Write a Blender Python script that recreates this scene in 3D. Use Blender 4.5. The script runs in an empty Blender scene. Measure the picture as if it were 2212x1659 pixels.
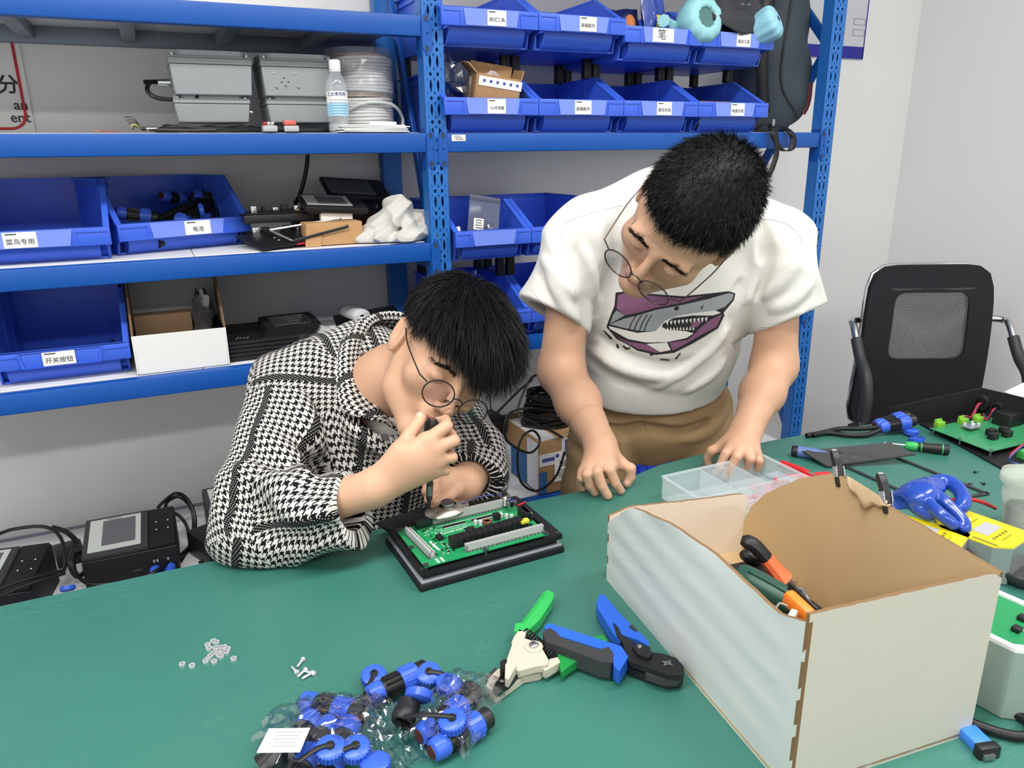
import bpy, bmesh, math, random
import numpy as np
from mathutils import Matrix, Vector, noise as mnoise
from mathutils.bvhtree import BVHTree
random.seed(7); np.random.seed(7)
PI = math.pi
SC = bpy.context.scene
COL = SC.collection

# ------------------------------------------------------------------ camera
CAMH = 1.32
FPX, IW, IH = 1624.0, 2212.0, 1659.0
cX = Vector((0.90595677, -0.42319987, -0.01200804))    # camera right in world axes
cD = Vector((-0.13545491, -0.26286704, -0.95527634))   # camera down
cF = Vector((0.40111631, 0.86706562, -0.29547067))     # camera forward
CAM = Vector((0, 0, CAMH))
cam = bpy.data.cameras.new('camera'); camo = bpy.data.objects.new('camera', cam); COL.objects.link(camo)
cam.sensor_width = 36.0; cam.sensor_fit = 'HORIZONTAL'; cam.lens = 36.0*FPX/IW; cam.clip_start = .02
camo.matrix_world = Matrix.Translation(CAM) @ Matrix((cX, -cD, -cF)).transposed().to_4x4()
SC.camera = camo
# ------------------------------------------------------------------ light and exposure
SC.view_settings.view_transform = 'Standard'; SC.view_settings.look = 'None'
SC.view_settings.gamma = 1.0; SC.view_settings.use_curve_mapping = False
SC.view_settings.exposure = 0.0
cy_s = SC.cycles; cy_s.max_bounces = 6; cy_s.diffuse_bounces = 4; cy_s.glossy_bounces = 3; cy_s.transmission_bounces = 4; cy_s.transparent_max_bounces = 12; cy_s.caustics_reflective = False; cy_s.caustics_refractive = False
W = bpy.data.worlds.new('world'); SC.world = W; W.use_nodes = True
W.node_tree.nodes['Background'].inputs[0].default_value = (.80, .87, 1, 1)
W.node_tree.nodes['Background'].inputs[1].default_value = .25
LIGHTS = [(-1.45, .3), (-.05, .3), (1.55, .3), (-1.7, -1.75), (-.05, -1.75), (1.6, -1.75)]
LPOW = 27.0
for lx, ly in LIGHTS:
    l = bpy.data.lights.new('ceiling_lamp_light', 'AREA'); l.shape = 'RECTANGLE'; l.size = 1.15; l.size_y = .26
    l.energy = LPOW; l.color = (1, .985, .955)
    o = bpy.data.objects.new('ceiling_lamp_light', l); COL.objects.link(o); o.location = (lx, ly, 2.715)

# ------------------------------------------------------------------ helpers
def unproj(u, v, d):                     # point at camera depth d
    return CAM + (cX*((u-IW/2)/FPX) + cD*((v-IH/2)/FPX) + cF)*d
def on_z(u, v, z):
    r = cX*((u-IW/2)/FPX) + cD*((v-IH/2)/FPX) + cF
    return CAM + r*((z-CAMH)/r.z)
def on_y(u, v, y):
    r = cX*((u-IW/2)/FPX) + cD*((v-IH/2)/FPX) + cF
    return CAM + r*(y/r.y)
def S(r, g, b):
    f = lambda c: ((c/255+.055)/1.055)**2.4 if c > 10 else c/255/12.92
    return (f(r), f(g), f(b), 1)
MATS = {}
def mat(name, col, rough=.5, metal=0, bump=None, vary=None, trans=0, alpha=1, coat=0, ior=1.45, emis=0, spec=.5, sub=0, sheen=0):
    if name in MATS: return MATS[name]
    m = bpy.data.materials.new(name); m.use_nodes = True; MATS[name] = m
    nt = m.node_tree; p = nt.nodes['Principled BSDF']
    if len(col) == 3: col = S(*col)
    p.inputs['Base Color'].default_value = col
    p.inputs['Roughness'].default_value = rough; p.inputs['Metallic'].default_value = metal
    p.inputs['Transmission Weight'].default_value = trans; p.inputs['Alpha'].default_value = alpha
    p.inputs['Coat Weight'].default_value = coat; p.inputs['IOR'].default_value = ior
    p.inputs['Specular IOR Level'].default_value = spec
    if sheen: p.inputs['Sheen Weight'].default_value = sheen
    if sub:
        p.inputs['Subsurface Weight'].default_value = sub; p.inputs['Subsurface Radius'].default_value = (.012, .005, .003)
        p.inputs['Subsurface Scale'].default_value = 1
    if emis:
        p.inputs['Emission Color'].default_value = col; p.inputs['Emission Strength'].default_value = emis
    tc = None
    if bump or vary: tc = nt.nodes.new('ShaderNodeTexCoord')
    if vary:                              # (scale, amount): uneven pigment
        n = nt.nodes.new('ShaderNodeTexNoise'); n.inputs['Scale'].default_value = vary[0]; n.inputs['Detail'].default_value = 4
        nt.links.new(tc.outputs['Object'], n.inputs['Vector'])
        mr = nt.nodes.new('ShaderNodeMapRange'); mr.inputs[3].default_value = 1-vary[1]; mr.inputs[4].default_value = 1+vary[1]
        mr.inputs[1].default_value = .25; mr.inputs[2].default_value = .75
        nt.links.new(n.outputs['Fac'], mr.inputs[0])
        mx = nt.nodes.new('ShaderNodeMix'); mx.data_type = 'RGBA'; mx.blend_type = 'MULTIPLY'; mx.inputs[0].default_value = 1
        mx.inputs[6].default_value = col; nt.links.new(mr.outputs[0], mx.inputs[7]); nt.links.new(mx.outputs[2], p.inputs['Base Color'])
    if bump:
        n = nt.nodes.new('ShaderNodeTexNoise'); n.inputs['Scale'].default_value = bump[0]; n.inputs['Detail'].default_value = 3
        nt.links.new(tc.outputs['Object'], n.inputs['Vector'])
        b = nt.nodes.new('ShaderNodeBump'); b.inputs['Strength'].default_value = bump[1]; b.inputs['Distance'].default_value = .002
        nt.links.new(n.outputs['Fac'], b.inputs['Height']); nt.links.new(b.outputs[0], p.inputs['Normal'])
    return m

I4 = Matrix.Identity(4)
def TR(x=0, y=0, z=0): return Matrix.Translation((x, y, z))
def RX(a): return Matrix.Rotation(a, 4, 'X')
def RY(a): return Matrix.Rotation(a, 4, 'Y')
def RZ(a): return Matrix.Rotation(a, 4, 'Z')
def frame(o, x, y=None, z=None):          # matrix with origin o, x axis along x, z near z
    x = Vector(x).normalized(); z = Vector(z or (0, 0, 1)); y = z.cross(x).normalized(); z = x.cross(y)
    m = Matrix((x, y, z)).transposed().to_4x4(); m.translation = Vector(o); return m
def catmull(P, n=8, closed=False):
    P = [Vector(p) for p in P]; out = []; N = len(P)
    for i in range(N if closed else N-1):
        g = (lambda k: P[k % N]) if closed else (lambda k: P[max(0, min(N-1, k))])
        a, b, c, d = g(i-1), g(i), g(i+1), g(i+2)
        for j in range(n):
            t = j/n
            out.append(.5*((2*b)+(c-a)*t+(2*a-5*b+4*c-d)*t*t+(3*b-a-3*c+d)*t**3))
    if not closed: out.append(P[-1])
    return out

class MB:
    def __init__(s, M=None): s.v = []; s.f = []; s.m = []; s.M = M or I4
    def add(s, vs, fs, m=0, M=None):
        T = s.M @ M if M else s.M; b = len(s.v)
        s.v += [T @ Vector(v) for v in vs]; s.f += [[b+i for i in f] for f in fs]; s.m += [m]*len(fs); return s
    def box(s, c, d, m=0, M=None, ch=0):   # centre, size; ch = chamfer
        x, y, z = d[0]/2, d[1]/2, d[2]/2
        if not ch:
            vs = [(c[0]+i*x, c[1]+j*y, c[2]+k*z) for i in (-1, 1) for j in (-1, 1) for k in (-1, 1)]
            return s.add(vs, [(0, 1, 3, 2), (4, 6, 7, 5), (0, 4, 5, 1), (2, 3, 7, 6), (0, 2, 6, 4), (1, 5, 7, 3)], m, M)
        bm = bmesh.new(); bmesh.ops.create_cube(bm, size=1, matrix=Matrix.Translation(c) @ Matrix.Diagonal((d[0], d[1], d[2], 1)))
        bmesh.ops.bevel(bm, geom=bm.edges[:], offset=min(ch, min(d)*.49), segments=2, profile=.5, affect='EDGES')
        s.bm(bm, m, M); return s
    def bm(s, bm, m=0, M=None):
        bm.verts.index_update(); s.add([v.co.copy() for v in bm.verts], [[v.index for v in f.verts] for f in bm.faces], m, M); bm.free()
    def lathe(s, prof, n=20, m=0, M=None, cap=True):
        vs = []; fs = []
        for r, z in prof: vs += [(r*math.cos(2*PI*i/n), r*math.sin(2*PI*i/n), z) for i in range(n)]
        for k in range(len(prof)-1):
            for i in range(n):
                j = (i+1) % n; fs.append((k*n+i, k*n+j, k*n+n+j, k*n+n+i))
        if cap:
            if prof[0][0] > 1e-6: fs.append(tuple(range(n))[::-1])
            if prof[-1][0] > 1e-6: fs.append(tuple(range((len(prof)-1)*n, len(prof)*n)))
        return s.add(vs, fs, m, M)
    def cyl(s, a, b, r, r2=None, n=14, m=0, ch=0):
        a = Vector(a); b = Vector(b); d = b-a; L = d.length
        M = Matrix.Translation(a) @ d.to_track_quat('Z', 'Y').to_matrix().to_4x4(); r2 = r if r2 is None else r2
        p = [(r, 0), (r2, L)] if not ch else [(r-ch, 0), (r, ch), (r2, L-ch), (r2-ch, L)]
        return s.lathe(p, n, m, M)
    def tube(s, P, r, n=8, m=0, closed=False, sx=1.0, up=None):
        P = [Vector(p) for p in P]; N = len(P); vs = []; fs = []
        rr = r if hasattr(r, '__len__') else [r]*N
        t0 = (P[1]-P[0]).normalized(); u = Vector(up) if up else (Vector((0, 0, 1)) if abs(t0.z) < .9 else Vector((1, 0, 0)))
        for i in range(N):
            t = (P[(i+1) % N]-P[i-1] if closed else P[min(i+1, N-1)]-P[max(i-1, 0)])
            t = t.normalized() if t.length > 1e-9 else t0
            u = (u-t*u.dot(t)); u = u.normalized() if u.length > 1e-6 else t.orthogonal().normalized(); w = t.cross(u)
            vs += [P[i]+(u*math.cos(2*PI*k/n)+w*(math.sin(2*PI*k/n)*sx))*rr[i] for k in range(n)]
        for i in range(N if closed else N-1):
            a = i*n; b = ((i+1) % N)*n
            fs += [(a+k, a+(k+1) % n, b+(k+1) % n, b+k) for k in range(n)]
        if not closed: fs += [tuple(range(n))[::-1], tuple(range((N-1)*n, N*n))]
        return s.add(vs, fs, m)
    def prism(s, poly, z0, z1, m=0, M=None, mtop=None):
        n = len(poly); vs = [(x, y, z0) for x, y in poly]+[(x, y, z1) for x, y in poly]
        s.add(vs, [tuple(range(n))[::-1]]+[(i, (i+1) % n, n+(i+1) % n, n+i) for i in range(n)], m, M)
        return s.add([(x, y, z1) for x, y in poly], [tuple(range(n))], m if mtop is None else mtop, M)
    def ring(s, outer, inner, z0, z1, m=0, M=None):   # plate with a hole, same vertex counts
        n = len(outer); vs = [(x, y, z) for z in (z0, z1) for P in (outer, inner) for x, y in P]; fs = []
        for i in range(n):
            j = (i+1) % n
            fs += [(2*n+i, 2*n+j, 3*n+j, 3*n+i), (j, i, n+i, n+j), (i, j, 2*n+j, 2*n+i), (n+j, n+i, 3*n+i, 3*n+j)]
        return s.add(vs, fs, m, M)
    def sph(s, c, r, n=14, m=0, M=None):
        r = (r, r, r) if not hasattr(r, '__len__') else r; k = n//2
        p = [(max(1e-7, math.sin(PI*i/k)), -math.cos(PI*i/k)) for i in range(k+1)]
        T = Matrix.Translation(c) @ Matrix.Diagonal((r[0], r[1], r[2], 1))
        return s.lathe(p, n, m, (M @ T) if M else T, cap=False)
    def grid(s, P, m=0, closed=False):     # rows of points
        nu, nv = len(P), len(P[0]); fs = []
        for i in range(nu-1):
            for j in range(nv if closed else nv-1):
                k = (j+1) % nv; fs.append((i*nv+j, i*nv+k, (i+1)*nv+k, (i+1)*nv+j))
        return s.add([p for r in P for p in r], fs, m)
    def mesh(s, name, mats, smooth=40):
        me = bpy.data.meshes.new(name); me.from_pydata([tuple(v) for v in s.v], [], s.f)
        mats = mats if isinstance(mats, (list, tuple)) else [mats]
        for q in mats: me.materials.append(q)
        if len(mats) > 1: me.polygons.foreach_set('material_index', s.m)
        if smooth:
            me.polygons.foreach_set('use_smooth', [True]*len(me.polygons)); me.set_sharp_from_angle(angle=math.radians(smooth))
        me.update(); return me
    def out(s, name, mats, parent=None, smooth=40, bevel=0, solid=0, weld=False):
        me = s.mesh(name, mats, smooth); o = bpy.data.objects.new(name, me); COL.objects.link(o)
        if parent: o.parent = parent
        if weld: q = o.modifiers.new('w', 'WELD'); q.merge_threshold = 1e-5
        if solid: q = o.modifiers.new('s', 'SOLIDIFY'); q.thickness = solid; q.offset = 0
        if bevel:
            q = o.modifiers.new('b', 'BEVEL'); q.width = bevel; q.segments = 2; q.limit_method = 'ANGLE'; q.angle_limit = math.radians(50)
        return o
def tag(o, label=None, cat=None, group=None, kind=None):
    if label: o['label'] = label
    if cat: o['category'] = cat
    if group: o['group'] = group
    if kind: o['kind'] = kind
    return o
def thing(name, label, cat, loc=(0, 0, 0), rz=0, group=None, M=None):
    o = bpy.data.objects.new(name, None); COL.objects.link(o); o.empty_display_size = .02
    if M is not None: o.matrix_world = M
    else: o.location = loc; o.rotation_euler = (0, 0, rz)
    return tag(o, label, cat, group)
def copy_tree(o, parent=None):
    c = o.copy(); COL.objects.link(c)
    if parent: c.parent = parent
    for ch in KIDS(o): copy_tree(ch, c)
    return c
def KIDS(o): return [q for q in COL.objects if q.parent == o]
def struct(o): o['kind'] = 'structure'; return o
def text(s, size, M, m, parent=None, name='lettering', align='CENTER', ext=.0003, bold=0):
    cu = bpy.data.curves.new('t', 'FONT'); cu.body = s; cu.size = size; cu.align_x = align; cu.align_y = 'CENTER'; cu.extrude = ext; cu.resolution_u = 2; cu.offset = bold
    o = bpy.data.objects.new('t', cu); COL.objects.link(o)
    me = bpy.data.meshes.new_from_object(o.evaluated_get(bpy.context.evaluated_depsgraph_get()))
    bpy.data.objects.remove(o); bpy.data.curves.remove(cu)
    me.transform(M); me.materials.clear(); me.materials.append(m); me.name = name
    q = bpy.data.objects.new(name, me); COL.objects.link(q)
    if parent: q.parent = parent
    return q
def rrect(w, h, r, n=4, cx=0, cy=0):
    P = []
    for k, (sx, sy) in enumerate([(1, 1), (-1, 1), (-1, -1), (1, -1)]):
        for i in range(n+1):
            a = PI/2*(k+i/n); P.append((cx+sx*(w/2-r)+r*math.cos(a), cy+sy*(h/2-r)+r*math.sin(a)))
    return P
def circ(r, n, cx=0, cy=0): return [(cx+r*math.cos(2*PI*i/n), cy+r*math.sin(2*PI*i/n)) for i in range(n)]
FACE_Y = Matrix(((1, 0, 0, 0), (0, 0, -1, 0), (0, 1, 0, 0), (0, 0, 0, 1)))   # local xy -> xz plane looking to -y

# ------------------------------------------------------------------ shared materials
m_black = mat('black_plastic', (26, 26, 28), .45)
m_blackm = mat('black_powder_coat', (20, 20, 23), .55, bump=(900, .15))
m_dark = mat('dark_grey_plastic', (52, 54, 57), .5)
m_white = mat('white_plastic', (232, 232, 232), .4)
m_paper = mat('white_paper', (236, 235, 232), .8)
m_ink = mat('dark_ink', (60, 62, 70), .8)
m_inkb = mat('blue_ink', (70, 85, 150), .8)
m_chrome = mat('chrome', (205, 205, 205), .18, 1)
m_steel = mat('brushed_steel', (160, 160, 158), .35, 1)
m_card = mat('brown_cardboard', (168, 132, 92), .85, vary=(14, .08), bump=(160, .1))
m_cardk = mat('torn_cardboard_edge', (126, 98, 68), .9)
m_bin = mat('blue_bin_plastic', (62, 102, 220), .32, vary=(5, .06))
m_conn = mat('blue_connector_plastic', (56, 96, 208), .33)
m_cable = mat('black_cable', (18, 18, 20), .42)
m_rack = mat('rack_blue_paint', (10, 80, 166), .4, vary=(3, .05))
m_post = mat('post_blue_paint', (40, 108, 186), .4, vary=(4, .05))
m_galv = mat('galvanised_steel', (128, 136, 148), .5, .3)
m_green = mat('green_pcb', (30, 140, 84), .35, vary=(60, .08))
def film(name, tint=(240, 243, 248), lo=.05, hi=.75, rough=.08):     # thin clear film: mostly transparent, glossy toward grazing angles
    m = bpy.data.materials.new(name); m.use_nodes = True; MATS[name] = m; nt = m.node_tree; nt.nodes.clear()
    o = nt.nodes.new('ShaderNodeOutputMaterial'); t = nt.nodes.new('ShaderNodeBsdfTransparent'); t.inputs[0].default_value = S(*tint); g = nt.nodes.new('ShaderNodeBsdfGlossy'); g.inputs['Roughness'].default_value = rough
    lw = nt.nodes.new('ShaderNodeLayerWeight'); lw.inputs[0].default_value = .35; mr = nt.nodes.new('ShaderNodeMapRange'); mr.inputs[3].default_value = lo; mr.inputs[4].default_value = hi
    mx = nt.nodes.new('ShaderNodeMixShader'); nt.links.new(lw.outputs['Facing'], mr.inputs[0]); nt.links.new(mr.outputs[0], mx.inputs[0]); nt.links.new(t.outputs[0], mx.inputs[1]); nt.links.new(g.outputs[0], mx.inputs[2]); nt.links.new(mx.outputs[0], o.inputs[0]); return m
m_clear = mat('clear_film', (235, 240, 245), .12, trans=0, alpha=.22, spec=.9)
m_red = mat('red_plastic', (205, 36, 44), .35)
# ------------------------------------------------------------------ smooth-union solids for organic shapes (one continuous surface)
class Solid:
    def __init__(s, lo, hi, h):
        s.lo = np.array(lo, np.float32); s.h = h
        s.n = np.ceil((np.array(hi)-np.array(lo))/h).astype(int)+1
        s.F = np.full(s.n, .5, np.float32); s.ax = [s.lo[i]+h*np.arange(s.n[i], dtype=np.float32) for i in range(3)]
    def op(s, fn, lo, hi, k=0., mode='u'):
        m = k+3*s.h
        a = np.clip(np.floor((np.array(lo)-m-s.lo)/s.h).astype(int), 0, s.n); b = np.clip(np.ceil((np.array(hi)+m-s.lo)/s.h).astype(int)+1, 0, s.n)
        if np.any(b <= a): return s
        sl = tuple(slice(a[i], b[i]) for i in range(3))
        X, Y, Z = np.meshgrid(s.ax[0][sl[0]], s.ax[1][sl[1]], s.ax[2][sl[2]], indexing='ij', sparse=False)
        d = fn(X, Y, Z).astype(np.float32); f = s.F[sl]
        if mode == 'u':
            r = np.minimum(f, d)
            if k > 0: q = np.maximum(k-np.abs(f-d), 0)/k; r = r-q*q*k*.25
        elif mode == 's':
            d = -d; r = np.maximum(f, d)
            if k > 0: q = np.maximum(k-np.abs(f-d), 0)/k; r = r+q*q*k*.25
        else: r = f+d                        # 'd': displacement
        s.F[sl] = r; return s
    def cone(s, a, b, ra, rb=None, k=0., mode='u', flat=1., side=None, bulge=0.):
        a = np.array(a, np.float32); b = np.array(b, np.float32); rb = ra if rb is None else rb; ab = b-a; L2 = float(ab@ab)+1e-12
        if flat != 1.:                       # flattened across: 'side' is the wide direction
            w = ab/np.sqrt(L2); u = np.array(side, np.float32); u = u-w*(u@w); u /= np.linalg.norm(u); v = np.cross(w, u)
        def fn(X, Y, Z):
            x, y, z = X-a[0], Y-a[1], Z-a[2]; t = np.clip((x*ab[0]+y*ab[1]+z*ab[2])/L2, 0, 1)
            x, y, z = x-t*ab[0], y-t*ab[1], z-t*ab[2]; r = ra+(rb-ra)*t+bulge*4*t*(1-t)
            if flat != 1.:
                qv = x*v[0]+y*v[1]+z*v[2]; dd = x*x+y*y+z*z-qv*qv+(qv/flat)**2
                return (np.sqrt(np.maximum(dd, 1e-12))-r)*min(1., flat+.15)
            return np.sqrt(x*x+y*y+z*z)-r
        R = max(ra, rb)+abs(bulge); return s.op(fn, np.minimum(a, b)-R, np.maximum(a, b)+R, k, mode)
    def chain(s, P, k=.01, **kw):
        for (a, ra), (b, rb) in zip(P[:-1], P[1:]): s.cone(a, b, ra, rb, k, **kw)
        return s
    def ell(s, c, r, R=None, k=0., mode='u'):
        c = np.array(c, np.float32); r = np.array(r, np.float32); A = np.array(R if R is not None else np.eye(3), np.float32)  # rows = axes
        def fn(X, Y, Z):
            x, y, z = X-c[0], Y-c[1], Z-c[2]
            q = [(x*A[i][0]+y*A[i][1]+z*A[i][2]) for i in range(3)]
            k0 = np.sqrt(sum((q[i]/r[i])**2 for i in range(3))); k1 = np.sqrt(sum((q[i]/r[i]**2)**2 for i in range(3)))+1e-9
            return k0*(k0-1)/k1
        m = float(max(r)); return s.op(fn, c-m, c+m, k, mode)
    def cut(s, p, n, k=0.):                  # remove everything on the +n side of p
        p = np.array(p); n = np.array(n)/np.linalg.norm(n)
        return s.op(lambda X, Y, Z: -((X-p[0])*n[0]+(Y-p[1])*n[1]+(Z-p[2])*n[2]), s.lo, s.lo+s.h*s.n, k, 's')
    def mesh(s):
        F = s.F; F[0] = F[-1] = .5; F[:, 0] = F[:, -1] = .5; F[:, :, 0] = F[:, :, -1] = .5
        I = F < 0; n = s.n
        c = np.zeros(n-1, np.uint8)
        for dx in (0, 1):
            for dy in (0, 1):
                for dz in (0, 1): c += I[dx:n[0]-1+dx, dy:n[1]-1+dy, dz:n[2]-1+dz]
        cells = np.argwhere((c > 0) & (c < 8)); ids = np.full(n-1, -1, np.int32); ids[tuple(cells.T)] = np.arange(len(cells))
        acc = np.zeros((len(cells), 3)); cnt = np.zeros(len(cells))
        off = [np.array(o) for o in [(0, 0, 0), (1, 0, 0), (0, 1, 0), (1, 1, 0), (0, 0, 1), (1, 0, 1), (0, 1, 1), (1, 1, 1)]]
        val = [F[tuple((cells+o).T)] for o in off]
        for i in range(8):
            for a in range(3):
                if off[i][a]: continue
                j = i+(1 << a); m = (val[i] < 0) != (val[j] < 0); t = val[i][m]/(val[i][m]-val[j][m])
                p = np.repeat(off[i][None].astype(float), m.sum(), 0); p[:, a] += t; acc[m] += p; cnt[m] += 1
        V = s.lo+s.h*(cells+acc/cnt[:, None]); Q = []
        for a in range(3):
            b, d = (a+1) % 3, (a+2) % 3; A0 = [slice(0, n[i]) for i in range(3)]; A1 = list(A0); A0[a] = slice(0, n[a]-1); A1[a] = slice(1, n[a])
            e = np.argwhere(I[tuple(A0)] != I[tuple(A1)])
            e = e[(e[:, b] > 0) & (e[:, d] > 0) & (e[:, b] < n[b]-1) & (e[:, d] < n[d]-1)]
            sg = I[tuple(e.T)]; ub = np.zeros(3, int); ub[b] = 1; ud = np.zeros(3, int); ud[d] = 1
            q = np.stack([ids[tuple((e-ub-ud).T)], ids[tuple((e-ud).T)], ids[tuple(e.T)], ids[tuple((e-ub).T)]], 1)
            q[~sg] = q[~sg][:, ::-1]; Q.append(q)
        return V.astype(np.float64), np.concatenate(Q)
def relax(V, Q, it=2, lam=.5):
    n = len(V)
    for _ in range(it):
        A = np.zeros((n, 3)); C_ = np.zeros(n)
        for i in range(4):
            j = (i+1) % 4
            for a, b in ((i, j), (j, i)):
                for x in range(3): A[:, x] += np.bincount(Q[:, a], V[Q[:, b], x], n)
                C_ += np.bincount(Q[:, a], minlength=n)
        V = V*(1-lam)+lam*A/np.maximum(C_, 1)[:, None]
    return V
def mesh_vq(name, V, Q, mats, parent=None, mi=None, uv=None):
    me = bpy.data.meshes.new(name); me.vertices.add(len(V)); me.vertices.foreach_set('co', np.asarray(V, np.float32).ravel())
    k = Q.shape[1]; me.loops.add(Q.size); me.loops.foreach_set('vertex_index', Q.astype(np.int32).ravel()); me.polygons.add(len(Q))
    me.polygons.foreach_set('loop_start', np.arange(0, Q.size, k, dtype=np.int32)); me.polygons.foreach_set('loop_total', np.full(len(Q), k, np.int32))
    for m in (mats if isinstance(mats, (list, tuple)) else [mats]): me.materials.append(m)
    if mi is not None: me.polygons.foreach_set('material_index', mi.astype(np.int32))
    me.polygons.foreach_set('use_smooth', np.ones(len(Q), bool))
    if uv is not None: me.uv_layers.new(name='uv').data.foreach_set('uv', np.asarray(uv, np.float32).ravel())
    me.update(); me.validate()
    o = bpy.data.objects.new(name, me); COL.objects.link(o)
    if parent: o.parent = parent
    return o
# ------------------------------------------------------------------ room shell
XW0, XW1, YW0, YW1, ZC = -2.4, 2.65, -3.4, 2.115, 2.75
m_wall = mat('white_wall_paint', (234, 233, 233), .9, vary=(1.2, .015))
m_floor = mat('grey_floor_tile', (150, 150, 150), .4, vary=(3, .05))
m_ceil = mat('white_ceiling', (225, 225, 225), .9)
def plane_struct(name, c, d, m): return struct(MB().box(c, d).out(name, m, smooth=0))
cx_, cy_, wx_, wy_ = (XW0+XW1)/2, (YW0+YW1)/2, XW1-XW0+.2, YW1-YW0+.2
plane_struct('floor', (cx_, cy_, -.025), (wx_, wy_, .05), m_floor); plane_struct('ceiling', (cx_, cy_, ZC+.025), (wx_, wy_, .05), m_ceil)
plane_struct('wall_back', (cx_, YW1+.05, ZC/2), (wx_, .1, ZC), m_wall); plane_struct('wall_front', (cx_, YW0-.05, ZC/2), (wx_, .1, ZC), m_wall)
plane_struct('wall_right', (XW1+.05, cy_, ZC/2), (.1, wy_-.2, ZC), m_wall); plane_struct('wall_left', (XW0-.05, cy_, ZC/2), (.1, wy_-.2, ZC), m_wall)
m_led = mat('led_diffuser', (255, 252, 245), .5, emis=2.0)
for i, (lx, ly) in enumerate(LIGHTS):
    t = thing('ceiling_lamp', 'white ceiling lamp panel, %s of the row %s' % (['left one', 'middle one', 'right one'][i % 3], 'nearer the rack' if i < 3 else 'farther from the rack'), 'ceiling lamp', (lx, ly, ZC), group='ceiling lamp panels')
    MB().ring(rrect(1.24, .34, .01), rrect(1.2, .3, .008), -.03, 0).out('lamp_frame', m_white, t)
    MB().box((0, 0, -.012), (1.2, .3, .01)).out('diffuser', m_led, t, smooth=0)

# ------------------------------------------------------------------ storage rack
YF, YR = 1.69, 2.09            # front and rear faces of the rack
rack = thing('storage_rack', 'tall blue steel storage rack of two bays against the back wall', 'rack', (0, 0, 0))
def teardrop(n=16):            # slot outline, wide top and narrow foot
    P = []
    for i in range(n):
        a = 2*PI*i/n; x = .0031*math.cos(a); y = .0133*math.sin(a)
        if y < 0: x *= 1+.55*y/.0133
        P.append((x, y))
    return P
def sq(n, w, h):               # n points around a rectangle, matching an angular walk
    P = []
    for i in range(n):
        a = 2*PI*i/n; c, s_ = math.cos(a), math.sin(a); k = min(w/2/max(abs(c), 1e-6), h/2/max(abs(s_), 1e-6)); P.append((c*k, s_*k))
    return P
def post_mesh():
    mb = MB(); w, dp, pit = .05, .036, .05
    cell = sq(16, .017, .032); ccell = sq(16, .017, .018); td = teardrop(); oval = [(x*.8, y*.42) for x, y in circ(.0058, 16)]
    oval = [(.0031*math.cos(2*PI*i/16), .0042*math.sin(2*PI*i/16)) for i in range(16)]
    for k in range(40):
        for sx in (-1, 1):
            A = [(x+sx*.0085, z) for x, z in cell]; Bq = [(x+sx*.0085, z) for x, z in td]
            C2 = [(x+sx*.0085, z) for x, z in ccell]; D2 = [(x+sx*.0085, z) for x, z in oval]
            mb.ring(A, Bq, 0, .0018, 0, FACE_Y @ TR(0, .016+k*pit, -.0018)); mb.ring(C2, D2, 0, .0018, 0, FACE_Y @ TR(0, .041+k*pit, -.0018))
    for sx in (-1, 1):
        mb.box((sx*.021, .0009, 1.0), (.008, .0018, 2.0)); mb.box((sx*.0241, dp/2, 1.0), (.0018, dp, 2.0)); mb.box((sx*.012, dp, 1.0), (.0256, .0018, 2.0))  # back of the channel closed, added so the slots look dark inside
    return mb.mesh('post', m_post, 30)
pm = post_mesh()
XL, XM, XR = -.598, .602, 1.796
def place_post(x, y, flip, z0=0):
    o = bpy.data.objects.new('post', pm); COL.objects.link(o); o.parent = rack; o.location = (x, y, z0-.006); o.rotation_euler = (0, 0, PI if flip else 0)
for x in (XL, XM, XR): place_post(x, YF, False); place_post(x, YR, True)
def beam(x0, x1, ztop, y, rear=False):
    mb = MB(); h = .042; a, b = x0+.022, x1-.022; s = -1 if not rear else 1
    mb.box(((a+b)/2, y-s*.013, ztop-h/2), (b-a, .026, h), ch=.003)
    bo = mb.out('beam' if not rear else 'rear_beam', m_galv if rear else m_rack, rack)
    for xe, sg in ((x0, 1), (x1, -1)):
        p = MB()
        cx = xe+sg*.0135
        p.ring([(x+cx, z+ztop-.036) for x, z in sq(16, .0225, .09)], [(x*.6+cx, z*.5+ztop-.036) for x, z in sq(16, .008, .012)], 0, .003, 0, FACE_Y @ TR(0, 0, -y if not rear else -y-.003))
        for zz in (-.006, -.066):
            p.box((cx+sg*.001, y+s*.0034, ztop+zz), (.006, .0012, .011), 1)
        p.box((xe+sg*.0255, y+.017*(-s), ztop-.036), (.002, .034, .09))
        p.out('connector_plate', [m_rack, m_dark], bo)
    return bo
LZ = [1.602, 1.362, 1.118, .876, .40]
RZL = [1.93, 1.362, .870, .40]
for z in LZ: beam(XL, XM, z, YF); beam(XL, XM, z, YR, True)
for z in RZL: beam(XM, XR, z, YF); beam(XM, XR, z, YR, True)
m_board = mat('white_shelf_board', (222, 222, 224), .45, vary=(3, .03))
def board(x0, x1, z, seam):
    for a, b in ((x0, seam), (seam, x1)):
        MB().box(((a+b)/2, (YF+YR)/2, z-.0045), (b-a-.0015, YR-YF-.052-.002, .009), ch=.001).out('shelf_board', m_board, rack)
for z in LZ: board(XL+.03, XM-.03, z+.0015, .065 if z > 1 else .052)
for z in RZL: board(XM+.03, XR-.03, z+.0015, 1.2)
for z, a, b in [(z, XL, XM) for z in LZ]+[(z, XM, XR) for z in RZL]:
    for k in range(1, 6):
        MB().box((a+(b-a)*k/6, (YF+YR)/2, z-.022), (.03, YR-YF-.054, .024), ch=.003).out('shelf_support', m_galv, rack)
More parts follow.
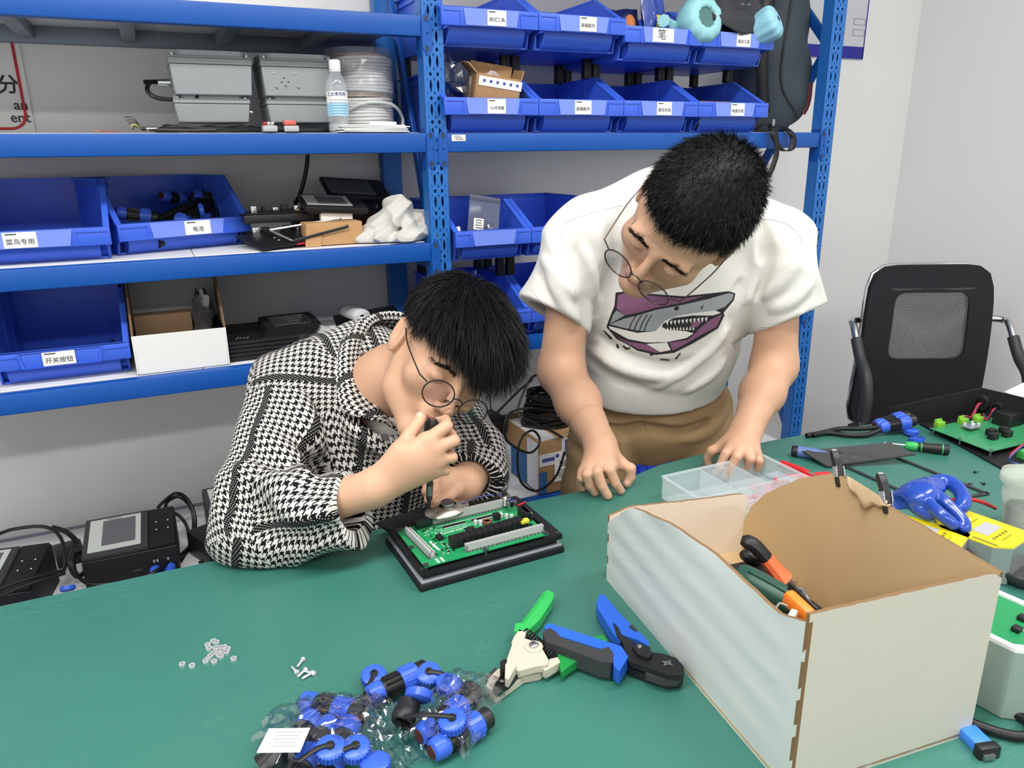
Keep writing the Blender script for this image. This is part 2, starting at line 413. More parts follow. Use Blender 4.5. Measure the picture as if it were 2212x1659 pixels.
def brace(x, za, zb):          # flat bar from the front post (za) to the rear post (zb)
    A, B_ = Vector((x, YF+.03, za)), Vector((x, YR-.03, zb)); d = B_-A
    MB(frame(A, d, z=(1, 0, 0))).box((d.length/2, 0, 0), (d.length+.02, .028, .012), ch=.002).out('brace', m_rack, rack)
for x, L in ((XL, [(1.03, 1.85), (1.03, .25)]), (XM, [(1.03, 1.85), (1.03, .25)]), (XR, [(1.59, 1.1), (.43, 1.0), (1.6, 1.95)])):
    for za, zb in L: brace(x, za, zb)
    for zz in (1.06, .1): MB().box((x, (YF+YR)/2, zz), (.012, YR-YF-.06, .025)).out('brace', m_rack, rack)
s = MB().box((.655, YF-.0008, 1.351), (.034, .0012, .014), ch=.0004).out('shelf_label', m_paper, rack); s['label'] = 'small white sticker on the blue beam'
for i in range(3): MB().box((.651+.003*i, YF-.0016, 1.355-.0035*i), (.02-.004*(i == 0), .0004, .0011)).out('lettering', m_ink, s)

# ------------------------------------------------------------------ notices on the back wall
t = thing('wall_sign', 'white sign with red border and black lettering on the back wall', 'sign', (-.22, YW1, 1.38))
m_redp = mat('sign_red', (190, 32, 52), .5)
MB().box((-.25, -.003, .17), (.5, .006, .36)).out('panel', m_paper, t)
def frame_ring(w, h, r, th, cx, cz): return MB().ring(rrect(w, h, r, 6, cx, cz), rrect(w-2*th, h-2*th, r-th, 6, cx, cz), 0, .0012, 0, FACE_Y @ TR(0, 0, .006))
frame_ring(.48, .34, .035, .006, -.25, .17).out('red_border', m_redp, t)
MB().box((-.26, -.0068, .33), (.42, .0014, .11)).out('red_header', m_redp, t)
for s_, sz, x, z, b in (('分', .042, -.036, .094, .0007), ('an', .03, -.005, .053, .0004), ('ent', .03, -.005, .026, .0004)):
    text(s_, sz, TR(x, -.0066, z) @ FACE_Y, m_black, t, align='CENTER' if s_ == '分' else 'RIGHT', bold=b)
t = thing('wall_poster', 'white poster with blue border behind the right rack post', 'poster', (2.29, YW1, 1.62))
m_pblue = mat('poster_blue', (38, 38, 150), .5)
MB().box((-.12, -.003, .25), (.41, .006, .5)).out('sheet', mat('poster_paper', (205, 206, 214), .4), t)
MB().box((-.12, -.0065, .02), (.41, .0015, .04)).out('blue_foot', m_pblue, t)
MB().box((.083, -.0065, .25), (.004, .0015, .5)).out('blue_edge', m_pblue, t)
for z in (.085, .12): frame_ring(.055, .02, .001, .0006, .05, z).out('outline_box', m_ink, t)

# ------------------------------------------------------------------ workbench
m_mat = mat('green_rubber_mat', (48, 124, 106), .36, bump=(1500, .05), spec=.7)
def mat_nodes(m):              # scuffs and pale scratches on the mat
    nt = m.node_tree; p = nt.nodes['Principled BSDF']; tc = nt.nodes.new('ShaderNodeTexCoord')
    n = nt.nodes.new('ShaderNodeTexNoise'); n.inputs['Scale'].default_value = 5; n.inputs['Detail'].default_value = 6; nt.links.new(tc.outputs['Object'], n.inputs['Vector'])
    mp = nt.nodes.new('ShaderNodeMapping'); mp.inputs['Rotation'].default_value = (0, 0, .5); mp.inputs['Scale'].default_value = (1, 9, 1); nt.links.new(tc.outputs['Object'], mp.inputs['Vector'])
    n2 = nt.nodes.new('ShaderNodeTexNoise'); n2.inputs['Scale'].default_value = 11; n2.inputs['Detail'].default_value = 2; n2.inputs['Distortion'].default_value = 1.4; nt.links.new(mp.outputs[0], n2.inputs['Vector'])
    r2 = nt.nodes.new('ShaderNodeValToRGB'); e = r2.color_ramp.elements; e[0].position = .47; e[0].color = (0, 0, 0, 1); e[1].position = .5; e[1].color = (1, 1, 1, 1)
    e = r2.color_ramp.elements.new(.53); e.color = (0, 0, 0, 1); nt.links.new(n2.outputs['Fac'], r2.inputs[0])
    n3 = nt.nodes.new('ShaderNodeTexNoise'); n3.inputs['Scale'].default_value = 3.1; nt.links.new(tc.outputs['Object'], n3.inputs['Vector'])
    r3 = nt.nodes.new('ShaderNodeMapRange'); r3.inputs[1].default_value = .52; r3.inputs[2].default_value = .7; nt.links.new(n3.outputs['Fac'], r3.inputs[0])
    mu = nt.nodes.new('ShaderNodeMath'); mu.operation = 'MULTIPLY'; nt.links.new(r2.outputs[0], mu.inputs[0]); nt.links.new(r3.outputs[0], mu.inputs[1])
    mu2 = nt.nodes.new('ShaderNodeMath'); mu2.operation = 'MULTIPLY'; mu2.inputs[1].default_value = .16; nt.links.new(mu.outputs[0], mu2.inputs[0])
    c = nt.nodes.new('ShaderNodeMix'); c.data_type = 'RGBA'; c.inputs[6].default_value = S(50, 108, 96); c.inputs[7].default_value = S(60, 120, 107); nt.links.new(n.outputs['Fac'], c.inputs[0])
    c2 = nt.nodes.new('ShaderNodeMix'); c2.data_type = 'RGBA'; c2.inputs[7].default_value = S(150, 200, 180); nt.links.new(c.outputs[2], c2.inputs[6]); nt.links.new(mu2.outputs[0], c2.inputs[0])
    nt.links.new(c2.outputs[2], p.inputs['Base Color'])
mat_nodes(m_mat)
TZ = .75
bench = thing('workbench', 'long workbench covered with a green rubber mat', 'table', (0, 0, 0))
edge = [(-1.4, 1.08), (-.6, 1.08), (-.256, 1.078), (.016, 1.076), (.3, 1.062), (.5, 1.046), (.62, 1.041), (.72, 1.052), (.80, 1.074), (.9, 1.082), (1.0, 1.078), (1.12, 1.074), (1.25, 1.064), (1.36, 1.05), (1.5, 1.045), (2.4, 1.045)]
MB().prism([(-1.4, .05), (2.4, .05)]+edge[::-1], TZ-.004, TZ).out('mat', m_mat, bench, smooth=0, bevel=.0015)
MB().box((.5, .55, TZ-.022), (3.75, .97, .034), ch=.003).out('tabletop', mat('bench_board', (190, 188, 184), .5), bench)
for x in (-1.3, 2.3):
    for y in (.12, .98): MB().box((x, y, .356), (.05, .05, .712), ch=.003).out('leg', m_dark, bench)
# ------------------------------------------------------------------ blue storage bins
m_hold = mat('label_holder_plastic', (118, 142, 236), .25, coat=.3)
def bin_parts(root, Wd, L, H, z0=.036, z1=.073, plate=True, col=None, columns=0, label=None, lw=.045, lo=0, seed=0, hand=False):
    mb = MB(); t = .004; hx = Wd/2; bx = hx-.012
    yb = .045; ys = .40*L
    # floor, back and sides
    mb.box((0, (yb+L)/2, t/2), (2*bx, L-yb, t)); mb.box((0, L-t/2, H/2), (2*hx-.012, t, H))
    side = [(yb, 0), (L, 0), (L, H), (ys, H), (.012, z1), (.012, z0), (.036, z0-.006)]
    Msd = Matrix(((0, 0, 1, 0), (1, 0, 0, 0), (0, 1, 0, 0), (0, 0, 0, 1)))   # local (y,z) polygon extruded along x
    for s in (-1, 1):
        mb.prism(side, s*(hx-.009)-t/2, s*(hx-.009)+t/2, 0, Msd)
        # flange along the sloped edge and the top
        for (ya, za), (yb2, zb2) in (((.008, z1-.001), (ys, H)), ((ys, H), (L, H))):
            A, B_ = Vector((s*(hx-.006), ya, za)), Vector((s*(hx-.006), yb2, zb2)); d = B_-A
            mb.box((d.length/2, 0, -.003), (d.length+.004, .012, .006), 0, frame(A, d), ch=.0012)
        for yy in (.5, .75): mb.box((s*(hx-.0115), yy*L, H*.5), (.0015, .004, H*.92))
        mb.box((s*(hx-.005), L*.7, H-.018), (.006, L*.5, .008))
    for xx in (-.3, .3): mb.box((xx*Wd, L-t-.001, H*.5), (.004, .0016, H*.95))
    # rounded lower front, set back under the lip
    rows = []
    for i in range(9):
        a = PI/2*i/8
        rows.append([(x, .018+.004+.03*(1-math.cos(a)), z0+.002-(z0+.002)*math.sin(a)) for x in (-bx+.012, -bx/3, bx/3, bx-.012)])
    mb.grid(rows)
    for s in (-1, 1): mb.prism([(.02, z0), (.052, 0), (.06, 0), (.06, z0)], s*(bx-.012)-.001, s*(bx-.012)+.001, 0, Msd)
    # lip band with ledge and ridges
    mb.box((0, .006, (z0+z1)/2), (Wd, .012, z1-z0), ch=.0015); mb.box((0, .014, z1-.002), (Wd-.01, .02, .004), ch=.001)
    pw = Wd*.26
    for s in (-1, 1):
        a, b = s*(pw+.012), s*(hx-.004)
        mb.box(((a+b)/2, -.0008, z1-.0075), (abs(b-a), .0022, .0022)); mb.box((a, -.0008, (z0+z1)/2-.003), (.0022, .0022, z1-z0-.008))
    body = mb.out('body', col or m_bin, root, smooth=35)
    zc = (z0+z1)/2; h = (z1-z0)
    hp = [(-pw-.006, zc+h*.46), (pw+.006, zc+h*.46), (pw, zc-h*.44), (-pw, zc-h*.44)]
    if plate: MB().prism(hp, 0, .002, 0, FACE_Y @ TR(0, 0, .0005)).out('label_holder', m_hold, root, bevel=.0006)
    else: MB().ring([(x*1.06, zc+(z-zc)*1.1) for x, z in hp], hp, 0, .0022, 0, FACE_Y @ TR(0, 0, .0004)).out('label_frame', col or m_bin, root)
    if label:
        rd = random.Random(seed); lz = zc+.0005; lh = h*.84
        c = MB().box((lo, -.0031, lz), (lw, .0008, lh)).out('label_card', m_paper, root, smooth=0)
        if hand:
            text(label, .026, TR(lo-.004, -.0037, lz) @ FACE_Y, m_ink, c)
        else:
            text(label, min(.0125, lw*.86/max(2, sum(1 if ord(q) > 200 else .55 for q in label))), TR(lo, -.0037, lz-.004) @ FACE_Y, m_ink, c)
            MB().box((lo-lw*.25, -.0037, lz+lh*.38), (lw*.34, .0003, .0022)).out('logo_mark', m_ink, c, smooth=0)
    if columns:
        for s in (-1, 1):
            for yy in (L*.47, L-.03):
                cb = MB(); cb.box((s*(hx-.014), yy, -columns/2+.002), (.021, .018, columns), ch=.001)
                for k in (-1, 1): cb.box((s*(hx-.014)+k*.005, yy-.0095, -columns/2), (.003, .0015, columns-.004))
                cb.out('stacking_column', m_black, root)
    return body
def bin_(desc, x0, x1, y, z, L=.34, H=.135, rz=0, **k):
    t = thing("storage_bin", desc, 'storage bin', ((x0+x1)/2, y, z), rz, group='blue storage bins on the rack')
    bin_parts(t, x1-x0-.0015, L, H, **k); return t
zA, zB = 1.3635, 1.3635+.182
bin_('blue bin holding an open carton and a film bag, first on the upper right shelf', .613, .847, 1.662, zA, label='12v充电器', lo=.008)
bin_('empty blue bin, second from the middle post on the upper right shelf', .847, 1.081, 1.662, zA, label='装箱配件', lo=0)
bin_('empty blue bin, third from the middle post on the upper right shelf', 1.081, 1.309, 1.662, zA, label='调试天线', lo=.004)
bin_('blue bin with a flat brown box inside, next to the backpack', 1.309, 1.543, 1.662, zA, label='吸盘天线', lo=.008)
bin_('blue bin stacked above the film bag and open carton', .613, .847, 1.662, zB, label='调试工具', lo=.012, columns=.05)
bin_('blue bin stacked on black columns, second from the middle post', .847, 1.081, 1.662, zB, label='装箱配件', lo=.010, columns=.05)
bin_('blue bin with a handwritten label below the blue snack bag', 1.078, 1.311, 1.662, zB-.014, label='笔', lo=-.008, lw=.062, columns=.035, hand=True)
bin_('blue bin under the dark cloth and light blue visor', 1.311, 1.543, 1.662, zB-.014, label='调试工具', lo=.01, columns=.035)
zC, zD = .8715, .8715+.198
bin_('blue bin holding a zip bag and white cap, beside the middle post', .592+.037, .826, 1.662, zD, columns=.065)
bin_('blue bin beside the white shirt, behind the standing person', .826, 1.05, 1.662, zD, columns=.065)
bin_('lowest blue bin right of the seated person\'s hair', .592+.037, .826, 1.662, zC)
bin_('lowest blue bin half hidden behind the white sleeve', .826, 1.05, 1.662, zC)
bin_('blue bin at the left edge holding one brown plug, labelled on white paper', -.385, -.083, 1.718, 1.1205, L=.345, H=.155, z0=.031, z1=.066, label='菜鸟专用', lw=.056, lo=-.004)
bin_('blue bin full of black cables and blue connectors, turned askew', -.066, .222, 1.762, 1.1205, L=.27, H=.155, z0=.031, z1=.066, rz=math.radians(19), label='电池', lw=.056, lo=.02).location = (.064, 1.806, 1.1205)
bin_('deep blue bin of black push buttons beside the white carton', -.335, -.082, 1.72, .8785, L=.345, H=.165, z0=.037, z1=.07, plate=False, label='开关按钮', lw=.058, lo=-.004)

# ------------------------------------------------------------------ things inside and on the bins
def carton(name, label, M, dims, m=m_card, flaps=(), tape=None, group=None, inside=None, th=.004, mats=None):
    w, d, h = dims; t = thing(name, label, 'box', M=M, group=group)
    mb = MB()
    for s in (-1, 1):
        mb.box((s*(w/2-th/2), 0, h/2), (th, d, h)); mb.box((0, s*(d/2-th/2), h/2), (w-2*th, th, h))
    mb.box((0, 0, th/2), (w-2*th, d-2*th, th)); mb.out('walls', m, t, bevel=.0008)
    for k, (side, ang, ln) in enumerate(flaps):
        if side in 'lr':
            s = -1 if side == 'l' else 1; Mf = TR(s*w/2, 0, h) @ RY(s*ang) @ TR(s*0, 0, 0); b = MB(Mf); b.box((0, 0, ln/2), (th*.8, d*.96, ln))
        else:
            s = -1 if side == 'f' else 1; Mf = TR(0, s*d/2, h) @ RX(-s*ang); b = MB(Mf); b.box((0, 0, ln/2), (w*.96, th*.8, ln))
        b.out('flap', m, t, bevel=.0006)
    return t
M0 = TR(.755, 1.735, zA+.052) @ RY(math.radians(7)) @ RX(math.radians(8)) @ RZ(math.radians(-6))
t = carton('open_carton', 'small open brown carton with white tape standing in a bin', M0, (.108, .075, .075), flaps=(('b', .15, .025), ('l', .9, .03), ('r', .15, .02)))
MB().box((.004, -.0383, .060), (.104, .001, .02)).out('packing_tape', m_paper, t); MB().box((.006, -.0383, .012), (.088, .001, .018)).out('address_label', m_paper, t)
MB().box((-.0545, .012, .035), (.001, .02, .06)).out('packing_tape', m_paper, t)
for i in range(6): MB().box((-.035+.016*i, -.0390, .061), (.006, .0006, .006)).out('printed_mark', m_inkb, t)
def crumple(mb, c, size, seed, n=14, m=0, flat=.5):     # crumpled film bag
    rd = random.Random(seed); off = Vector((rd.random()*9, rd.random()*9, rd.random()*9)); P = []
    for i in range(n+1):
        r = []
        for j in range(n):
            th = PI*i/n; ph = 2*PI*j/n
            d = Vector((math.sin(th)*math.cos(ph), math.sin(th)*math.sin(ph), math.cos(th)))
            k = 1+.55*mnoise.noise(d*2.3+off)+.3*mnoise.noise(d*5+off)
            r.append(Vector(c)+Vector((d.x*size[0], d.y*size[1], d.z*size[2]))*k)
        P.append(r)
    mb.grid(P, m, closed=True)
m_film = film('clear_plastic_film')
m_pink = mat('pinkish_bubble_wrap', (214, 196, 198), .3, alpha=.8)
mb = MB(); crumple(mb, (.752, 1.745, zA+.115), (.032, .022, .018), 3); mb.out('wrap', m_pink, smooth=0).name = 'bubble_wrap'
tag(bpy.data.objects['bubble_wrap'], 'pinkish bubble wrap inside the small open carton', 'packaging')
mb = MB(); crumple(mb, (.657, 1.74, zA+.085), (.036, .045, .07), 11, 16); o = mb.out('film_bag', m_film, smooth=0); tag(o, 'crumpled clear film bag beside the open carton in a bin', 'bag')
t = thing('flat_box', 'flat brown box with a white sheet in the bin by the backpack', 'box', (1.425, 1.80, zA+.004), .05)
MB().box((0, 0, .038), (.115, .12, .076), ch=.002).out('box_body', m_card, t); MB().box((0, -.055, .064), (.1, .02, .004), ch=.001).out('paper_sheet', m_paper, t)
# snack bag and caps over the upper bins
m_snack = mat('blue_snack_foil', (24, 58, 150), .3, coat=.4); m_yel = mat('yellow_print', (208, 200, 60), .5)
def pouch(name, label, cat, M, w, h, th, m, n=10):
    t = thing(name, label, cat, M=M); F = []; B_ = []
    for i in range(n+1):
        fr = []; bk = []
        for j in range(n+1):
            u, v = i/n*2-1, j/n*2-1; b = th*(1-u**4)*(1-v**4)+.0006; wv = .004*math.sin(6*u+3*v)*(1-abs(v)*.3)
            fr.append((u*w/2, -b+wv, (v+1)*h/2)); bk.append((u*w/2, b+wv, (v+1)*h/2))
        F.append(fr); B_.append(bk[::1])
    mb = MB(); mb.grid(F); mb.grid([r[::-1] for r in B_]); mb.out('pouch', m, t, weld=True); return t
t = pouch('snack_bag', 'shiny blue snack bag with yellow printed blocks in a bin', 'bag', TR(1.21, 1.73, zB+.028) @ RX(-.15) @ RZ(.15), .07, .15, .016, m_snack)
for k in (0, 1): 
    q = MB().box((.012, -.0185, .045-.018*k+.015), (.036, .002, .014)).out('yellow_print', m_yel, t)
    text('全国', .011, TR(.012, -.0199, .0445-.018*k+.015) @ FACE_Y, m_snack, q)
t = pouch('dark_snack_bag', 'dark blue snack bag with orange print behind the blue one', 'bag', TR(1.145, 1.76, zB+.02) @ RX(-.3) @ RZ(-.2), .09, .10, .014, mat('navy_foil', (18, 30, 84), .35))
MB().sph((.015, -.016, .06), (.014, .004, .02)).out('orange_print', mat('orange_print', (190, 110, 50), .5), t)
def puff(name, label, cat, M, prof, m, pleat=.12, n=66, hole=None):
    t = thing(name, label, cat, M=M); P = []; prof = [(p.x, p.y) for p in catmull([Vector((r, z, 0)) for r, z in prof], 4)]
    for k, (r, z) in enumerate(prof):
        P.append([((r*(1+pleat*math.sin(j*2*PI*11/n)*(k/len(prof))))*math.cos(2*PI*j/n), (r*(1+pleat*math.sin(j*2*PI*11/n)*(k/len(prof))))*math.sin(2*PI*j/n), z) for j in range(n)])
    mb = MB(); mb.grid(P, 0, closed=True); mb.out('cloth', m, t); return t
m_teal = mat('pale_teal_cloth', (150, 205, 212), .6); m_teal2 = mat('light_blue_cloth', (150, 206, 226), .55)
Mc = TR(1.315, 1.675, zB+.085) @ RX(math.radians(78)) @ RZ(.3)
t = puff('shower_hat', 'pale teal gathered cap hanging over the bin lips', 'cap', Mc, [(.001, -.06), (.04, -.055), (.055, -.03), (.058, -.005), (.05, .015), (.036, .022), (.026, .02), (.024, .01)], m_teal, .05)
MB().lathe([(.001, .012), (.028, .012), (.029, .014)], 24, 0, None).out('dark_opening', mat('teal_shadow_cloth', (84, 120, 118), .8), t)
MB().tube(catmull([(-.03, 0, -.05), (-.075, .02, -.04), (-.1, .03, -.02)], 6), .016).out('sleeve', m_teal, t)
t = thing('dark_cloth', 'crumpled charcoal cloth draped over the last upper bin', 'cloth', (1.435, 1.69, zB+.058))
mb = MB(); P = []
rd = random.Random(5)
for i in range(19):
    r = []
    for j in range(19):
        u, v = i/18, j/18
        x = (u-.5)*.20; y = v*.16-.035; z = .065*math.sin(PI*min(1, v*1.2))+.045*mnoise.noise((u*4, v*4, 1))+.02*mnoise.noise((u*9, v*9, 4))
        if v < .32: z = .028-(.32-v)*.13*(.55+.45*math.sin(u*4.2-.6)); y = -.032-.006*math.sin(u*6)
        r.append((x, y, z+.01))
    P.append(r)
mb.grid(P); mb.out('folds', mat('charcoal_cloth', (52, 54, 60), .75, bump=(300, .2)), t, smooth=60, solid=.003)
for k in range(2): MB().lathe([(.0005, .002), (.004, .002), (.005, 0)], 12, 0, TR(.02*k, -.02, .07) @ RX(.8)).out('snap_button', m_steel, t)
t = puff('blue_visor', 'light blue folded visor on the dark cloth', 'cap', TR(1.508, 1.672, zB+.075) @ RX(math.radians(60)) @ RY(.5) @ RZ(1), [(.03, -.055), (.036, -.03), (.04, 0), (.042, .03), (.03, .042), (.008, .044)], m_teal2, .07)
# zip bag and cap in the lower upright bin
t = thing('zip_bag', 'clear zip bag with a white label standing in a blue bin', 'bag', M=TR(.715, 1.712, zD+.02) @ RY(math.radians(9)) @ RX(math.radians(-8)))
MB().box((0, 0, .065), (.082, .004, .13), ch=.0015).out('pouch', mat('zip_film', (120, 126, 140), .15, alpha=.42, spec=.9), t)
MB().box((0, -.0026, .121), (.08, .001, .006)).out('zip_strip', mat('zip_strip', (90, 94, 110), .3, alpha=.6), t)
l = MB().box((-.014, -.0028, .062), (.026, .0008, .027)).out('label_card', m_paper, t)
for k in range(4): MB().box((-.014, -.0034, .071-.006*k), (.018-.003*(k % 2), .0003, .002)).out('lettering', m_ink, l)
mb = MB(); crumple(mb, (.012, -.004, .03), (.03, .008, .03), 21, 12); mb.out('crease', m_film, t, smooth=0)
t = thing('small_bottle', 'white tapered bottle cap standing in the bin by the post', 'bottle', (.651, 1.70, zD+.036))
MB().lathe([(.0075, 0), (.0075, .018), (.0068, .02)], 18).out('collar', m_white, t); MB().lathe([(.0062, .02), (.0048, .044), (.004, .0455), (.0005, .046)], 18).out('cap', m_white, t)
MB().lathe([(.007, -.034), (.0075, -.03), (.0075, 0)], 18).out('bottle', m_film, t)
mb = MB(); crumple(mb, (.70, 1.74, zC+.135), (.03, .03, .03), 33, 12); tag(mb.out('film_scrap', m_film, smooth=0), 'scrap of clear film behind the seated person\'s head', 'bag')
# plug in the left bin
t = thing('brown_plug', 'small ribbed brown plug in the left bin', 'plug', (-.196, 1.79, 1.125))
MB().lathe([(.001, 0), (.014, .002), (.017, .02), (.014, .034), (.009, .042), (.001, .044)], 12, 0, TR(0, 0, .014)).out('plug_body', mat('bronze_plug', (70, 58, 48), .35, .4), t)
MB().cyl((0, 0, .02), (.04, .02, .012), .006).out('plug_tail', m_black, t)
# connectors: a proto used in many places
def connector(name, label, M, group, cap=True, scale=1, kind=0, mats=(None, None), tail=0, lid=True):
    t = thing(name, label, 'connector', M=M @ Matrix.Scale(scale, 4), group=group)
    MB(RY(PI/2)).lathe([(.0075, 0), (.0105, .002), (.0118, .008), (.012, .013), (.0115, .0165), (.0108, .018)], 10 if kind else 12).out('gland_nut', m_conn, t)
    b = MB(RY(PI/2)); b.lathe([(.0098, .017), (.0105, .02), (.0105, .04), (.0098, .043)], 20)
    for i in range(10): b.box((.0108*math.cos(i*PI/5), .0108*math.sin(i*PI/5), .03), (.002, .0028, .018), 0, RZ(0))
    b.out('barrel', m_black, t)
    r = MB(RY(PI/2)); r.lathe([(.0122, .040), (.0133, .042), (.0133, .058), (.0122, .060)], 24)
    for i in range(12): r.box((0, 0, 0), (.0012, .004, .015), 0, RZ(i*PI/6) @ TR(.0133, 0, .05))
    r.out('locking_ring', m_conn, t)
    if kind == 0:
        MB(RY(PI/2)).lathe([(.0105, .059), (.0112, .061), (.0112, .071), (.0095, .073), (.0085, .0735), (.0085, .066), (.001, .066)], 20).out('socket', m_black, t)
    MB(RY(PI/2)).lathe([(.0005, -.001), (.007, -.001), (.0075, .001)], 14).out('seal', mat('dark_red_seal', (70, 30, 34), .6), t)
    if tail: MB().tube(catmull([(.002, 0, 0), (-.02, 0, -.002), (-.05, .01, -.006), (-tail, .03, -.009)], 5), .0042).out('cable', m_cable, t)
    return t
def lid(name, label, M, group, open_=False, strap=None):
    t = thing(name, label, 'cap', M=M, group=group); c = MB(); c.lathe([(.0005, .010), (.0115, .010), (.0135, .0085), (.0138, .002), (.0135, 0), (.0118, 0), (.0115, .0065), (.0005, .0065)], 24)
    for i in range(24): c.box((0, 0, 0), (.0010, .0018, .0075), 0, RZ(i*PI/12) @ TR(.0139, 0, .0045))
    c.out('cap_body', m_conn, t)
    if open_: MB().lathe([(.0075, .0061), (.0105, .0061), (.0105, .0045), (.0075, .0045)], 20).out('seal', m_red, t)
    if strap: MB().tube(catmull(strap, 5), .0016, 6, sx=1.6).out('strap', m_black, t); MB().lathe([(.0045, .0103), (.0045, .0118), (.0025, .0118), (.0025, .0103)], 14).out('strap_ring', m_black, t)
    return t
# contents of the askew bin
Bq = TR(.064, 1.806, 1.1205) @ RZ(math.radians(19))
def inb(x, y, z): return Bq @ Vector((x, y, z))
for i, (pts, lb) in enumerate([([(-.11, .06, .03), (-.03, .10, .06), (.06, .14, .085), (.125, .2, .10)], 'thick black cable lying uppermost across the askew blue bin'),
        ([(-.10, .04, .02), (-.02, .08, .05), (.07, .12, .072), (.127, .17, .088)], 'thick black cable lying in the middle of the askew blue bin'),
        ([(-.06, .03, .018), (.02, .06, .042), (.09, .10, .06), (.126, .15, .07)], 'thick black cable lying nearest the lip of the askew blue bin')]):
    b = MB(); b.tube(catmull([inb(*p) for p in pts], 6), .011, 10); tag(b.out('thick_cable', m_cable), lb, 'cable', 'cables in the askew bin')
gq = 'connectors in the askew bin'
for i, (x, y, z, a, lb) in enumerate([(-.112, .1, .085, .1, 'blue and black connector at the left end of the askew bin'), (.01, .16, .112, .8, 'blue and black connector on top of the cables in the askew bin'), (.075, .05, .062, 2.6, 'blue connector low in the right corner of the askew bin'), (.09, .18, .11, .3, 'dark connector at the back right of the askew bin')]):
    connector('connector', lb, TR(*inb(x, y, z)) @ RZ(a) @ RY(.2), gq, scale=1.15)
lid('dust_cover', 'blue cap lying flat near the lip of the askew bin', TR(*inb(.0, .035, .064)) @ RX(1.1) @ RZ(.4), 'caps in the askew bin')
lid('dust_cover', 'blue cap standing on edge in the askew bin', TR(*inb(.045, .04, .082)) @ RY(1.45), 'caps in the askew bin')
# push buttons
for i, (x, y, z, lb) in enumerate([(-.23, 1.80, 0, 'leftmost black push button in the deep bin'), (-.205, 1.83, .004, 'second black push button in the deep bin'), (-.178, 1.79, .0, 'third black push button in the deep bin'), (-.15, 1.82, .004, 'fourth black push button in the deep bin'), (-.122, 1.80, .022, 'topmost shiny black push button in the deep bin'), (-.268, 1.81, .0, 'black push button with a copper stem in the deep bin')]):
    t = thing('push_button', lb, 'button', M=TR(x, y, .905+z) @ RX(.5+.3*i) @ RY(.4*i), group='push buttons in the deep bin')
    MB().lathe([(.001, -.02), (.008, -.02), (.008, 0), (.0145, .001), (.015, .006), (.011, .01), (.001, .0115)], 18).out('button_body', mat('gloss_black', (16, 16, 18), .15, coat=.5), t)
    MB().cyl((0, 0, -.03), (0, 0, -.02), .003).out('stem', mat('copper', (180, 110, 80), .3, 1) if i == 5 else m_steel, t)

# ------------------------------------------------------------------ upper left shelf
m_grey = mat('grey_cast_enclosure', (148, 153, 155), .55, vary=(30, .03), bump=(700, .12))
def enclosure(name, label, M, w, d, h, dots=False, gland=None, group='grey instrument enclosures'):
    t = thing(name, label, 'enclosure', M=M, group=group)
    bt = .03*w/.16
    b = MB()
    def slab(z0, z1, i0, i1):
        vs = [(sx*(w/2-i), sy*(d/2-i), z) for z, i in ((z0, i0), (z1, i1)) for sx, sy in ((-1, -1), (1, -1), (1, 1), (-1, 1))]
        b.add(vs, [(3, 2, 1, 0), (4, 5, 6, 7), (0, 1, 5, 4), (1, 2, 6, 5), (2, 3, 7, 6), (3, 0, 4, 7)])
    slab(0, h*.70, .008, .0035); b.out('lower_shell', m_grey, t, bevel=.002)
    b = MB(); slab(h*.70+.0008, h*.84, .0025, .0022); b.out('seam_band', m_grey, t, bevel=.001)
    b = MB(); slab(h*.84+.0006, h*.9, .0018, .003); c = .024
    poly = [(-w/2+c, -d/2+.004), (w/2-c, -d/2+.004), (w/2-.004, -d/2+c), (w/2-.004, d/2-c), (w/2-c, d/2-.004), (-w/2+c, d/2-.004), (-w/2+.004, d/2-c), (-w/2+.004, -d/2+c)]
    b.prism(poly, h*.9-.001, h*1.02); b.out('cover', m_grey, t, bevel=.0025)
    for sx in (-1, 1):
        for sy in (-1, 1): MB().lathe([(.0045, h*.9), (.0045, h*.9+.004), (.003, h*.9+.005)], 12, 0, TR(sx*(w/2-.011), sy*(d/2-.011), 0)).out('cover_screw', m_steel, t)
    if dots:
        for x, z in ((-.052, .045), (-.005, .046), (-.047, .018), (-.002, .019)): MB().lathe([(.0005, 0), (.0032, 0), (.0026, .0015), (.0008, .0018)], 12, 0, TR(x, -d/2+.0058, z) @ RX(PI/2)).out('rivet', m_steel, t)
        for x, z in ((-.03, .036), (-.036, .028), (-.022, .0285), (-.028, .0205)): MB().lathe([(.0005, 0), (.0016, 0), (.0015, .0006)], 10, 0, TR(x, -d/2+.0056, z) @ RX(PI/2)).out('drilled_hole', m_black, t)
    return t
zs = 1.3645
boxes = []
for (x, y, w, d, h, z, dots, lb) in [(.143, 1.845, .155, .13, .052, zs+.022, 0, 'shallow grey enclosure under the left one with the gland'), (.148, 1.835, .165, .14, .083, zs+.022+.053, 0, 'grey enclosure with a chrome cable gland, top of the left stack'), (.325, 1.845, .150, .13, .052, zs+.022, 0, 'shallow grey enclosure at the bottom of the right stack'), (.322, 1.835, .158, .14, .083, zs+.022+.053, 1, 'grey enclosure with drilled dots, top of the right stack')]:
    boxes.append(enclosure('instrument_enclosure', lb, TR(x, y, z), w, d, h, dots))
t = boxes[1]
MB(RY(-PI/2)).lathe([(.0085, .078), (.0085, .086), (.0075, .088), (.0075, .1), (.006, .103)], 14, 0, TR(.028, .02, 0)).out('cable_gland', m_chrome, t)
MB().tube(catmull([(-.1, .02, .028), (-.118, .01, .027), (-.125, 0, .01), (-.11, -.01, -.004), (-.075, -.03, -.008), (-.03, -.05, -.004)], 6), .0045).out('cable', m_cable, t)
MB().tube([(-.1, .02, .03), (-.13, .015, .028)], .0045).out('cable_stub', m_cable, t)
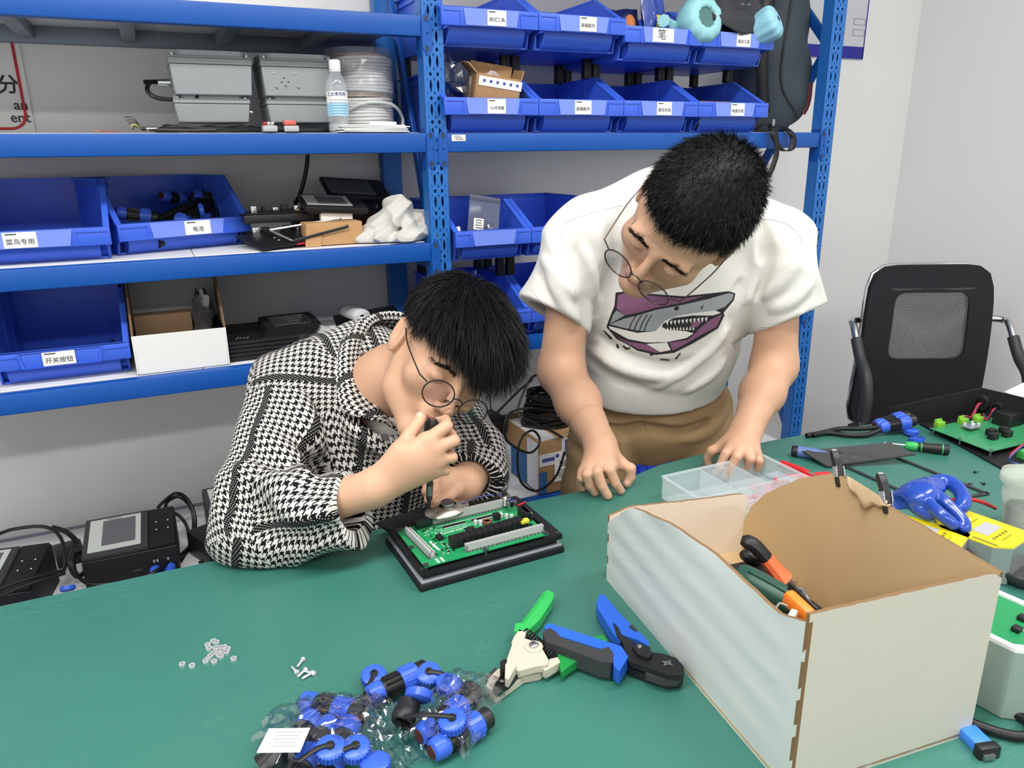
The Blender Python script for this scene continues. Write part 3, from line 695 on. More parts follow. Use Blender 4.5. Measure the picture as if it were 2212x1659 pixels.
MB(RY(PI/2)).lathe([(.0055, .076), (.0055, .082), (.004, .084)], 12, 0, TR(-.022, -.03, 0)).out('cable_gland', m_chrome, boxes[0])
def bundle(name, label, ctr, r, n, seed, rc=.0035, flat=.3, cat='cable', mtl=None, rx=1.0, spread=.012, group=None, turns=28):
    rd = random.Random(seed); b = MB(); P = []
    for k in range(n):
        dx, dy, dz = [rd.uniform(-1, 1)*spread for _ in range(3)]; rr = r*rd.uniform(.85, 1.12)
        for i in range(turns):
            a = 2*PI*i/turns
            P.append((ctr[0]+dx+rr*rx*math.cos(a), ctr[1]+dy+rr*flat*math.sin(a), ctr[2]+rc+abs(dz)*.8+.004*k/n+.003*math.sin(3*a+k)))
    b.tube(P, rc, 6); o = b.out(name, mtl or m_cable); return tag(o, label, cat, group)
bundle('cable_bundle', 'coil of black cable under the left pair of grey enclosures', (.13, 1.79, zs), .095, 5, 1, flat=.42, spread=.008)
bundle('cable_bundle', 'coil of black cable under the right pair of grey enclosures', (.325, 1.80, zs), .085, 5, 2, flat=.45, spread=.008)
t = thing('loose_lead', 'black lead with stripped wire ends lying on the upper left shelf', 'cable', (.03, 1.735, zs))
MB().tube(catmull([(.11, 0, .005), (.05, .002, .004), (-.005, .008, .006), (-.03, .01, .008)], 6), .0038).out('cable', m_cable, t)
MB().cyl((-.02, .01, .007), (.0, .009, .007), .0045).out('metal_sleeve', m_steel, t)
for i, c in enumerate([m_black, m_yel, m_black, m_black, m_black]):
    MB().tube(catmull([(-.03, .01, .008), (-.04, .012+.003*i, .012+.004*i), (-.045-.003*i, .014+.004*(i-2), .006+.006*i)], 4), .0009, 5).out('wire', c, t)
t = thing('wire_ends', 'thin coloured wire ends lying at the far left of the upper shelf', 'wire', (-.07, 1.73, zs))
for i, c in enumerate([m_red, m_yel, m_inkb]): MB().tube(catmull([(.03, 0, .002), (.0, .002*i, .002), (-.012, .006*i-.004, .004+.002*i)], 4), .0006, 5).out('wire', c, t)
def lever_conn(x, y, lb, tall, k):
    t = thing('wire_connector', lb, 'connector', (x, y, zs), .2-.3*k, group='lever wire connectors on the upper left shelf')
    MB().box((0, 0, .007), (.03, .014, .012), ch=.002).out('housing', mat('clear_grey_plastic', (200, 196, 196), .2, alpha=.85), t)
    for i in range(3): MB(TR(-.012+.008*i, 0, .013) @ RX(-.1-.5*tall)).box((.002, 0, .002), (.006, .014, .003)).out('lever', mat('red_lever', (206, 74, 70), .35) if not tall or i == 0 else m_white, t)
lever_conn(.243, 1.712, 'white and grey lever wire connector beside the coil', 1, 0); lever_conn(.288, 1.715, 'red lever wire connector, lower of the pair', 0, 1)
t = thing('wire_connector', 'red lever wire connector lying on top of another one', 'connector', (.286, 1.722, zs+.0145), .3, group='lever wire connectors on the upper left shelf')
MB().box((0, 0, .005), (.026, .012, .009), ch=.002).out('housing', mat('red_clear', (214, 110, 104), .25), t)
# spools
m_wirew = mat('white_wire', (205, 205, 205), .5)
def spool(lb, x, y, z, r, h, n, wrap):
    t = thing('wire_spool', lb, 'spool', (x, y, z), group='white wire spools'); b = MB(); rd = random.Random(n)
    for k in range(n):
        zz = .006+(h-.012)*(k+.5)/n; b.tube([((r*rd.uniform(.985, 1.0))*math.cos(a), (r)*math.sin(a), zz+.0012*math.sin(a*2+k)) for a in [2*PI*i/28 for i in range(28)]], (h-.012)/n*.56, 6, closed=True)
    b.out('wound_wire', m_wirew, t)
    for zz in (.002, h-.002): MB().lathe([(.02, zz-.002), (r-.006, zz-.002), (r-.006, zz+.002), (.02, zz+.002)], 28).out('flange', m_card, t)
    MB().lathe([(.02, 0), (.02, h)], 20, cap=False).out('core', m_card, t)
    return t
sp = spool('bare spool of white wire, lower of the two', .475, 1.845, zs, .07, .082, 10, 0)
MB().tube(catmull([(-.068, -.03, .03), (-.02, -.08, .062), (.05, -.07, .062), (.085, -.04, .035), (.083, -.035, .006)], 8), .0035).out('loose_end', m_wirew, sp)
sp = spool('spool of white wire wrapped in clear film, stacked on top', .476, 1.845, zs+.083, .071, .086, 11, 1)
b = MB(); P = []
for k in range(9):
    zz = -.006+k*.013; P.append([((.076+.006*mnoise.noise((math.cos(a)*3, math.sin(a)*3, k*.9)))*math.cos(a), (.076+.006*mnoise.noise((math.cos(a)*3, math.sin(a)*3, k*.9)))*math.sin(a), zz) for a in [2*PI*i/32 for i in range(32)]])
b.grid(P, closed=True); b.out('film_wrap', mat('spool_film', (190, 192, 200), .12, alpha=.3, spec=1, coat=.4), sp, smooth=0)
# cleaner bottle
t = thing('cleaner_bottle', 'clear bottle of cleaner with a white cap and pale blue label', 'bottle', (.396, 1.745, zs))
MB().lathe([(.018, 0), (.0225, .003), (.023, .012), (.0215, .02), (.0225, .026), (.0225, .082), (.023, .09), (.02, .105), (.013, .12), (.0105, .124), (.0105, .132)], 28).out('bottle_body', mat('clear_pet', (225, 230, 235), .05, alpha=.28, spec=1, coat=.6), t)
MB().lathe([(.0205, .004), (.0205, .018)], 24).out('liquid', mat('clear_liquid', (205, 212, 220), .05, alpha=.35), t)
c = MB(); c.lathe([(.0118, .128), (.0118, .146), (.0105, .148), (.001, .148)], 24); c.lathe([(.0122, .124), (.0122, .1275)], 24)
for i in range(24): c.box((0, 0, 0), (.0008, .0012, .015), 0, RZ(i*PI/12) @ TR(.0118, 0, .137))
c.out('cap', m_white, t)
lab = MB(); P = []
for z in (.034, .06, .084): P.append([(.0229*math.sin(a), -.0229*math.cos(a), z) for a in [-1.75+i*.2 for i in range(18)]])
lab.grid(P[:2], 1); lab.grid(P[1:], 0); lb_ = lab.out('label', [m_paper, mat('pale_blue_print', (165, 212, 232), .6)], t)
for i, ch in enumerate('工业清洗剂'):
    a = -1.02+i*.37; text(ch, .0085, RZ(a) @ TR(0, -.0232, .0775) @ FACE_Y, m_inkb, lb_)
for k in range(6):
    for i in range(7): 
        a = -.9+i*.25; MB(RZ(a)).box((0, -.0231, .066-.0055*k), (.0048, .0002, .0009)).out('lettering', m_inkb, lb_)
# stack of white cards
for i in range(6):
    o = MB(TR(.465+.003*math.sin(i*2.2), 1.735, zs+.0026*i) @ RZ(.04*math.sin(i*1.7))).box((0, 0, .0012), (.15+.008*math.cos(i*3), .062, .002)).out('white_card', m_paper, smooth=0)
    tag(o, ['lowest', 'second lowest', 'third lowest', 'third highest', 'second highest', 'highest'][i]+' white card in the stack before the wire spools', 'card', 'white cards in a stack')
t = thing('white_clip', 'flat white plastic clip with a slot on the card stack', 'clip', (.487, 1.722, zs+.0158), .05)
MB().ring(rrect(.062, .018, .002), rrect(.05, .007, .003, 4, 0, 0), 0, .006).out('clip_body', m_white, t)

# ------------------------------------------------------------------ middle left shelf
zm = 1.1205
t = thing('circuit_stack', 'stack of two black trays with metal connector boards', 'electronics', (.265, 1.87, zm), .03)
for k in (0, 1):
    z = .005+.047*k
    MB().box((0, 0, z+.008), (.17, .11, .018), ch=.002).out('tray', m_black, t); MB().box((0, .005, z+.019), (.155, .09, .002)).out('circuit_board', m_dark, t)
    rd = random.Random(k)
    for i in range(6): 
        wd = rd.choice((.012, .016, .008)); MB().box((-.06+.024*i, -.035+.01*(i % 2), z+.028), (wd, .016, .016-.004*(i % 3)), ch=.001).out('metal_socket', m_chrome if i % 2 == 0 else m_black, t)
t = thing('brown_case', 'reddish brown leather-like case behind the touch panels', 'case', (.42, 1.985, zm))
for x, w in ((-.045, .12), (.09, .1)):
    MB().box((x, 0, .035), (w, .07, .07), ch=.005).out('case_body', mat('brown_case', (112, 66, 44), .55, bump=(200, .3)), t)
MB().box((-.02, -.036, .034), (.03, .001, .04)).out('label_card', m_paper, t); MB().box((.11, -.036, .034), (.03, .001, .02)).out('label_card', m_paper, t)
t = thing('small_carton', 'small closed kraft carton at the front of the middle shelf', 'carton', (.367, 1.775, zm), .03)
MB().box((0, 0, .026), (.128, .065, .050), ch=.002).out('carton_body', mat('kraft_carton', (190, 148, 102), .8, vary=(20, .04)), t)
MB().prism([(-.07, 0), (-.035, 0), (-.03, .03), (-.055, .048), (-.064, .048)], 0, .002, 0, TR(0, -.0335, 0) @ FACE_Y).out('flap', mat('kraft_carton', (190, 148, 102)), t)
def touch_panel(name, label, M, w, d, th, m_s, sub=True, group='touch panels on the middle shelf'):
    t = thing(name, label, 'touch panel', M=M, group=group)
    MB().box((0, 0, th*.6), (w, d, th*.75), ch=.003).out('bezel', m_blackm, t)
    if sub: MB().box((0, .002, th*.1), (w*.9, d*.85, th*.4), ch=.002).out('housing', m_black, t)
    s = MB().box((-w*.1, 0, th), (w*.72, d*.74, .001)).out('overlay', m_s, t)
    MB().box((-w*.04, 0, th+.0009), (w*.46, d*.58, .0008)).out('screen', mat('dark_screen', (92, 94, 98), .2), s)
    return t
m_ovl = mat('grey_overlay', (168, 170, 170), .4); m_ovl2 = mat('dim_overlay', (96, 98, 102), .35)
touch_panel('touch_screen', 'grey framed touch panel propped on the small kraft carton', TR(.385, 1.83, zm+.075) @ RX(math.radians(14)) @ RY(math.radians(4)), .145, .10, .02, m_ovl)
touch_panel('touch_screen', 'dark touch panel leaning uppermost at the back of the shelf', TR(.475, 1.97, zm+.103) @ RX(math.radians(20)) @ RY(math.radians(5)), .16, .12, .016, m_ovl2)
t = thing('black_plate', 'black plate with white dots under the uppermost touch panel', 'plate', M=TR(.48, 1.90, zm+.077) @ RX(math.radians(13)) @ RZ(-.2))
MB().box((0, 0, 0), (.16, .12, .004), ch=.001).out('plate', m_blackm, t)
for i in range(4): MB().lathe([(.0005, .0022), (.0022, .0022), (.0022, .0018)], 10, 0, TR(.028+.018*(i % 2), -.03+.018*(i//2), .0006)).out('hole', m_paper, t)
t = thing('white_terminal_strip', 'white ribbed terminal strip resting on the kraft carton', 'terminal strip', (.385, 1.80, zm+.0525), .02)
MB().box((0, 0, .0085), (.074, .02, .017), ch=.001).out('strip_body', m_paper, t)
for i in range(18): MB().box((-.034+.004*i, -.0105, .004), (.0015, .002, .008)).out('tooth', m_paper, t)
t = thing('black_cover_plate', 'black cover plate with white holes lying near the shelf edge', 'plate', M=TR(.245, 1.785, zm+.018) @ RX(math.radians(11)) @ RZ(.35))
MB().box((0, 0, 0), (.14, .12, .004), ch=.001).out('plate', m_blackm, t)
for i in range(4): MB().lathe([(.0005, .0022), (.0024, .0022), (.0024, .0018)], 10, 0, TR(-.006+.02*(i % 2), -.02+.02*(i//2), .0006)).out('hole', m_paper, t)
MB().box((.03, -.061, 0), (.03, .002, .003)).out('red_edge', m_red, t)
t = thing('thin_surround', 'thin black and silver frame leaning on the kraft carton', 'frame', M=I4)
P0, P1, P2, P3 = on_y(582, 498, 1.78), on_y(632, 521, 1.735), on_y(752, 489, 1.735), on_y(735, 472, 1.79)
for a, b_, m in ((P0, P1, m_steel), (P1, P2, m_blackm), (P2, P3, m_steel), (P3, P0, m_steel)):
    MB().tube([a, b_], .003, 4, sx=.5).out('frame_bar', m, t)
tag(MB().tube(catmull([on_y(665, 335, 2.02), on_y(660, 375, 2.03), on_y(648, 420, 2.03), on_y(637, 440, 2.02)], 6), .0055, 8).out('hanging_cable', m_cable), 'black cable hanging down behind the middle shelf', 'cable')
# white rag
t = thing('white_rag', 'crumpled white cotton rag beside the middle post', 'rag', (.525, 1.77, zm))
m_rag = mat('white_cotton_rag', (206, 204, 198), .95, bump=(220, .5))
def rag(t):
    G = Solid((-.12, -.07, -.01), (.12, .07, .12), .0026)
    for P in ([(-.085, 0, .014), (-.06, 0, .036), (-.03, -.005, .056), (-.008, 0, .080), (.012, 0, .078), (.018, 0, .05), (.008, -.006, .02)], [(-.08, -.02, .012), (-.05, -.025, .014), (-.028, -.02, .03), (-.012, -.016, .055), (0, -.012, .068)], [(.004, -.03, .010), (.03, -.03, .014), (.055, -.026, .02), (.066, -.02, .016)], [(.0, .02, .014), (.035, .015, .034), (.055, .0, .046), (.066, -.01, .03)], [(-.02, -.034, .008), (.005, -.038, .009), (.02, -.03, .02), (.014, -.022, .045)]):
        C_ = catmull(P, 5)
        for a_, b_ in zip(C_[:-1], C_[1:]): G.cone(a_, b_, .025, .025, .012, flat=.55, side=(.15, 1, .1))
    rd_ = lambda q: 1-2*np.abs(np.sin(q)); G.op(lambda X_, Y_, Z_: -.0035*rd_(48*X_+38*Z_+1.4*np.sin(50*Y_))-.0022*rd_(70*Z_-62*X_+40*Y_), G.lo, G.lo+G.h*G.n, 0, 'd'); G.cut((0, 0, .0015), (0, 0, -1))
    V, Q = G.mesh(); mesh_vq('folds', relax(V, Q, 1), Q, m_rag, t)
rag(t)
MB().tube(catmull([(.03, -.02, .035), (.05, -.025, .05), (.068, -.03, .057), (.084, -.032, .054)], 5), [.003+.0032*min(1, i/10) for i in range(16)], 8).out('twisted_corner', m_rag, t)

# ------------------------------------------------------------------ lower left shelf
zl = .8785
t = carton('white_carton', 'open white carton holding boxes and a foil bag', TR(.0155, 1.80, zl), (.186, .17, .083), m=mat('white_card_outside', (230, 229, 226), .7))
th = .004
for x in (-.091, .091): MB().prism([(-.083, .0), (.083, 0), (.083, .19), (.02, .19), (-.083, .083)], x-th/2, x+th/2, 0, Matrix(((0, 0, 1, 0), (1, 0, 0, 0), (0, 1, 0, 0), (0, 0, 0, 1)))).out('side_panel', mat('brown_card_inside', (112, 90, 66), .9), t)
MB().box((0, .083, .095), (.182, .004, .19)).out('back_panel', mat('grey_card', (150, 150, 152), .8), t)
t = thing('brown_inner_box', 'brown box lying inside the white carton', 'box', (-.013, 1.835, zl+.006)); MB().box((0, 0, .05), (.118, .04, .1), ch=.002).out('box_body', mat('tan_card', (150, 122, 92), .85), t); MB().box((0, -.0215, .022), (.112, .003, .04)).out('dark_slot', m_black, t)
t = thing('foil_bag', 'grey foil bag standing in the white carton', 'bag', (.073, 1.82, zl+.01)); b = MB(); crumple(b, (0, 0, .07), (.022, .03, .07), 44, 14); b.out('bag_body', mat('grey_foil', (110, 112, 116), .22, .5, alpha=.92), t)
# black frames with windows
rng = ['bottom', 'second', 'third', 'fourth', 'top']
for k in range(5):
    M0 = TR(.185+.002*math.sin(k*3), 1.83, zl+.009*k+.001) @ RZ(.02*math.sin(k*2))
    t = thing('black_sheet', rng[k]+' black panel in the stack of black panels', 'panel', M=M0, group='stacked black panels')
    MB().box((0, 0, .004), (.155, .20, .0075), ch=.0008).out('plate', m_blackm, t)
    if k == 4:
        for i in range(9): MB().lathe([(.0005, .0082), (.0011, .0082), (.0011, .0078)], 8, 0, TR(-.055+.008*(i % 4)+.003*(i//4), -.07+.009*(i//4), 0)).out('hole', m_paper, t)
for k in range(4):
    t = thing('window_plate', ['lowest', 'second lowest', 'second highest', 'highest'][k]+' black frame with a silver window opening', 'frame', M=TR(.248+.0025*k, 1.80, zl+.047+.0055*k) @ RX(math.radians(3)) @ RZ(-.04+.03*k), group='black frames with window openings')
    MB().ring(sq(16, .125, .12), sq(16, .088, .082), 0, .0045).out('frame_plate', m_blackm, t); MB().ring(sq(16, .088, .082), sq(16, .082, .076), .001, .0055).out('silver_edge', m_steel, t)
# white panel, bag rolls and folder at the right of the lower shelf
t = thing('white_sheet_metal', 'long white metal panel lying on the lower shelf', 'panel', (.43, 1.83, zl+.022), .05)
MB().box((0, 0, .008), (.20, .14, .016), ch=.002).out('panel_body', m_white, t); MB().box((-.0, -.071, .006), (.19, .003, .009)).out('dark_edge', m_dark, t)
t = thing('white_sheet_metal', 'thin white panel under the long white panel', 'panel', (.425, 1.84, zl), .03); MB().box((0, 0, .01), (.20, .16, .02), ch=.002).out('panel_body', mat('offwhite_metal', (205, 207, 208), .4), t)
t = thing('folded_bag', 'folded translucent bag poking out left of the white panels', 'bag', (.325, 1.765, zl)); b = MB(); crumple(b, (0, 0, .026), (.035, .03, .024), 51, 16); b.out('bag_body', mat('milky_bag', (205, 206, 204), .35, alpha=.8), t, smooth=60)
t = thing('black_folder', 'black plastic folder lying on the white panels', 'folder', M=TR(.455, 1.86, zl+.042) @ RY(math.radians(-6)) @ RZ(-.15))
MB().box((0, 0, .004), (.16, .12, .006), ch=.001).out('folder_body', m_black, t); MB(TR(-.05, -.03, .004) @ RY(-.35)).box((-.03, 0, .004), (.06, .09, .003)).out('folder_flap', m_black, t)
t = thing('bag_roll', 'rolled white plastic bag on top of the black folder', 'bag roll', M=TR(.413, 1.80, zl+.068) @ RZ(.25))
b = MB()
for k in range(4): b.tube([(.02*0+(.015-.003*k)*math.cos(a)*1.3, -.035, (.013-.003*k)*math.sin(a)) for a in [2*PI*i/20 for i in range(20)]], .0014, 5, closed=True)
b.out('roll_end', m_white, t); MB(RX(-PI/2)).lathe([(.0165, -.035), (.0175, -.02), (.017, .03), (.016, .05)], 20, 0, Matrix.Diagonal((1.25, .85, 1, 1)), cap=False).out('roll_body', mat('milky_roll', (196, 198, 200), .35, alpha=.9), t, solid=.001)
# ------------------------------------------------------------------ big white document box on the bench
bP, bQ, bR = Vector((.458, .394, TZ)), Vector((.678, .371, TZ)), Vector((.501, .779, TZ)); bS = bR+bQ-bP
m_wbox = mat('white_box_card', (206, 200, 188), .6, vary=(4, .03), bump=(40, .08))
m_wboxs = mat('creased_white_card', (208, 212, 210), .45, vary=(6, .05), bump=(22, .25))
m_wboxi = mat('cream_card', (226, 215, 200), .7)
m_brown = mat('brown_box_lining', (194, 167, 126), .85, vary=(6, .06), bump=(60, .1))
bx = thing('document_box', 'large worn white document box with brown lining full of tools', 'box', (0, 0, 0))
def wall(name, A, B_, prof, m_out, m_in, th=.004, ridges=False, n=40, inward=1):
    d = (B_-A); L = d.length; d.normalize(); nrm = Vector((-d.y, d.x, 0))*inward
    s_, h_ = zip(*prof); rows = []; rin = []
    for i in range(n+1):
        t = i/n; hh = float(np.interp(t, s_, h_))+.0012*mnoise.noise((t*23, 3, 1)); ro = []; ri = []
        for j in range(15):
            z = hh*j/14; p = A+d*(L*t); off = 0
            if ridges:
                off = .0019*(1-2*abs(math.sin((z/.19*5+.9*t)*PI)))*min(1, z/.05)*(1-.5*t)*min(1, t*12, (1-t)*12)+.003*math.sin(PI*t)*(z/.19)
            ro.append(p+nrm*off+Vector((0, 0, z))); ri.append(p+nrm*(off+th)+Vector((0, 0, z)))
        rows.append(ro); rin.append(ri)
    b = MB(); fl = inward > 0
    b.grid(rows if fl else [r[::-1] for r in rows], 0); b.grid([r[::-1] for r in rin] if fl else rin, 1)
    b.grid([[rows[i][-1], rin[i][-1]] for i in range(n+1)], 2); b.grid([rows[0], rin[0]], 2); b.grid([rows[-1], rin[-1]], 2)
    return b.out(name, [m_out, m_in, m_cardk], bx, smooth=50)
wall('side_wall', bR, bP, [(0, .088), (.05, .105), (.16, .14), (.4, .163), (.63, .17), (.9, .168), (1, .184)], m_wboxs, m_brown, ridges=True, inward=-1 if ((bP-bR).cross(bQ-bR)).z < 0 else 1)
wall('front_wall', bP, bQ, [(0, .192), (.94, .188), (.97, .185), (1, .18)], m_wbox, m_wboxi, inward=1)
wall('side_wall', bQ, bS, [(0, .187), (.39, .192), (.53, .1965), (.57, .196), (.72, .165), (.88, .116), (.95, .085), (.985, .06), (1, .03)], m_wboxi, m_brown, inward=1)
wall('back_wall', bS, bR, [(0, .09), (.04, .097), (.5, .102), (.85, .108), (1, .1)], m_wboxi, m_wboxi, inward=1)
MB().add([bP+Vector((0, 0, .004)), bQ+Vector((0, 0, .004)), bS+Vector((0, 0, .004)), bR+Vector((0, 0, .004))], [(0, 1, 2, 3)]).out('bottom', m_brown, bx, smooth=0, solid=.003)
dS = (bS-bQ)
def onQS(s, h, off=0): return bQ+dS*s+Vector((-.02*off, 0, h))
b = MB(); rows = []
for i in range(13):
    t = i/12; p = onQS(.52-.16*t, .196-.004*t); w = .012*math.sin(PI*min(1, t*1.15))+.003*math.sin(t*17)
    rows.append([p+Vector((.004, 0, 0)), p+Vector((-.004, 0, .005)), p+Vector((-.008, -.004, -w*.5)), p+Vector((-.006-w*.3, -.006, -w*1.3))])
b.grid(rows); b.out('torn_flap', mat('torn_paper_layer', (196, 170, 134), .9), bx, solid=.0012)
# spring clips on the rim
m_clipt = mat('speckled_velcro', (120, 122, 126), .8)
def velcro(m):
    nt = m.node_tree; p = nt.nodes['Principled BSDF']; tc = nt.nodes.new('ShaderNodeTexCoord'); v = nt.nodes.new('ShaderNodeTexVoronoi'); v.inputs['Scale'].default_value = 900
    r = nt.nodes.new('ShaderNodeValToRGB'); r.color_ramp.elements[0].color = S(60, 62, 66); r.color_ramp.elements[1].color = S(190, 192, 196); r.color_ramp.elements[0].position = .3; r.color_ramp.elements[1].position = .6
    nt.links.new(tc.outputs['Object'], v.inputs['Vector']); nt.links.new(v.outputs['Distance'], r.inputs[0]); nt.links.new(r.outputs[0], p.inputs['Base Color'])
velcro(m_clipt)
def clip(label, p, ang):
    t = thing('spring_clip', label, 'clip', M=TR(*p) @ RZ(ang) @ RY(math.radians(28)) @ Matrix.Scale(.72, 4), group='black clips on the document box')
    P = [(-.003, -.028), (.004, -.026), (.007, -.005), (.008, .012), (.012, .03), (.008, .036), (.001, .03), (-.004, .014), (-.006, -.004)]
    MB().prism(P, -.006, .006, 0, Matrix(((1, 0, 0, 0), (0, 0, 1, 0), (0, 1, 0, 0), (0, 0, 0, 1)))).out('clip_body', m_black, t, bevel=.002)
    MB().box((-.0006, -.0066, -.002), (.012, .0016, .018)).out('velcro_patch', m_clipt, t, smooth=0)
    MB().box((-.001, .0066, -.002), (.012, .0016, .018)).out('velcro_patch', m_clipt, t, smooth=0)
    MB().box((.0085, 0, .0335), (.007, .0095, .006), ch=.002).out('grey_tip', mat('grey_tip', (150, 152, 154), .4), t)
clip('black clip on the box rim, nearer the clear organiser', onQS(.565, .20), 1.2)
clip('black clip on the box rim beside the blue glove', onQS(.375, .20), 1.2)
# tools inside the box
def inbox(u, v, h):           # pixel on the horizontal plane h above the bench
    return on_z(u, v, TZ+h)
m_orange = mat('orange_grip', (232, 110, 66), .45); m_dgreen = mat('dark_green_grip', (34, 74, 62), .4)
t = thing('orange_pliers', 'pliers with orange and black grips in the document box', 'pliers', (0, 0, 0))
h0 = .125
for k, (A, B_) in enumerate([((1601, 1166), (1693, 1252)), ((1603, 1200), (1672, 1255))]):
    a = inbox(*A, h0+.012-.03*k); c = inbox(*B_, h0-.03-.03*k); mid = a.lerp(c, .58)+Vector((0, 0, .006))
    pts = catmull([a, a.lerp(mid, .5)+Vector((0, 0, .005)), mid], 6); MB().tube(pts, [.0045+.0035*min(1, i/3) for i in range(len(pts))], 10, sx=1.3).out('black_grip', m_black, t)
    pts = catmull([mid, mid.lerp(c, .6), c], 6); MB().tube(pts, [.0085+.003*(i/12)**2 for i in range(len(pts))], 10, sx=1.25).out('orange_grip', m_orange, t)
    if k == 0: MB().tube([c, c+(c-a)*.25+Vector((0, 0, -.012)), c+(c-a)*.55+Vector((.0, 0, -.03))], [.008, .009, .006], 8).out('jaw', m_steel, t)
t = thing('green_screwdriver', 'stubby screwdriver with a dark green grip in the document box', 'screwdriver', (0, 0, 0))
a, c = inbox(1592, 1238, .135), inbox(1712, 1305, .125); dv = (c-a)
MB(frame(a, dv)).lathe([(.001, 0), (.010, .001), (.0135, .006), (.0145, .02), (.0145, .045), (.0135, .065), (.0125, dv.length), (.009, dv.length+.002)], 20, 0, RY(PI/2)).out('handle', m_dgreen, t)
MB(frame(a, dv)).box((.038, -.006, .0135), (.05, .0025, .003), ch=.001).out('grip_ridge', m_dgreen, t); MB(frame(a, dv)).sph((.078, -.004, .0115), (.008, .006, .003), 12).out('thumb_dimple', mat('dark_green_gloss', (30, 66, 56), .2), t)
MB().cyl(c, c+dv*.5+Vector((0, 0, -.03)), .004).out('shaft', m_chrome, t)
t = thing('box_cutter', 'orange box cutter with a black slider in the document box', 'knife', (0, 0, 0))
a, c = inbox(1705, 1292, .145), inbox(1745, 1330, .14); dv = c-a
MB(frame(a, dv)).box((dv.length/2, 0, 0), (dv.length*1.3, .012, .016), ch=.003).out('body', mat('bright_orange', (240, 132, 48), .4), t); MB(frame(a, dv)).box((dv.length/2-.004, .0075, .005), (dv.length*1.5, .003, .008), ch=.001).out('slider', m_black, t)
t = thing('open_spanner', 'chrome open ended spanner head in the document box', 'spanner', (0, 0, 0))
p = inbox(1562, 1228, .04); b = MB(TR(*p) @ RZ(2.2))
b.prism([(.012*math.cos(a), .012*math.sin(a)) for a in [.6+i*.42 for i in range(13)]]+[(.004, -.004), (-.002, -.002), (.0, .006)], 0, .005); b.box((-.05, 0, .0025), (.085, .010, .005), ch=.001); b.out('spanner_body', m_chrome, t)
t = thing('chrome_pliers', 'chrome tool jaw leaning on the brown box lining', 'tool', (0, 0, 0))
MB().tube(catmull([inbox(1722, 1275, .12), inbox(1738, 1295, .125), inbox(1752, 1315, .12)], 5), [.003, .006, .008, .008, .007, .006, .005, .005, .004, .004, .003], 10).out('jaw', m_chrome, t)
t = thing('yellow_pencil', 'yellow pencil end beside the green screwdriver', 'pencil', (0, 0, 0)); MB().cyl(inbox(1665, 1312, .15), inbox(1690, 1332, .14), .003, n=6).out('pencil_body', m_yel, t)
t = thing('metal_bracket', 'small bright metal bracket at the near corner inside the box', 'bracket', (0, 0, 0))
p = inbox(1712, 1330, .145); MB(TR(*p) @ RZ(.5)).box((0, 0, 0), (.012, .006, .008), ch=.001).out('block', m_white, t); MB(TR(*p)).tube(catmull([(-.012, .004, -.002), (-.014, .008, .005), (-.006, .012, .008), (.002, .01, .004)], 5), .0013, 6).out('wire_loop', m_chrome, t)
q_ = inbox(1660, 1275, .10); MB(TR(q_.x-.004, q_.y-.005, TZ+.006) @ RZ(-.1)).box((0, 0, .045), (.085, .15, .09), ch=.004).out('dark_tool_case', m_black); tag(bpy.data.objects['dark_tool_case'], 'dark tool case under the screwdriver in the document box', 'case')

# ------------------------------------------------------------------ touch panel controller being assembled
c0 = Vector((.258, .861, TZ)); t = hmi = thing('controller_panel', 'opened black controller panel with a green circuit board', 'controller', (.258, .861, TZ), math.radians(2.2))
Wp, Dp = .227, .152
MB().box((Wp/2, Dp/2, .005), (Wp, Dp, .010), ch=.0015).out('front_bezel', m_blackm, t)
MB().box((Wp/2, Dp/2, .0118), (Wp-.006, Dp-.006, .0035), ch=.0005).out('grey_gasket', mat('grey_gasket', (150, 153, 162), .5), t)
MB().box((Wp/2, Dp/2, .018), (Wp-.016, Dp-.018, .010), ch=.001).out('inner_frame', m_black, t)
MB().ring(sq(32, Wp-.004, Dp-.004), sq(32, Wp-.03, Dp-.034), .0225, .030, 0, TR(Wp/2, Dp/2, 0)).out('rear_frame', m_blackm, t)
MB().box((Wp/2, Dp/2, .0245), (Wp-.034, Dp-.038, .002)).out('back_plate', m_dark, t)
for x in (.007, Wp-.007):
    for y in (.009, Dp-.009): MB().lathe([(.003, .030), (.003, .0312), (.0015, .0315)], 12, 0, TR(x, y, 0)).out('frame_screw', m_dark, t)
pz = .0355
pcb = MB().box((.105, .061, pz), (.193, .118, .0016)).out('circuit_board', m_green, t, smooth=0); pz += .0008
def comp(c, d, m, nm, ch=.0004, M=None): return MB(M).box(c, d, ch=ch).out(nm, m, pcb)
m_term = mat('grey_terminal_plastic', (176, 177, 176), .45); m_sol = mat('silver_pad', (200, 205, 205), .4)
def term(x0, y0, x1, y1, h, n, w=.0085):
    A = Vector((x0, y0, pz)); d = Vector((x1-x0, y1-y0, 0)); L = d.length; M = frame(A, d); b = MB(M)
    b.box((L/2, -w/2+.001, h/2), (L, .002, h)); b.box((L/2, w/2-.001, h*.42), (L, .002, h*.84)); b.box((L/2, 0, .0015), (L, w, .003)); b.box((.001, 0, h*.4), (.002, w, h*.8)); b.box((L-.001, 0, h*.4), (.002, w, h*.8))
    for i in range(n): b.box(((i+.5)*L/n, -w/2+.002, h), (L/n*.6, .003, .0016)); 
    b.out('terminal_block', m_term, pcb)
    q = MB(M)
    for i in range(n): q.box(((i+.5)*L/n, 0, .004), (.0012, .0012, .006)); q.box(((i+.5)*L/n, -w/2-.0004, .001), (.0012, .0012, .002))
    q.out('pin_row', m_dark, pcb)
term(.062, .112, .198-.018, .112, .0145, 21); term(.074, .014, .197, .014, .0125, 20); term(.020, .102, .026, .017, .0115, 14)
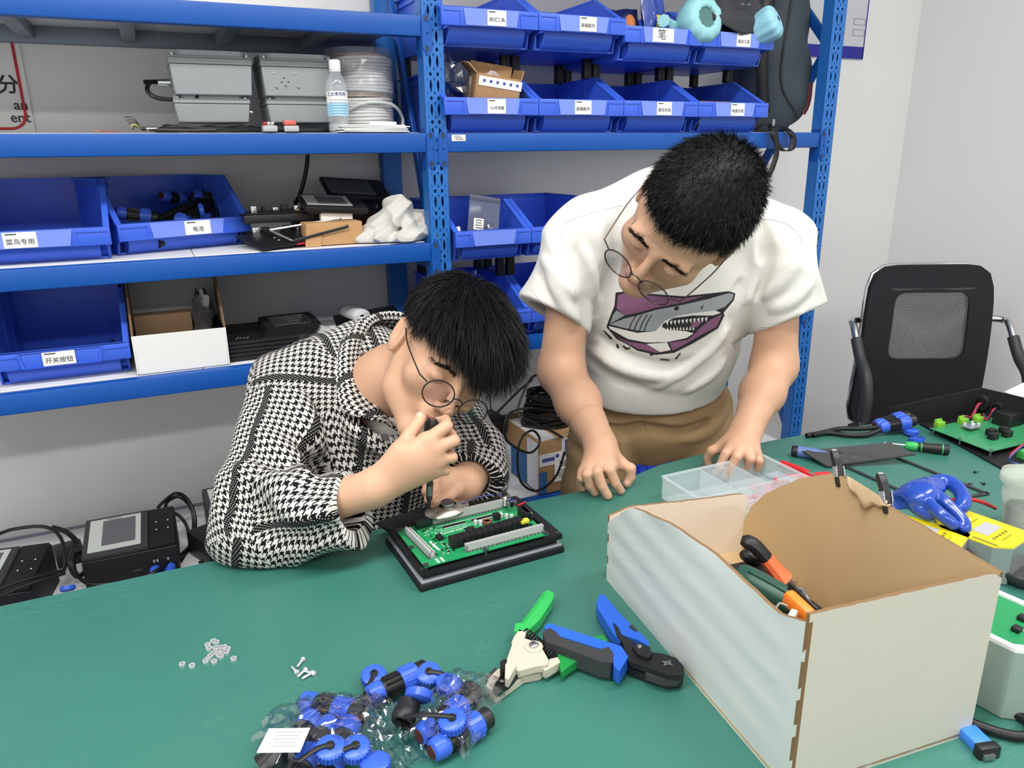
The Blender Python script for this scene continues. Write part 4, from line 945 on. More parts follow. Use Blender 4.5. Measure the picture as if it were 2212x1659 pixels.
for i in range(12): comp((.064+.0098*i, .034+.0006*i, pz+.0075), (.0092, .0155, .015), m_black, 'relay', .0006)
comp((.047, .111, pz+.006), (.022, .010, .012), mat('dark_green_plug', (20, 42, 36), .45), 'plug_socket')
comp((.106, .068, pz+.0009), (.015, .015, .0016), m_black, 'chip'); comp((.055, .064, pz+.003), (.0075, .012, .006), m_black, 'coil_box')
for x in (.09, .137): comp((x, .093, pz+.001), (.036, .004, .0018), m_black, 'chip_row'); MB().box((x, .0965, pz+.0004), (.036, .0012, .0006)).out('pin_row', m_sol, pcb); MB().box((x, .0895, pz+.0004), (.036, .0012, .0006)).out('pin_row', m_sol, pcb)
MB().lathe([(.002, 0), (.0075, .0005), (.008, .004), (.0055, .0055), (.003, .004), (.003, 0)], 18, 0, TR(.136, .075, pz)).out('inductor', mat('copper_winding', (140, 84, 62), .35, .5), pcb); MB().lathe([(.0005, .0045), (.0035, .0045)], 12, 0, TR(.136, .075, pz)).out('inductor_core', m_inkb, pcb)
comp((.154, .079, pz+.005), (.010, .009, .010), m_black, 'coil_box')
for x, y in ((.164, .083), (.17, .077), (.176, .072), (.126, .076), (.12, .081)): MB().lathe([(.0028, 0), (.0028, .006), (.0022, .0066)], 12, 0, TR(x, y, pz)).out('capacitor', m_sol, pcb)
for x in (.168, .173): MB().lathe([(.0022, 0), (.0022, .003), (.001, .004)], 10, 0, TR(x, .063, pz)).out('blue_capacitor', mat('sky_blue', (88, 150, 214), .3), pcb)
comp((.178, .061, pz+.002), (.016, .006, .004), m_black, 'chip'); comp((.178, .034, pz+.012), (.013, .009, .005), m_yel, 'fuse_cover'); comp((.178, .034, pz+.005), (.011, .007, .01), m_black, 'fuse_base')
for x, y in ((.19, .046), (.19, .036), (.187, .028)): comp((x, y, pz+.0015), (.004, .004, .003), m_black, 'chip')
comp((.186, .119, pz+.009), (.016, .018, .018), m_chrome, 'ethernet_socket'); MB().lathe([(.004, 0), (.004, .004), (.002, .005)], 12, 0, TR(.187, .117, pz+.018)).out('jack_button', m_black, pcb)
comp((.189, .098, pz+.008), (.013, .013, .016), m_chrome, 'usb_socket'); MB().lathe([(.0025, 0), (.0025, .014), (.002, .0145)], 12, 0, TR(.184, .109, pz+.003)).out('white_button', m_white, pcb)
b = MB(TR(.199, .062, pz+.009) @ RZ(-PI/2)); b.ring(rrect(.028, .012, .003), rrect(.022, .008, .0025), 0, .007, 0, RX(PI/2)); b.out('serial_port', m_steel, pcb); comp((.193, .062, pz+.008), (.010, .028, .014), m_black, 'serial_port_base')
rd = random.Random(3); q = MB(); q2 = MB(); q3 = MB()
for i in range(26): q.box((.036+.032*rd.random(), .078+.024*rd.random(), pz+.0005), (.002, .001, .001))
for i in range(20): q.box((.038+.022*rd.random(), .02+.045*rd.random(), pz+.0005), (.0022, .0011, .001)); q2.box((.034+.03*rd.random(), .02+.08*rd.random(), pz+.0006), (.003, .002, .0012))
for i in range(6): q3.box((.03, .004+.0022*i, pz+.0001), (.004, .001, .0002)); q3.box((.037, .004+.0022*i, pz+.0001), (.004, .001, .0002))
for a in ((.12, .1, .11, .0006), (.17, .086, .0006, .028), (.115, .084, .1, .0006)): q3.box((a[0], a[1], pz+.0001), (a[2], a[3], .0002))
q3.box((.045, .046, pz+.0004), (.003, .028, .0008), 0, RZ(.08)); tag(q.out('solder_pads', m_sol, pcb), kind='stuff'); tag(q2.out('tiny_chips', m_black, pcb), kind='stuff'); tag(q3.out('silk_screen', m_white, pcb), kind='stuff')
text('PLC+HMI 32X-TT', .0058, TR(.083, .077, pz+.0002) @ RZ(.02), m_white, pcb)
for x, y in ((.0115, .116), (.0115, .0055), (.198, .0055), (.01, .06), (.1, .0035)):
    MB().lathe([(.0022, -.008), (.0022, 0), (.004, 0), (.004, .002), (.002, .0024)], 12, 0, TR(x, y, pz)).out('board_screw', m_dark, pcb)
def flatplate(name, label, uv, z, m, th=.003, cat='plate'):
    P = [on_z(u, v, z) for u, v in uv]; c = sum(P, Vector())/4; o = thing(name, label, cat, tuple(c)); MB().prism([(p.x-c.x, p.y-c.y) for p in P], -th, 0).out('plate', m, o, bevel=.0006); return o
flatplate('black_plate', 'black plate under the speaker at the bench edge', [(812, 1128), (848, 1152), (935, 1118), (925, 1092)], TZ+.028, m_blackm, .004)
flatplate('black_plate', 'black plate lying behind the row of terminals', [(985, 1118), (1100, 1092), (1085, 1071), (978, 1094)], TZ+.03, m_blackm, .004)
sx = on_z(966, 1099, TZ+.050); t = thing('speaker_driver', 'oval metal speaker driver behind the circuit board', 'speaker', M=TR(*sx) @ RZ(.25) @ RX(.12))
b = MB(); b.lathe([(.017, -.006), (.021, -.004), (.022, 0), (.021, .001), (.014, .006), (.010, .007), (.0085, .0075)], 28, 0, Matrix.Diagonal((1.75, 1, 1, 1)), cap=False); b.out('basket', mat('nickel_basket', (176, 168, 158), .28, .9), t)
MB().lathe([(.0105, .006), (.0105, .0115), (.0098, .0122), (.001, .0122)], 24).out('magnet', m_steel, t); MB().lathe([(.014, -.006), (.001, -.002)], 20, 0, Matrix.Diagonal((1.7, 1, 1, 1))).out('cone', m_dark, t)
for a in (-2.7, -2.2, 2.45, .3, .8): MB(TR(.024*math.cos(a)*1.15, .0135*math.sin(a), .0035) @ RZ(a) @ RY(.35)).box((0, 0, 0), (.012, .005, .0012), ch=.0005).out('basket_slot', m_black, t)
MB().tube(catmull([(.02, -.008, .006), (.05, -.003, .004), (.085, -.006, .0)], 6), .0009, 5).out('blue_wire', m_inkb, t)
t = thing('red_wire', 'short red wire end behind the metal sockets', 'wire', (0, 0, 0)); MB().tube([on_z(1118, 1092, TZ+.045), on_z(1136, 1084, TZ+.047)], .0012, 6).out('wire', m_red, t)

# ------------------------------------------------------------------ nuts, bolts and connectors
m_zinc = mat('zinc_steel', (214, 214, 216), .3, .45)
NUT = [(461, 1387), (468, 1390), (449, 1395), (452, 1403), (466, 1402), (476, 1401), (484, 1400), (492, 1404), (472, 1408), (481, 1409), (489, 1411), (462, 1413), (473, 1417), (455, 1419), (449, 1426), (445, 1430), (463, 1431), (477, 1420), (505, 1425), (394, 1437), (415, 1440)]
NAME = ['nearest the back', 'second from the back', 'at the left rim', 'just inside the left rim', 'in the middle back', 'right of the middle', 'right of centre', 'at the right rim', 'in the centre', 'centre right', 'right below the rim', 'left of centre', 'below centre', 'lower left', 'lower left outer', 'lowest left', 'lowest middle', 'lower right', 'alone to the right', 'alone at the far left', 'alone left of the pile']
nm = None
for (u, v), nn in zip(NUT, NAME):
    p = on_z(u, v, TZ)
    if nm is None: b = MB(); b.ring([(.0036*math.cos(i*PI/9), .0036*math.sin(i*PI/9)) if i % 3 else (.0038*math.cos(i*PI/9), .0038*math.sin(i*PI/9)) for i in range(18)], circ(.0017, 18), 0, .0028); nm = b.mesh('hex_nut', m_zinc, 30)
    o = bpy.data.objects.new('hex_nut', nm); COL.objects.link(o); o.location = p; o.rotation_euler = (0, 0, u*.37); tag(o, 'small zinc nut on the green mat, '+nn, 'nut', 'zinc nuts scattered on the mat')
for (u, v, a, nn) in [(648, 1437, .9, 'farthest bolt'), (636, 1450, -1.3, 'leftmost bolt'), (651, 1459, .7, 'middle bolt'), (663, 1464, .4, 'nearest bolt'), (668, 1456, -.8, 'rightmost bolt')]:
    p = on_z(u, v, TZ); t = thing('small_bolt', nn+' of the five small steel bolts on the mat', 'bolt', M=TR(p.x, p.y, TZ+.0024) @ RZ(a), group='steel bolts on the mat')
    MB(RY(PI/2)).lathe([(.0012, -.006), (.0015, -.005), (.0015, .006)], 10).out('shank', m_zinc, t); MB(RY(PI/2)).lathe([(.003, .0055), (.003, .0085), (.0022, .009)], 12).out('head', m_zinc, t)
gp = 'blue and black connectors on the mat'
def conn2(label, uv0, uv1, z0=.0135, z1=.0135, kind=0, **k):
    a = on_z(*uv0, TZ+z0); c = on_z(*uv1, TZ+z1); return connector('connector', label, frame(a, c-a), gp, kind=kind, **k)
conn2('connector lying nearest the small bolts', (652, 1514), (765, 1542), .0138, .0138)
conn2('connector lying crosswise below the two loose caps', (793, 1506), (905, 1452), .0138, .016)
conn2('front connector at the right of the pile', (932, 1625), (1068, 1540), .0138, .0138)
conn2('connector partly under the front right connector', (905, 1590), (1030, 1505), .0138, .0138)
conn2('left one of three bagged connectors', (676, 1543), (632, 1620), .016, .0138)
conn2('middle one of three bagged connectors', (716, 1556), (672, 1630), .016, .0138)
conn2('right one of three bagged connectors', (762, 1556), (722, 1632), .018, .0138)
gl = 'blue screw caps on the mat'
lid('threaded_cover', 'blue screw cap standing farthest back in the pile', TR(*on_z(808, 1468, TZ+.006)) @ RX(.25), gl, strap=[(.001, 0, .011), (-.008, -.012, .012), (-.02, -.03, .014), (-.026, -.045, .010)])
lid('threaded_cover', 'blue screw cap with its strap pointing right', TR(*on_z(925, 1462, TZ+.014)) @ RX(.35), gl, strap=[(0, 0, .011), (.012, -.008, .012), (.024, -.02, .012), (.03, -.026, .008)])
lid('threaded_cover', 'blue screw cap under the clear film', TR(*on_z(968, 1486, TZ+.012)) @ RX(.2) @ RY(.1), gl)
lid('threaded_cover', 'open blue screw cap showing its red seal', TR(*on_z(907, 1492, TZ+.03)) @ RX(2.2) @ RY(-.5), gl, open_=True)
lid('threaded_cover', 'blue screw cap resting on the front right connector', TR(*on_z(978, 1566, TZ+.027)) @ RX(.15) @ RY(-.1), gl, strap=[(.002, 0, .011), (-.012, .008, .012), (-.028, .016, .012), (-.042, .026, .006)])
lid('threaded_cover', 'left blue screw cap beside the white label', TR(*on_z(714, 1626, TZ+.026)) @ RX(.2), gl, strap=[(.002, 0, .011), (-.012, 0, .012), (-.03, -.004, .008)])
lid('threaded_cover', 'right blue screw cap beside the white label', TR(*on_z(768, 1626, TZ+.02)) @ RX(.2), gl, strap=[(.004, 0, .011), (-.012, -.002, .013), (-.03, -.004, .010)])
lid('threaded_cover', 'blue screw cap cut by the lower picture edge', TR(*on_z(812, 1660, TZ+.012)), gl)
p = on_z(875, 1545, TZ+.016); t = thing('lock_nut', 'round black lock nut in the middle of the connector pile', 'nut', M=TR(*p) @ RZ(.9) @ RY(1.2))
MB().lathe([(.0085, -.008), (.012, -.008), (.0135, -.004), (.0135, .004), (.0122, .006), (.0122, .014), (.0085, .014), (.0085, -.008)], 18, cap=False).out('nut_body', m_black, t); MB().lathe([(.0005, 0), (.0085, 0)], 14).out('insert', mat('gloss_black', (16, 16, 18)), t)
p = on_z(1015, 1500, TZ+.012); t = thing('lock_nut', 'dark ribbed lock nut behind the front right connector', 'nut', M=TR(*p) @ RZ(.7) @ RY(1.4))
MB().lathe([(.008, -.01), (.0115, -.01), (.012, -.004), (.012, .008), (.008, .01)], 12).out('nut_body', m_black, t)
p = on_z(585, 1640, TZ+.014); t = thing('lock_nut', 'black lock nut at the left end of the bagged pile', 'nut', M=TR(*p) @ RZ(.2) @ RY(1.1)); MB().lathe([(.008, -.01), (.0125, -.01), (.0132, -.004), (.0132, .008), (.008, .01)], 14).out('nut_body', m_black, t)
p = on_z(620, 1650, TZ+.013); t = thing('lock_nut', 'black lock nut below the white label', 'nut', M=TR(*p) @ RZ(1.1) @ RY(1.3)); MB().lathe([(.008, -.01), (.0125, -.01), (.0128, -.004), (.0128, .008), (.008, .01)], 14).out('nut_body', m_black, t)
def drape(name, label, ctr, size, ang, seed, hgt, cat='bag', m=None, n=26, parts=None):
    rd = random.Random(seed); o_ = Vector((rd.random()*9, rd.random()*9, 0)); t = thing(name, label, cat, M=TR(ctr.x, ctr.y, TZ) @ RZ(ang)); rows = []
    for i in range(n+1):
        r = []
        for j in range(n+1):
            u, v = i/n*2-1, j/n*2-1; q = Vector((u*2.1, v*2.1, 0))+o_; e = max(0, 1-(u*u*u*u+v*v*v*v)*.5)
            z = hgt(u, v)*e+.006*abs(mnoise.noise(q*2.2))+.007*abs(mnoise.noise(q*1.2))+.0015
            sk = .22*mnoise.noise(q*1.4); r.append((size[0]*(u*(1+sk))+.004*mnoise.noise(q*3), size[1]*(v*(1+sk))+.004*mnoise.noise(q*3+o_), z))
        rows.append(r)
    MB().grid(rows).out('film', m or m_film, t, smooth=25); return t
t = drape('plastic_bag', 'clear bag over the three connectors and caps at the left', on_z(700, 1612, TZ), (.062, .048), -.3, 4, lambda u, v: .034*(1-.3*u*u))
lbl = MB(TR(-.030, -.034, .0425) @ RX(-.1) @ RZ(-.15)); lbl.box((0, 0, 0), (.040, .034, .0006)); lo = lbl.out('label_card', m_paper, t)
for i in range(5): MB(TR(-.030, -.034, .043) @ RX(-.1) @ RZ(-.15)).box((.002, .011-.005*i, 0), (.026-.006*(i % 2), .0016, .0005)).out('lettering', mat('pale_ink', (170, 170, 176), .8), lo)
drape('plastic_bag', 'crumpled empty clear bag in the middle of the pile', on_z(845, 1590, TZ), (.024, .055), .25, 9, lambda u, v: .022*max(0, v+.2))
drape('plastic_bag', 'clear bag over the connectors at the right', on_z(990, 1556, TZ), (.05, .036), .75, 14, lambda u, v: .034*(1-.25*v*v))

# ------------------------------------------------------------------ hand tools on the mat
m_cream = mat('cream_enamel', (196, 188, 172), .4); m_gripg = mat('bright_green_grip', (52, 176, 88), .4); m_blueg = mat('blue_grip', (38, 96, 206), .42)
def z_prism(b, uv, z0, z1, m=0):      # outline traced on the bench plane z0, extruded up
    P = [on_z(u, v, TZ+z1) for u, v in uv]; a = sum((P[i].x*P[(i+1) % len(P)].y-P[(i+1) % len(P)].x*P[i].y) for i in range(len(P)))
    if a < 0: P = P[::-1]
    b.prism([(p.x, p.y) for p in P], TZ+z0, TZ+z1, m); return b
def zo(z, x, y): return (z[0]+x/z[2], z[1]+y/z[2])
zz = (1030, 1260, 4.706)              # frame of the tool sketch
def K(L): return [zo(zz, x, y) for x, y in L]
t = thing('wire_stripper', 'automatic wire stripper with cream body and green grips', 'wire stripper', (0, 0, 0))
z_prism(MB(), K([(430, 540), (520, 570), (640, 620), (725, 770), (720, 830), (600, 845), (420, 895), (360, 850), (300, 790), (370, 590)]), .012, .022).out('body_plate', m_cream, t, bevel=.002)
z_prism(MB(), K([(690, 880), (640, 920), (480, 950), (200, 1150), (130, 1120), (80, 1050), (120, 930), (220, 870), (420, 850), (600, 845)]), .0, .010).out('lower_jaw', m_cream, t, bevel=.002)
z_prism(MB(), K([(430, 470), (510, 490), (480, 560), (400, 640), (350, 610), (380, 540)]), .006, .018).out('arm', m_cream, t, bevel=.002)
z_prism(MB(), K([(740, 770), (820, 750), (850, 800), (700, 890), (660, 860)]), .006, .018).out('arm', m_cream, t, bevel=.002)
z_prism(MB(), K([(390, 410), (460, 400), (680, 90), (720, 70), (785, 100), (770, 170), (640, 370), (520, 480), (380, 490)]), .004, .018).out('grip', m_gripg, t, bevel=.0025)
z_prism(MB(), K([(820, 720), (910, 680), (1200, 540), (1280, 520), (1330, 580), (1100, 740), (940, 840), (860, 910), (840, 820)]), .004, .016).out('grip', mat('deep_green_grip', (30, 140, 66), .4), t, bevel=.0025)
g = MB()
for i in range(16):
    p = on_z(*zo(zz, 475+i*14.5, 395-i*19.5), TZ+.0185); g.box((p.x, p.y, p.z), (.006, .0014, .0012), 0)
g.out('grip_ribs', m_gripg, t)
for P, z0, z1, m, n_ in [([(185, 990), (240, 950), (275, 905), (300, 860), (340, 900), (410, 880), (420, 930), (330, 1030), (200, 1120), (170, 1080)], .010, .016, m_black, 'jaw_block'), ([(100, 960), (200, 880), (260, 910), (190, 1000), (150, 1090), (90, 1040)], .010, .018, m_cream, 'jaw_tip'), ([(290, 800), (330, 770), (400, 840), (320, 980), (285, 960)], .016, .027, m_cream, 'jaw_plate'), ([(240, 790), (300, 765), (310, 790), (265, 880), (235, 880)], .012, .027, m_black, 'stop'), ([(90, 950), (190, 850), (205, 870), (115, 965), (95, 1040)], .008, .019, m_dark, 'blade')]:
    z_prism(MB(), K(P), z0, z1).out(n_, m, t, bevel=.0008)
p = on_z(*zo(zz, 580, 650), TZ+.022); MB().lathe([(.0105, 0), (.0105, .0015), (.009, .002)], 22, 0, TR(*p)).out('washer', m_cream, t); MB().lathe([(.0055, .002), (.0055, .004), (.004, .0055), (.001, .006)], 18, 0, TR(*p)).out('pivot_bolt', m_chrome, t)
a = on_z(*zo(zz, 495, 500), TZ+.014); c = on_z(*zo(zz, 790, 745), TZ+.014); fr = frame(a, c-a); L = (c-a).length; N = 12
MB(fr).tube([(L*i/(N*10), .0052*math.cos(2*PI*i/10), .0052*math.sin(2*PI*i/10)) for i in range(N*10+1)], .0011, 6).out('spring', m_black, t)
for x, y in ((390, 900), (255, 1000)): p = on_z(*zo(zz, x, y), TZ+.018); MB().lathe([(.0025, 0), (.0025, .0015), (.0012, .002)], 12, 0, TR(*p)).out('small_screw', m_chrome, t)
t = thing('crimping_tool', 'black crimping tool with blue and black handles', 'crimping tool', (0, 0, 0))
z_prism(MB(), K([(1480, 600), (1600, 640), (1780, 700), (1900, 715), (2030, 760), (2100, 840), (2110, 890), (2060, 935), (1950, 935), (1800, 880), (1540, 790)]), .016, .024).out('head_plate', m_blackm, t, bevel=.0015)
z_prism(MB(), K([(1520, 800), (1700, 850), (1900, 930), (2090, 950), (2100, 900), (2070, 990), (1950, 1000), (1750, 940), (1530, 850)]), .002, .012).out('head_plate', m_black, t, bevel=.001)
z_prism(MB(), K([(1700, 860), (1900, 940), (2080, 940), (2050, 980), (1900, 985), (1720, 920)]), .010, .018).out('die_block', m_dark, t)
p = on_z(*zo(zz, 1935, 815), TZ+.0243)
st = MB(TR(*p) @ RZ(-.35)); st.prism([((.008 if i % 2 == 0 else .0035)*math.cos(i*PI/4+.78), (.0065 if i % 2 == 0 else .0028)*math.sin(i*PI/4+.78)) for i in range(8)], 0, .0008); st.out('die_star', m_steel, t)
MB(TR(*p) @ RZ(-.35)).box((0, 0, .0008), (.0012, .0012, .001)).out('die_hole', m_black, t)
z_prism(MB(), K([(690, 430), (740, 405), (1000, 490), (1250, 570), (1470, 640), (1540, 745), (1450, 895), (1390, 840), (1380, 700), (1200, 650), (850, 540), (690, 460)]), .006, .026).out('handle_shell', m_blueg, t, bevel=.003)
z_prism(MB(), K([(665, 500), (740, 450), (800, 490), (860, 550), (1240, 670), (1340, 645), (1390, 710), (1380, 810), (1250, 790), (900, 660), (700, 590)]), .004, .0275).out('soft_grip', m_dark, t, bevel=.003)
z_prism(MB(), K([(1215, 200), (1250, 105), (1310, 130), (1460, 310), (1600, 450), (1750, 590), (1745, 640), (1650, 580), (1480, 525), (1440, 480), (1460, 600), (1380, 500), (1230, 250)]), .004, .022).out('handle_shell', m_blueg, t, bevel=.003)
z_prism(MB(), K([(1545, 430), (1580, 420), (1635, 480), (1600, 475)]), .020, .0235).out('handle_inlay', m_dark, t)
z_prism(MB(), K([(1580, 640), (1640, 600), (1760, 650), (1780, 720), (1740, 760), (1640, 720)]), .018, .029).out('ratchet', m_black, t, bevel=.0015)
z_prism(MB(), K([(1385, 395), (1440, 450), (1470, 520), (1600, 590), (1590, 640), (1480, 600), (1430, 540)]), .018, .024).out('ratchet_lever', m_black, t)
p = on_z(*zo(zz, 1650, 645), TZ+.029); MB().lathe([(.003, 0), (.003, .0012), (.0015, .002)], 14, 0, TR(*p)).out('pivot_bolt', m_chrome, t)

# ------------------------------------------------------------------ clear organiser box
A = on_z(1430, 1077, TZ); hb = .042; B_ = on_z(1645, 981, TZ+hb); A = Vector((A.x, A.y, TZ)); B_ = Vector((B_.x, B_.y, TZ)); dx = (B_-A); Lx = dx.length; dx.normalize(); dy = Vector((dx.y, -dx.x, 0)); Ly = .175
m_org = mat('frosted_clear_plastic', (226, 234, 238), .3, alpha=.3, spec=.6)
org = thing('organiser_box', 'clear plastic organiser box with compartments by the standing person\'s hand', 'organiser', M=frame(A, dx, z=(0, 0, 1)))
b = MB(); w = .0016
for y in (0, -Ly): b.box((Lx/2, y, hb/2), (Lx, w, hb))
for x in (0, Lx): b.box((x, -Ly/2, hb/2), (w, Ly, hb))
b.box((Lx/2, -Ly/2, .001), (Lx, Ly, w)); b.out('tray', m_org, org)
for x in (.36*Lx, .66*Lx): MB().box((x, -Ly*.27, hb*.48), (w, Ly*.5, hb*.9)).out('divider', m_org, org)
for y in (-Ly*.52, -Ly*.76): MB().box((Lx/2, y, hb*.48), (Lx, w, hb*.9)).out('divider', m_org, org)
MB().ring(rrect(Lx+.006, Ly+.006, .003, 4, Lx/2, -Ly/2), rrect(Lx-.003, Ly-.003, .002, 4, Lx/2, -Ly/2), hb-.003, hb).out('rim', m_org, org)
MB().box((Lx+.02, -Ly/2, .004), (.03, Ly*.9, .006), ch=.002).out('lid_edge', mat('pale_blue_clear', (180, 212, 234), .25, alpha=.6), org)
def ferrule(label, p, a, m, grp, r=.0022, L=.008, tip=True):
    t = thing('ferrule', label, 'ferrule', M=TR(*p) @ RZ(a), group=grp)
    MB(RY(PI/2)).lathe([(r, 0), (r, L*.55), (r*.8, L*.6)], 8).out('collar', m, t)
    if tip: MB(RY(PI/2)).cyl((0, 0, L*.55), (0, 0, L), r*.45, n=6).out('sleeve', m_zinc, t)
m_pinkp = mat('pink_clear', (236, 150, 168), .4, alpha=.55)
rd = random.Random(9); MO = frame(A, dx, z=(0, 0, 1))
RED = 'red ferrules heaped in the organiser'
for i in range(34):
    q0 = on_z(1672+70*rd.random(), 1040+14*rd.random(), TZ+.012); p = q0+Vector((0, 0, -.006+.016*rd.random()))
    ferrule('red ferrule in the heap inside the clear organiser', p, rd.random()*6, m_red, RED)
for i in range(6):
    p = on_z(1626+9*rd.random(), 1072+8*rd.random(), TZ+.006+.006*rd.random()); ferrule('red ferrule in the small near heap of the clear organiser', p, rd.random()*6, m_red, 'red ferrules in the near compartment')
m_brass = mat('brass', (206, 160, 78), .25, 1)
for i, nn in enumerate(['back brass spacer in the organiser', 'middle brass spacer in the organiser', 'front brass spacer in the organiser']):
    t = thing('brass_spacer', nn, 'spacer', M=TR(*(MO @ Vector((Lx*(.73+.03*i), -Ly*(.35-.04*i), .006)))) @ RZ(i*.9+.3), group='brass spacers'); MB(RY(PI/2)).lathe([(.0035, -.007), (.0035, .005), (.0018, .006), (.0018, .011)], 6).out('spacer_body', m_brass, t)
for nm_, lb, x, y, sx_, sy_ in (('pink_packet', 'pink packet under the red ferrules in the organiser', on_z(1665, 1058, TZ).x, on_z(1665, 1058, TZ).y, .09, .05), ('pink_packet', 'pink packet in the nearest compartment of the organiser', on_z(1622, 1088, TZ).x, on_z(1622, 1088, TZ).y, .10, .05)):
    t = thing(nm_, lb, 'packet', M=TR(x, y, TZ+.002) @ RZ(-.2)); MB().box((0, 0, .002), (sx_*.8, sy_*.75, .004), ch=.001).out('packet', m_pinkp, t)
t = thing('striped_card', 'red white and blue striped card behind the organiser', 'card', M=TR(*on_z(1735, 1040, TZ+.003)) @ RZ(-.3))
for i, m in enumerate([m_red, m_paper, mat('pale_blue_card', (178, 210, 236), .5)]): MB().box((.01, .02-.02*i, .001), (.11, .0195, .002)).out('stripe', m, t)
t = thing('red_handle_tool', 'tool with a slim red handle beside the organiser', 'tool', (0, 0, 0)); a, c = on_z(1686, 1000, TZ+.007), on_z(1748, 1022, TZ+.006)
MB().tube(catmull([a, a.lerp(c, .5), c], 5), [.005, .0065, .0068, .0068, .0068, .0068, .0068, .0065, .006, .0055, .0045], 10, sx=.8).out('handle', m_red, t); MB().cyl(c, c+(c-a)*.25, .003, .002).out('tip', m_steel, t)

# ------------------------------------------------------------------ far right of the bench
t = thing('cutting_plate', 'dark grey metal plate with etched marks propped on a screwdriver', 'plate', (0, 0, 0))
P = [on_z(1733, 975, TZ+.016), on_z(1787, 1008, TZ+.004), on_z(1978, 982, TZ+.02), on_z(1922, 957, TZ+.03)]
b = MB(); b.add([p+Vector((0, 0, .0015)) for p in P]+[p-Vector((0, 0, .0015)) for p in P], [(0, 1, 2, 3), (7, 6, 5, 4), (0, 4, 5, 1), (1, 5, 6, 2), (2, 6, 7, 3), (3, 7, 4, 0)]); b.out('plate', mat('anodised_grey', (62, 62, 64), .5), t)
for i, (u, v) in enumerate([(1816, 976), (1836, 977), (1855, 979), (1865, 972), (1873, 969), (1884, 983), (1846, 990), (1900, 985)]):
    s0 = P[0].lerp(P[3], .0); q = on_z(u, v, TZ+.020); MB().lathe([(.0003, 0), (.003 if i % 3 == 0 else .0018, 0)], 10, 0, TR(q.x, q.y, q.z+.0026) @ RX(.05)).out('etched_mark', mat('etched_grey', (120, 122, 124), .5), t)
def screwdriver(name, label, a, c, segs, tip):
    t = thing(name, label, 'screwdriver', (0, 0, 0)); d = c-a; F = frame(a, d)
    for nm_, m, prof in segs: MB(F).lathe([(r, x*d.length) for r, x in prof], 16, 0, RY(PI/2)).out(nm_, m, t)
    if tip: MB().cyl(c, c+d*tip, .003, .0025, n=10).out('shaft', m_chrome, t)
    return t
screwdriver('blue_screwdriver', 'screwdriver with blue handle and black end cap under the plate', on_z(1709, 973, TZ+.011), on_z(1790, 985, TZ+.009), [('end_cap', m_black, [(.001, 0), (.009, .01), (.0105, .05), (.0105, .17)]), ('handle', mat('slate_blue_grip', (92, 116, 176), .4), [(.0108, .17), (.0108, .6), (.009, 1)])], .6)
screwdriver('green_striped_screwdriver', 'black screwdriver with bright green stripes on the bench', on_z(2050, 972, TZ+.010), on_z(1955, 962, TZ+.010), [('end_cap', m_black, [(.001, 0), (.0095, .005), (.0105, .02), (.0102, .14)]), ('stripe', m_gripg, [(.0106, .14), (.0106, .17)]), ('handle', m_black, [(.0102, .17), (.0085, .62)]), ('stripe', m_gripg, [(.0089, .62), (.0088, .65)]), ('handle', m_black, [(.0085, .65), (.0085, .72)]), ('green_grip', m_gripg, [(.0082, .72), (.0088, .8), (.0088, .92), (.006, 1.0)])], .5)
t = thing('thin_black_surround', 'thin black rectangular frame lying on the green mat', 'frame', (0, 0, 0))
F4 = [on_z(1930, 985, TZ+.002), on_z(2132, 1066, TZ+.002), on_z(2010, 1088, TZ+.002), on_z(1810, 1000, TZ+.002)]
for i in range(4):
    a, c = F4[i], F4[(i+1) % 4]; d = c-a; MB(frame(a, d)).box((d.length/2, 0, 0), (d.length+.006, .007, .003), ch=.0006).out('frame_bar', m_dark, t)
for u, v, nn in ((2107, 1022, 'tiny black screw nearest the black enclosure'), (2123, 1047, 'tiny black screw nearest the frame corner'), (2095, 1048, 'tiny black screw inside the frame corner')):
    p = on_z(u, v, TZ); t = thing('black_screw', nn, 'screw', M=TR(p.x, p.y, TZ+.002) @ RZ(u) @ RY(.3), group='tiny black screws'); MB(RY(PI/2)).lathe([(.0009, -.005), (.0012, 0), (.003, .001), (.0026, .003), (.001, .0035)], 10).out('screw_body', m_black, t)
# opened black enclosure with green board
enc = thing('opened_enclosure', 'opened black sheet metal enclosure holding a green board', 'enclosure', (0, 0, 0))
def quad(P, name, m, par, th=.003):
    b = MB(); b.add(P, [tuple(range(len(P)))]); return b.out(name, m, par, smooth=0, solid=th)
b1, b2, b3, b4 = on_z(1985, 915, TZ+.002), on_z(2163, 1012, TZ+.002), on_z(2290, 975, TZ+.002), on_z(2110, 885, TZ+.002)
quad([b1, b2, b3, b4], 'base_plate', m_blackm, enc)
f0 = on_z(1915, 918, TZ+.003); f1 = on_z(2110, 905, TZ+.003)
def up(p, h): return Vector((p.x, p.y, TZ+h))
def h_at(p, v):
    lo, hi = 0., .6
    for _ in range(40):
        m_ = (lo+hi)/2; q = up(p, m_)-CAM; yy = IH/2+FPX*q.dot(cD)/q.dot(cF)
        if yy > v: lo = m_
        else: hi = m_
    return lo
gA, gB, gC = f0, f1, on_z(2290, 945, TZ+.003)
quad([gA, gB, up(gB, h_at(gB, 838)), up(gA, h_at(gA, 880))], 'side_panel', m_blackm, enc)
quad([gB, gC, up(gC, h_at(gC, 880)), up(gB, h_at(gB, 838))], 'back_panel', m_blackm, enc)
pb0, pb1, pb2 = on_z(2008, 925, TZ+.014), on_z(2140, 976, TZ+.014), on_z(2290, 940, TZ+.014); pb3 = pb0+pb2-pb1
pb = quad([pb0, pb1, pb2, pb3], 'circuit_board', mat('light_green_pcb', (56, 142, 96), .25, vary=(40, .06)), enc, .0016)
def bp(s, t_): return pb1+(pb0-pb1)*s+(pb2-pb1)*t_
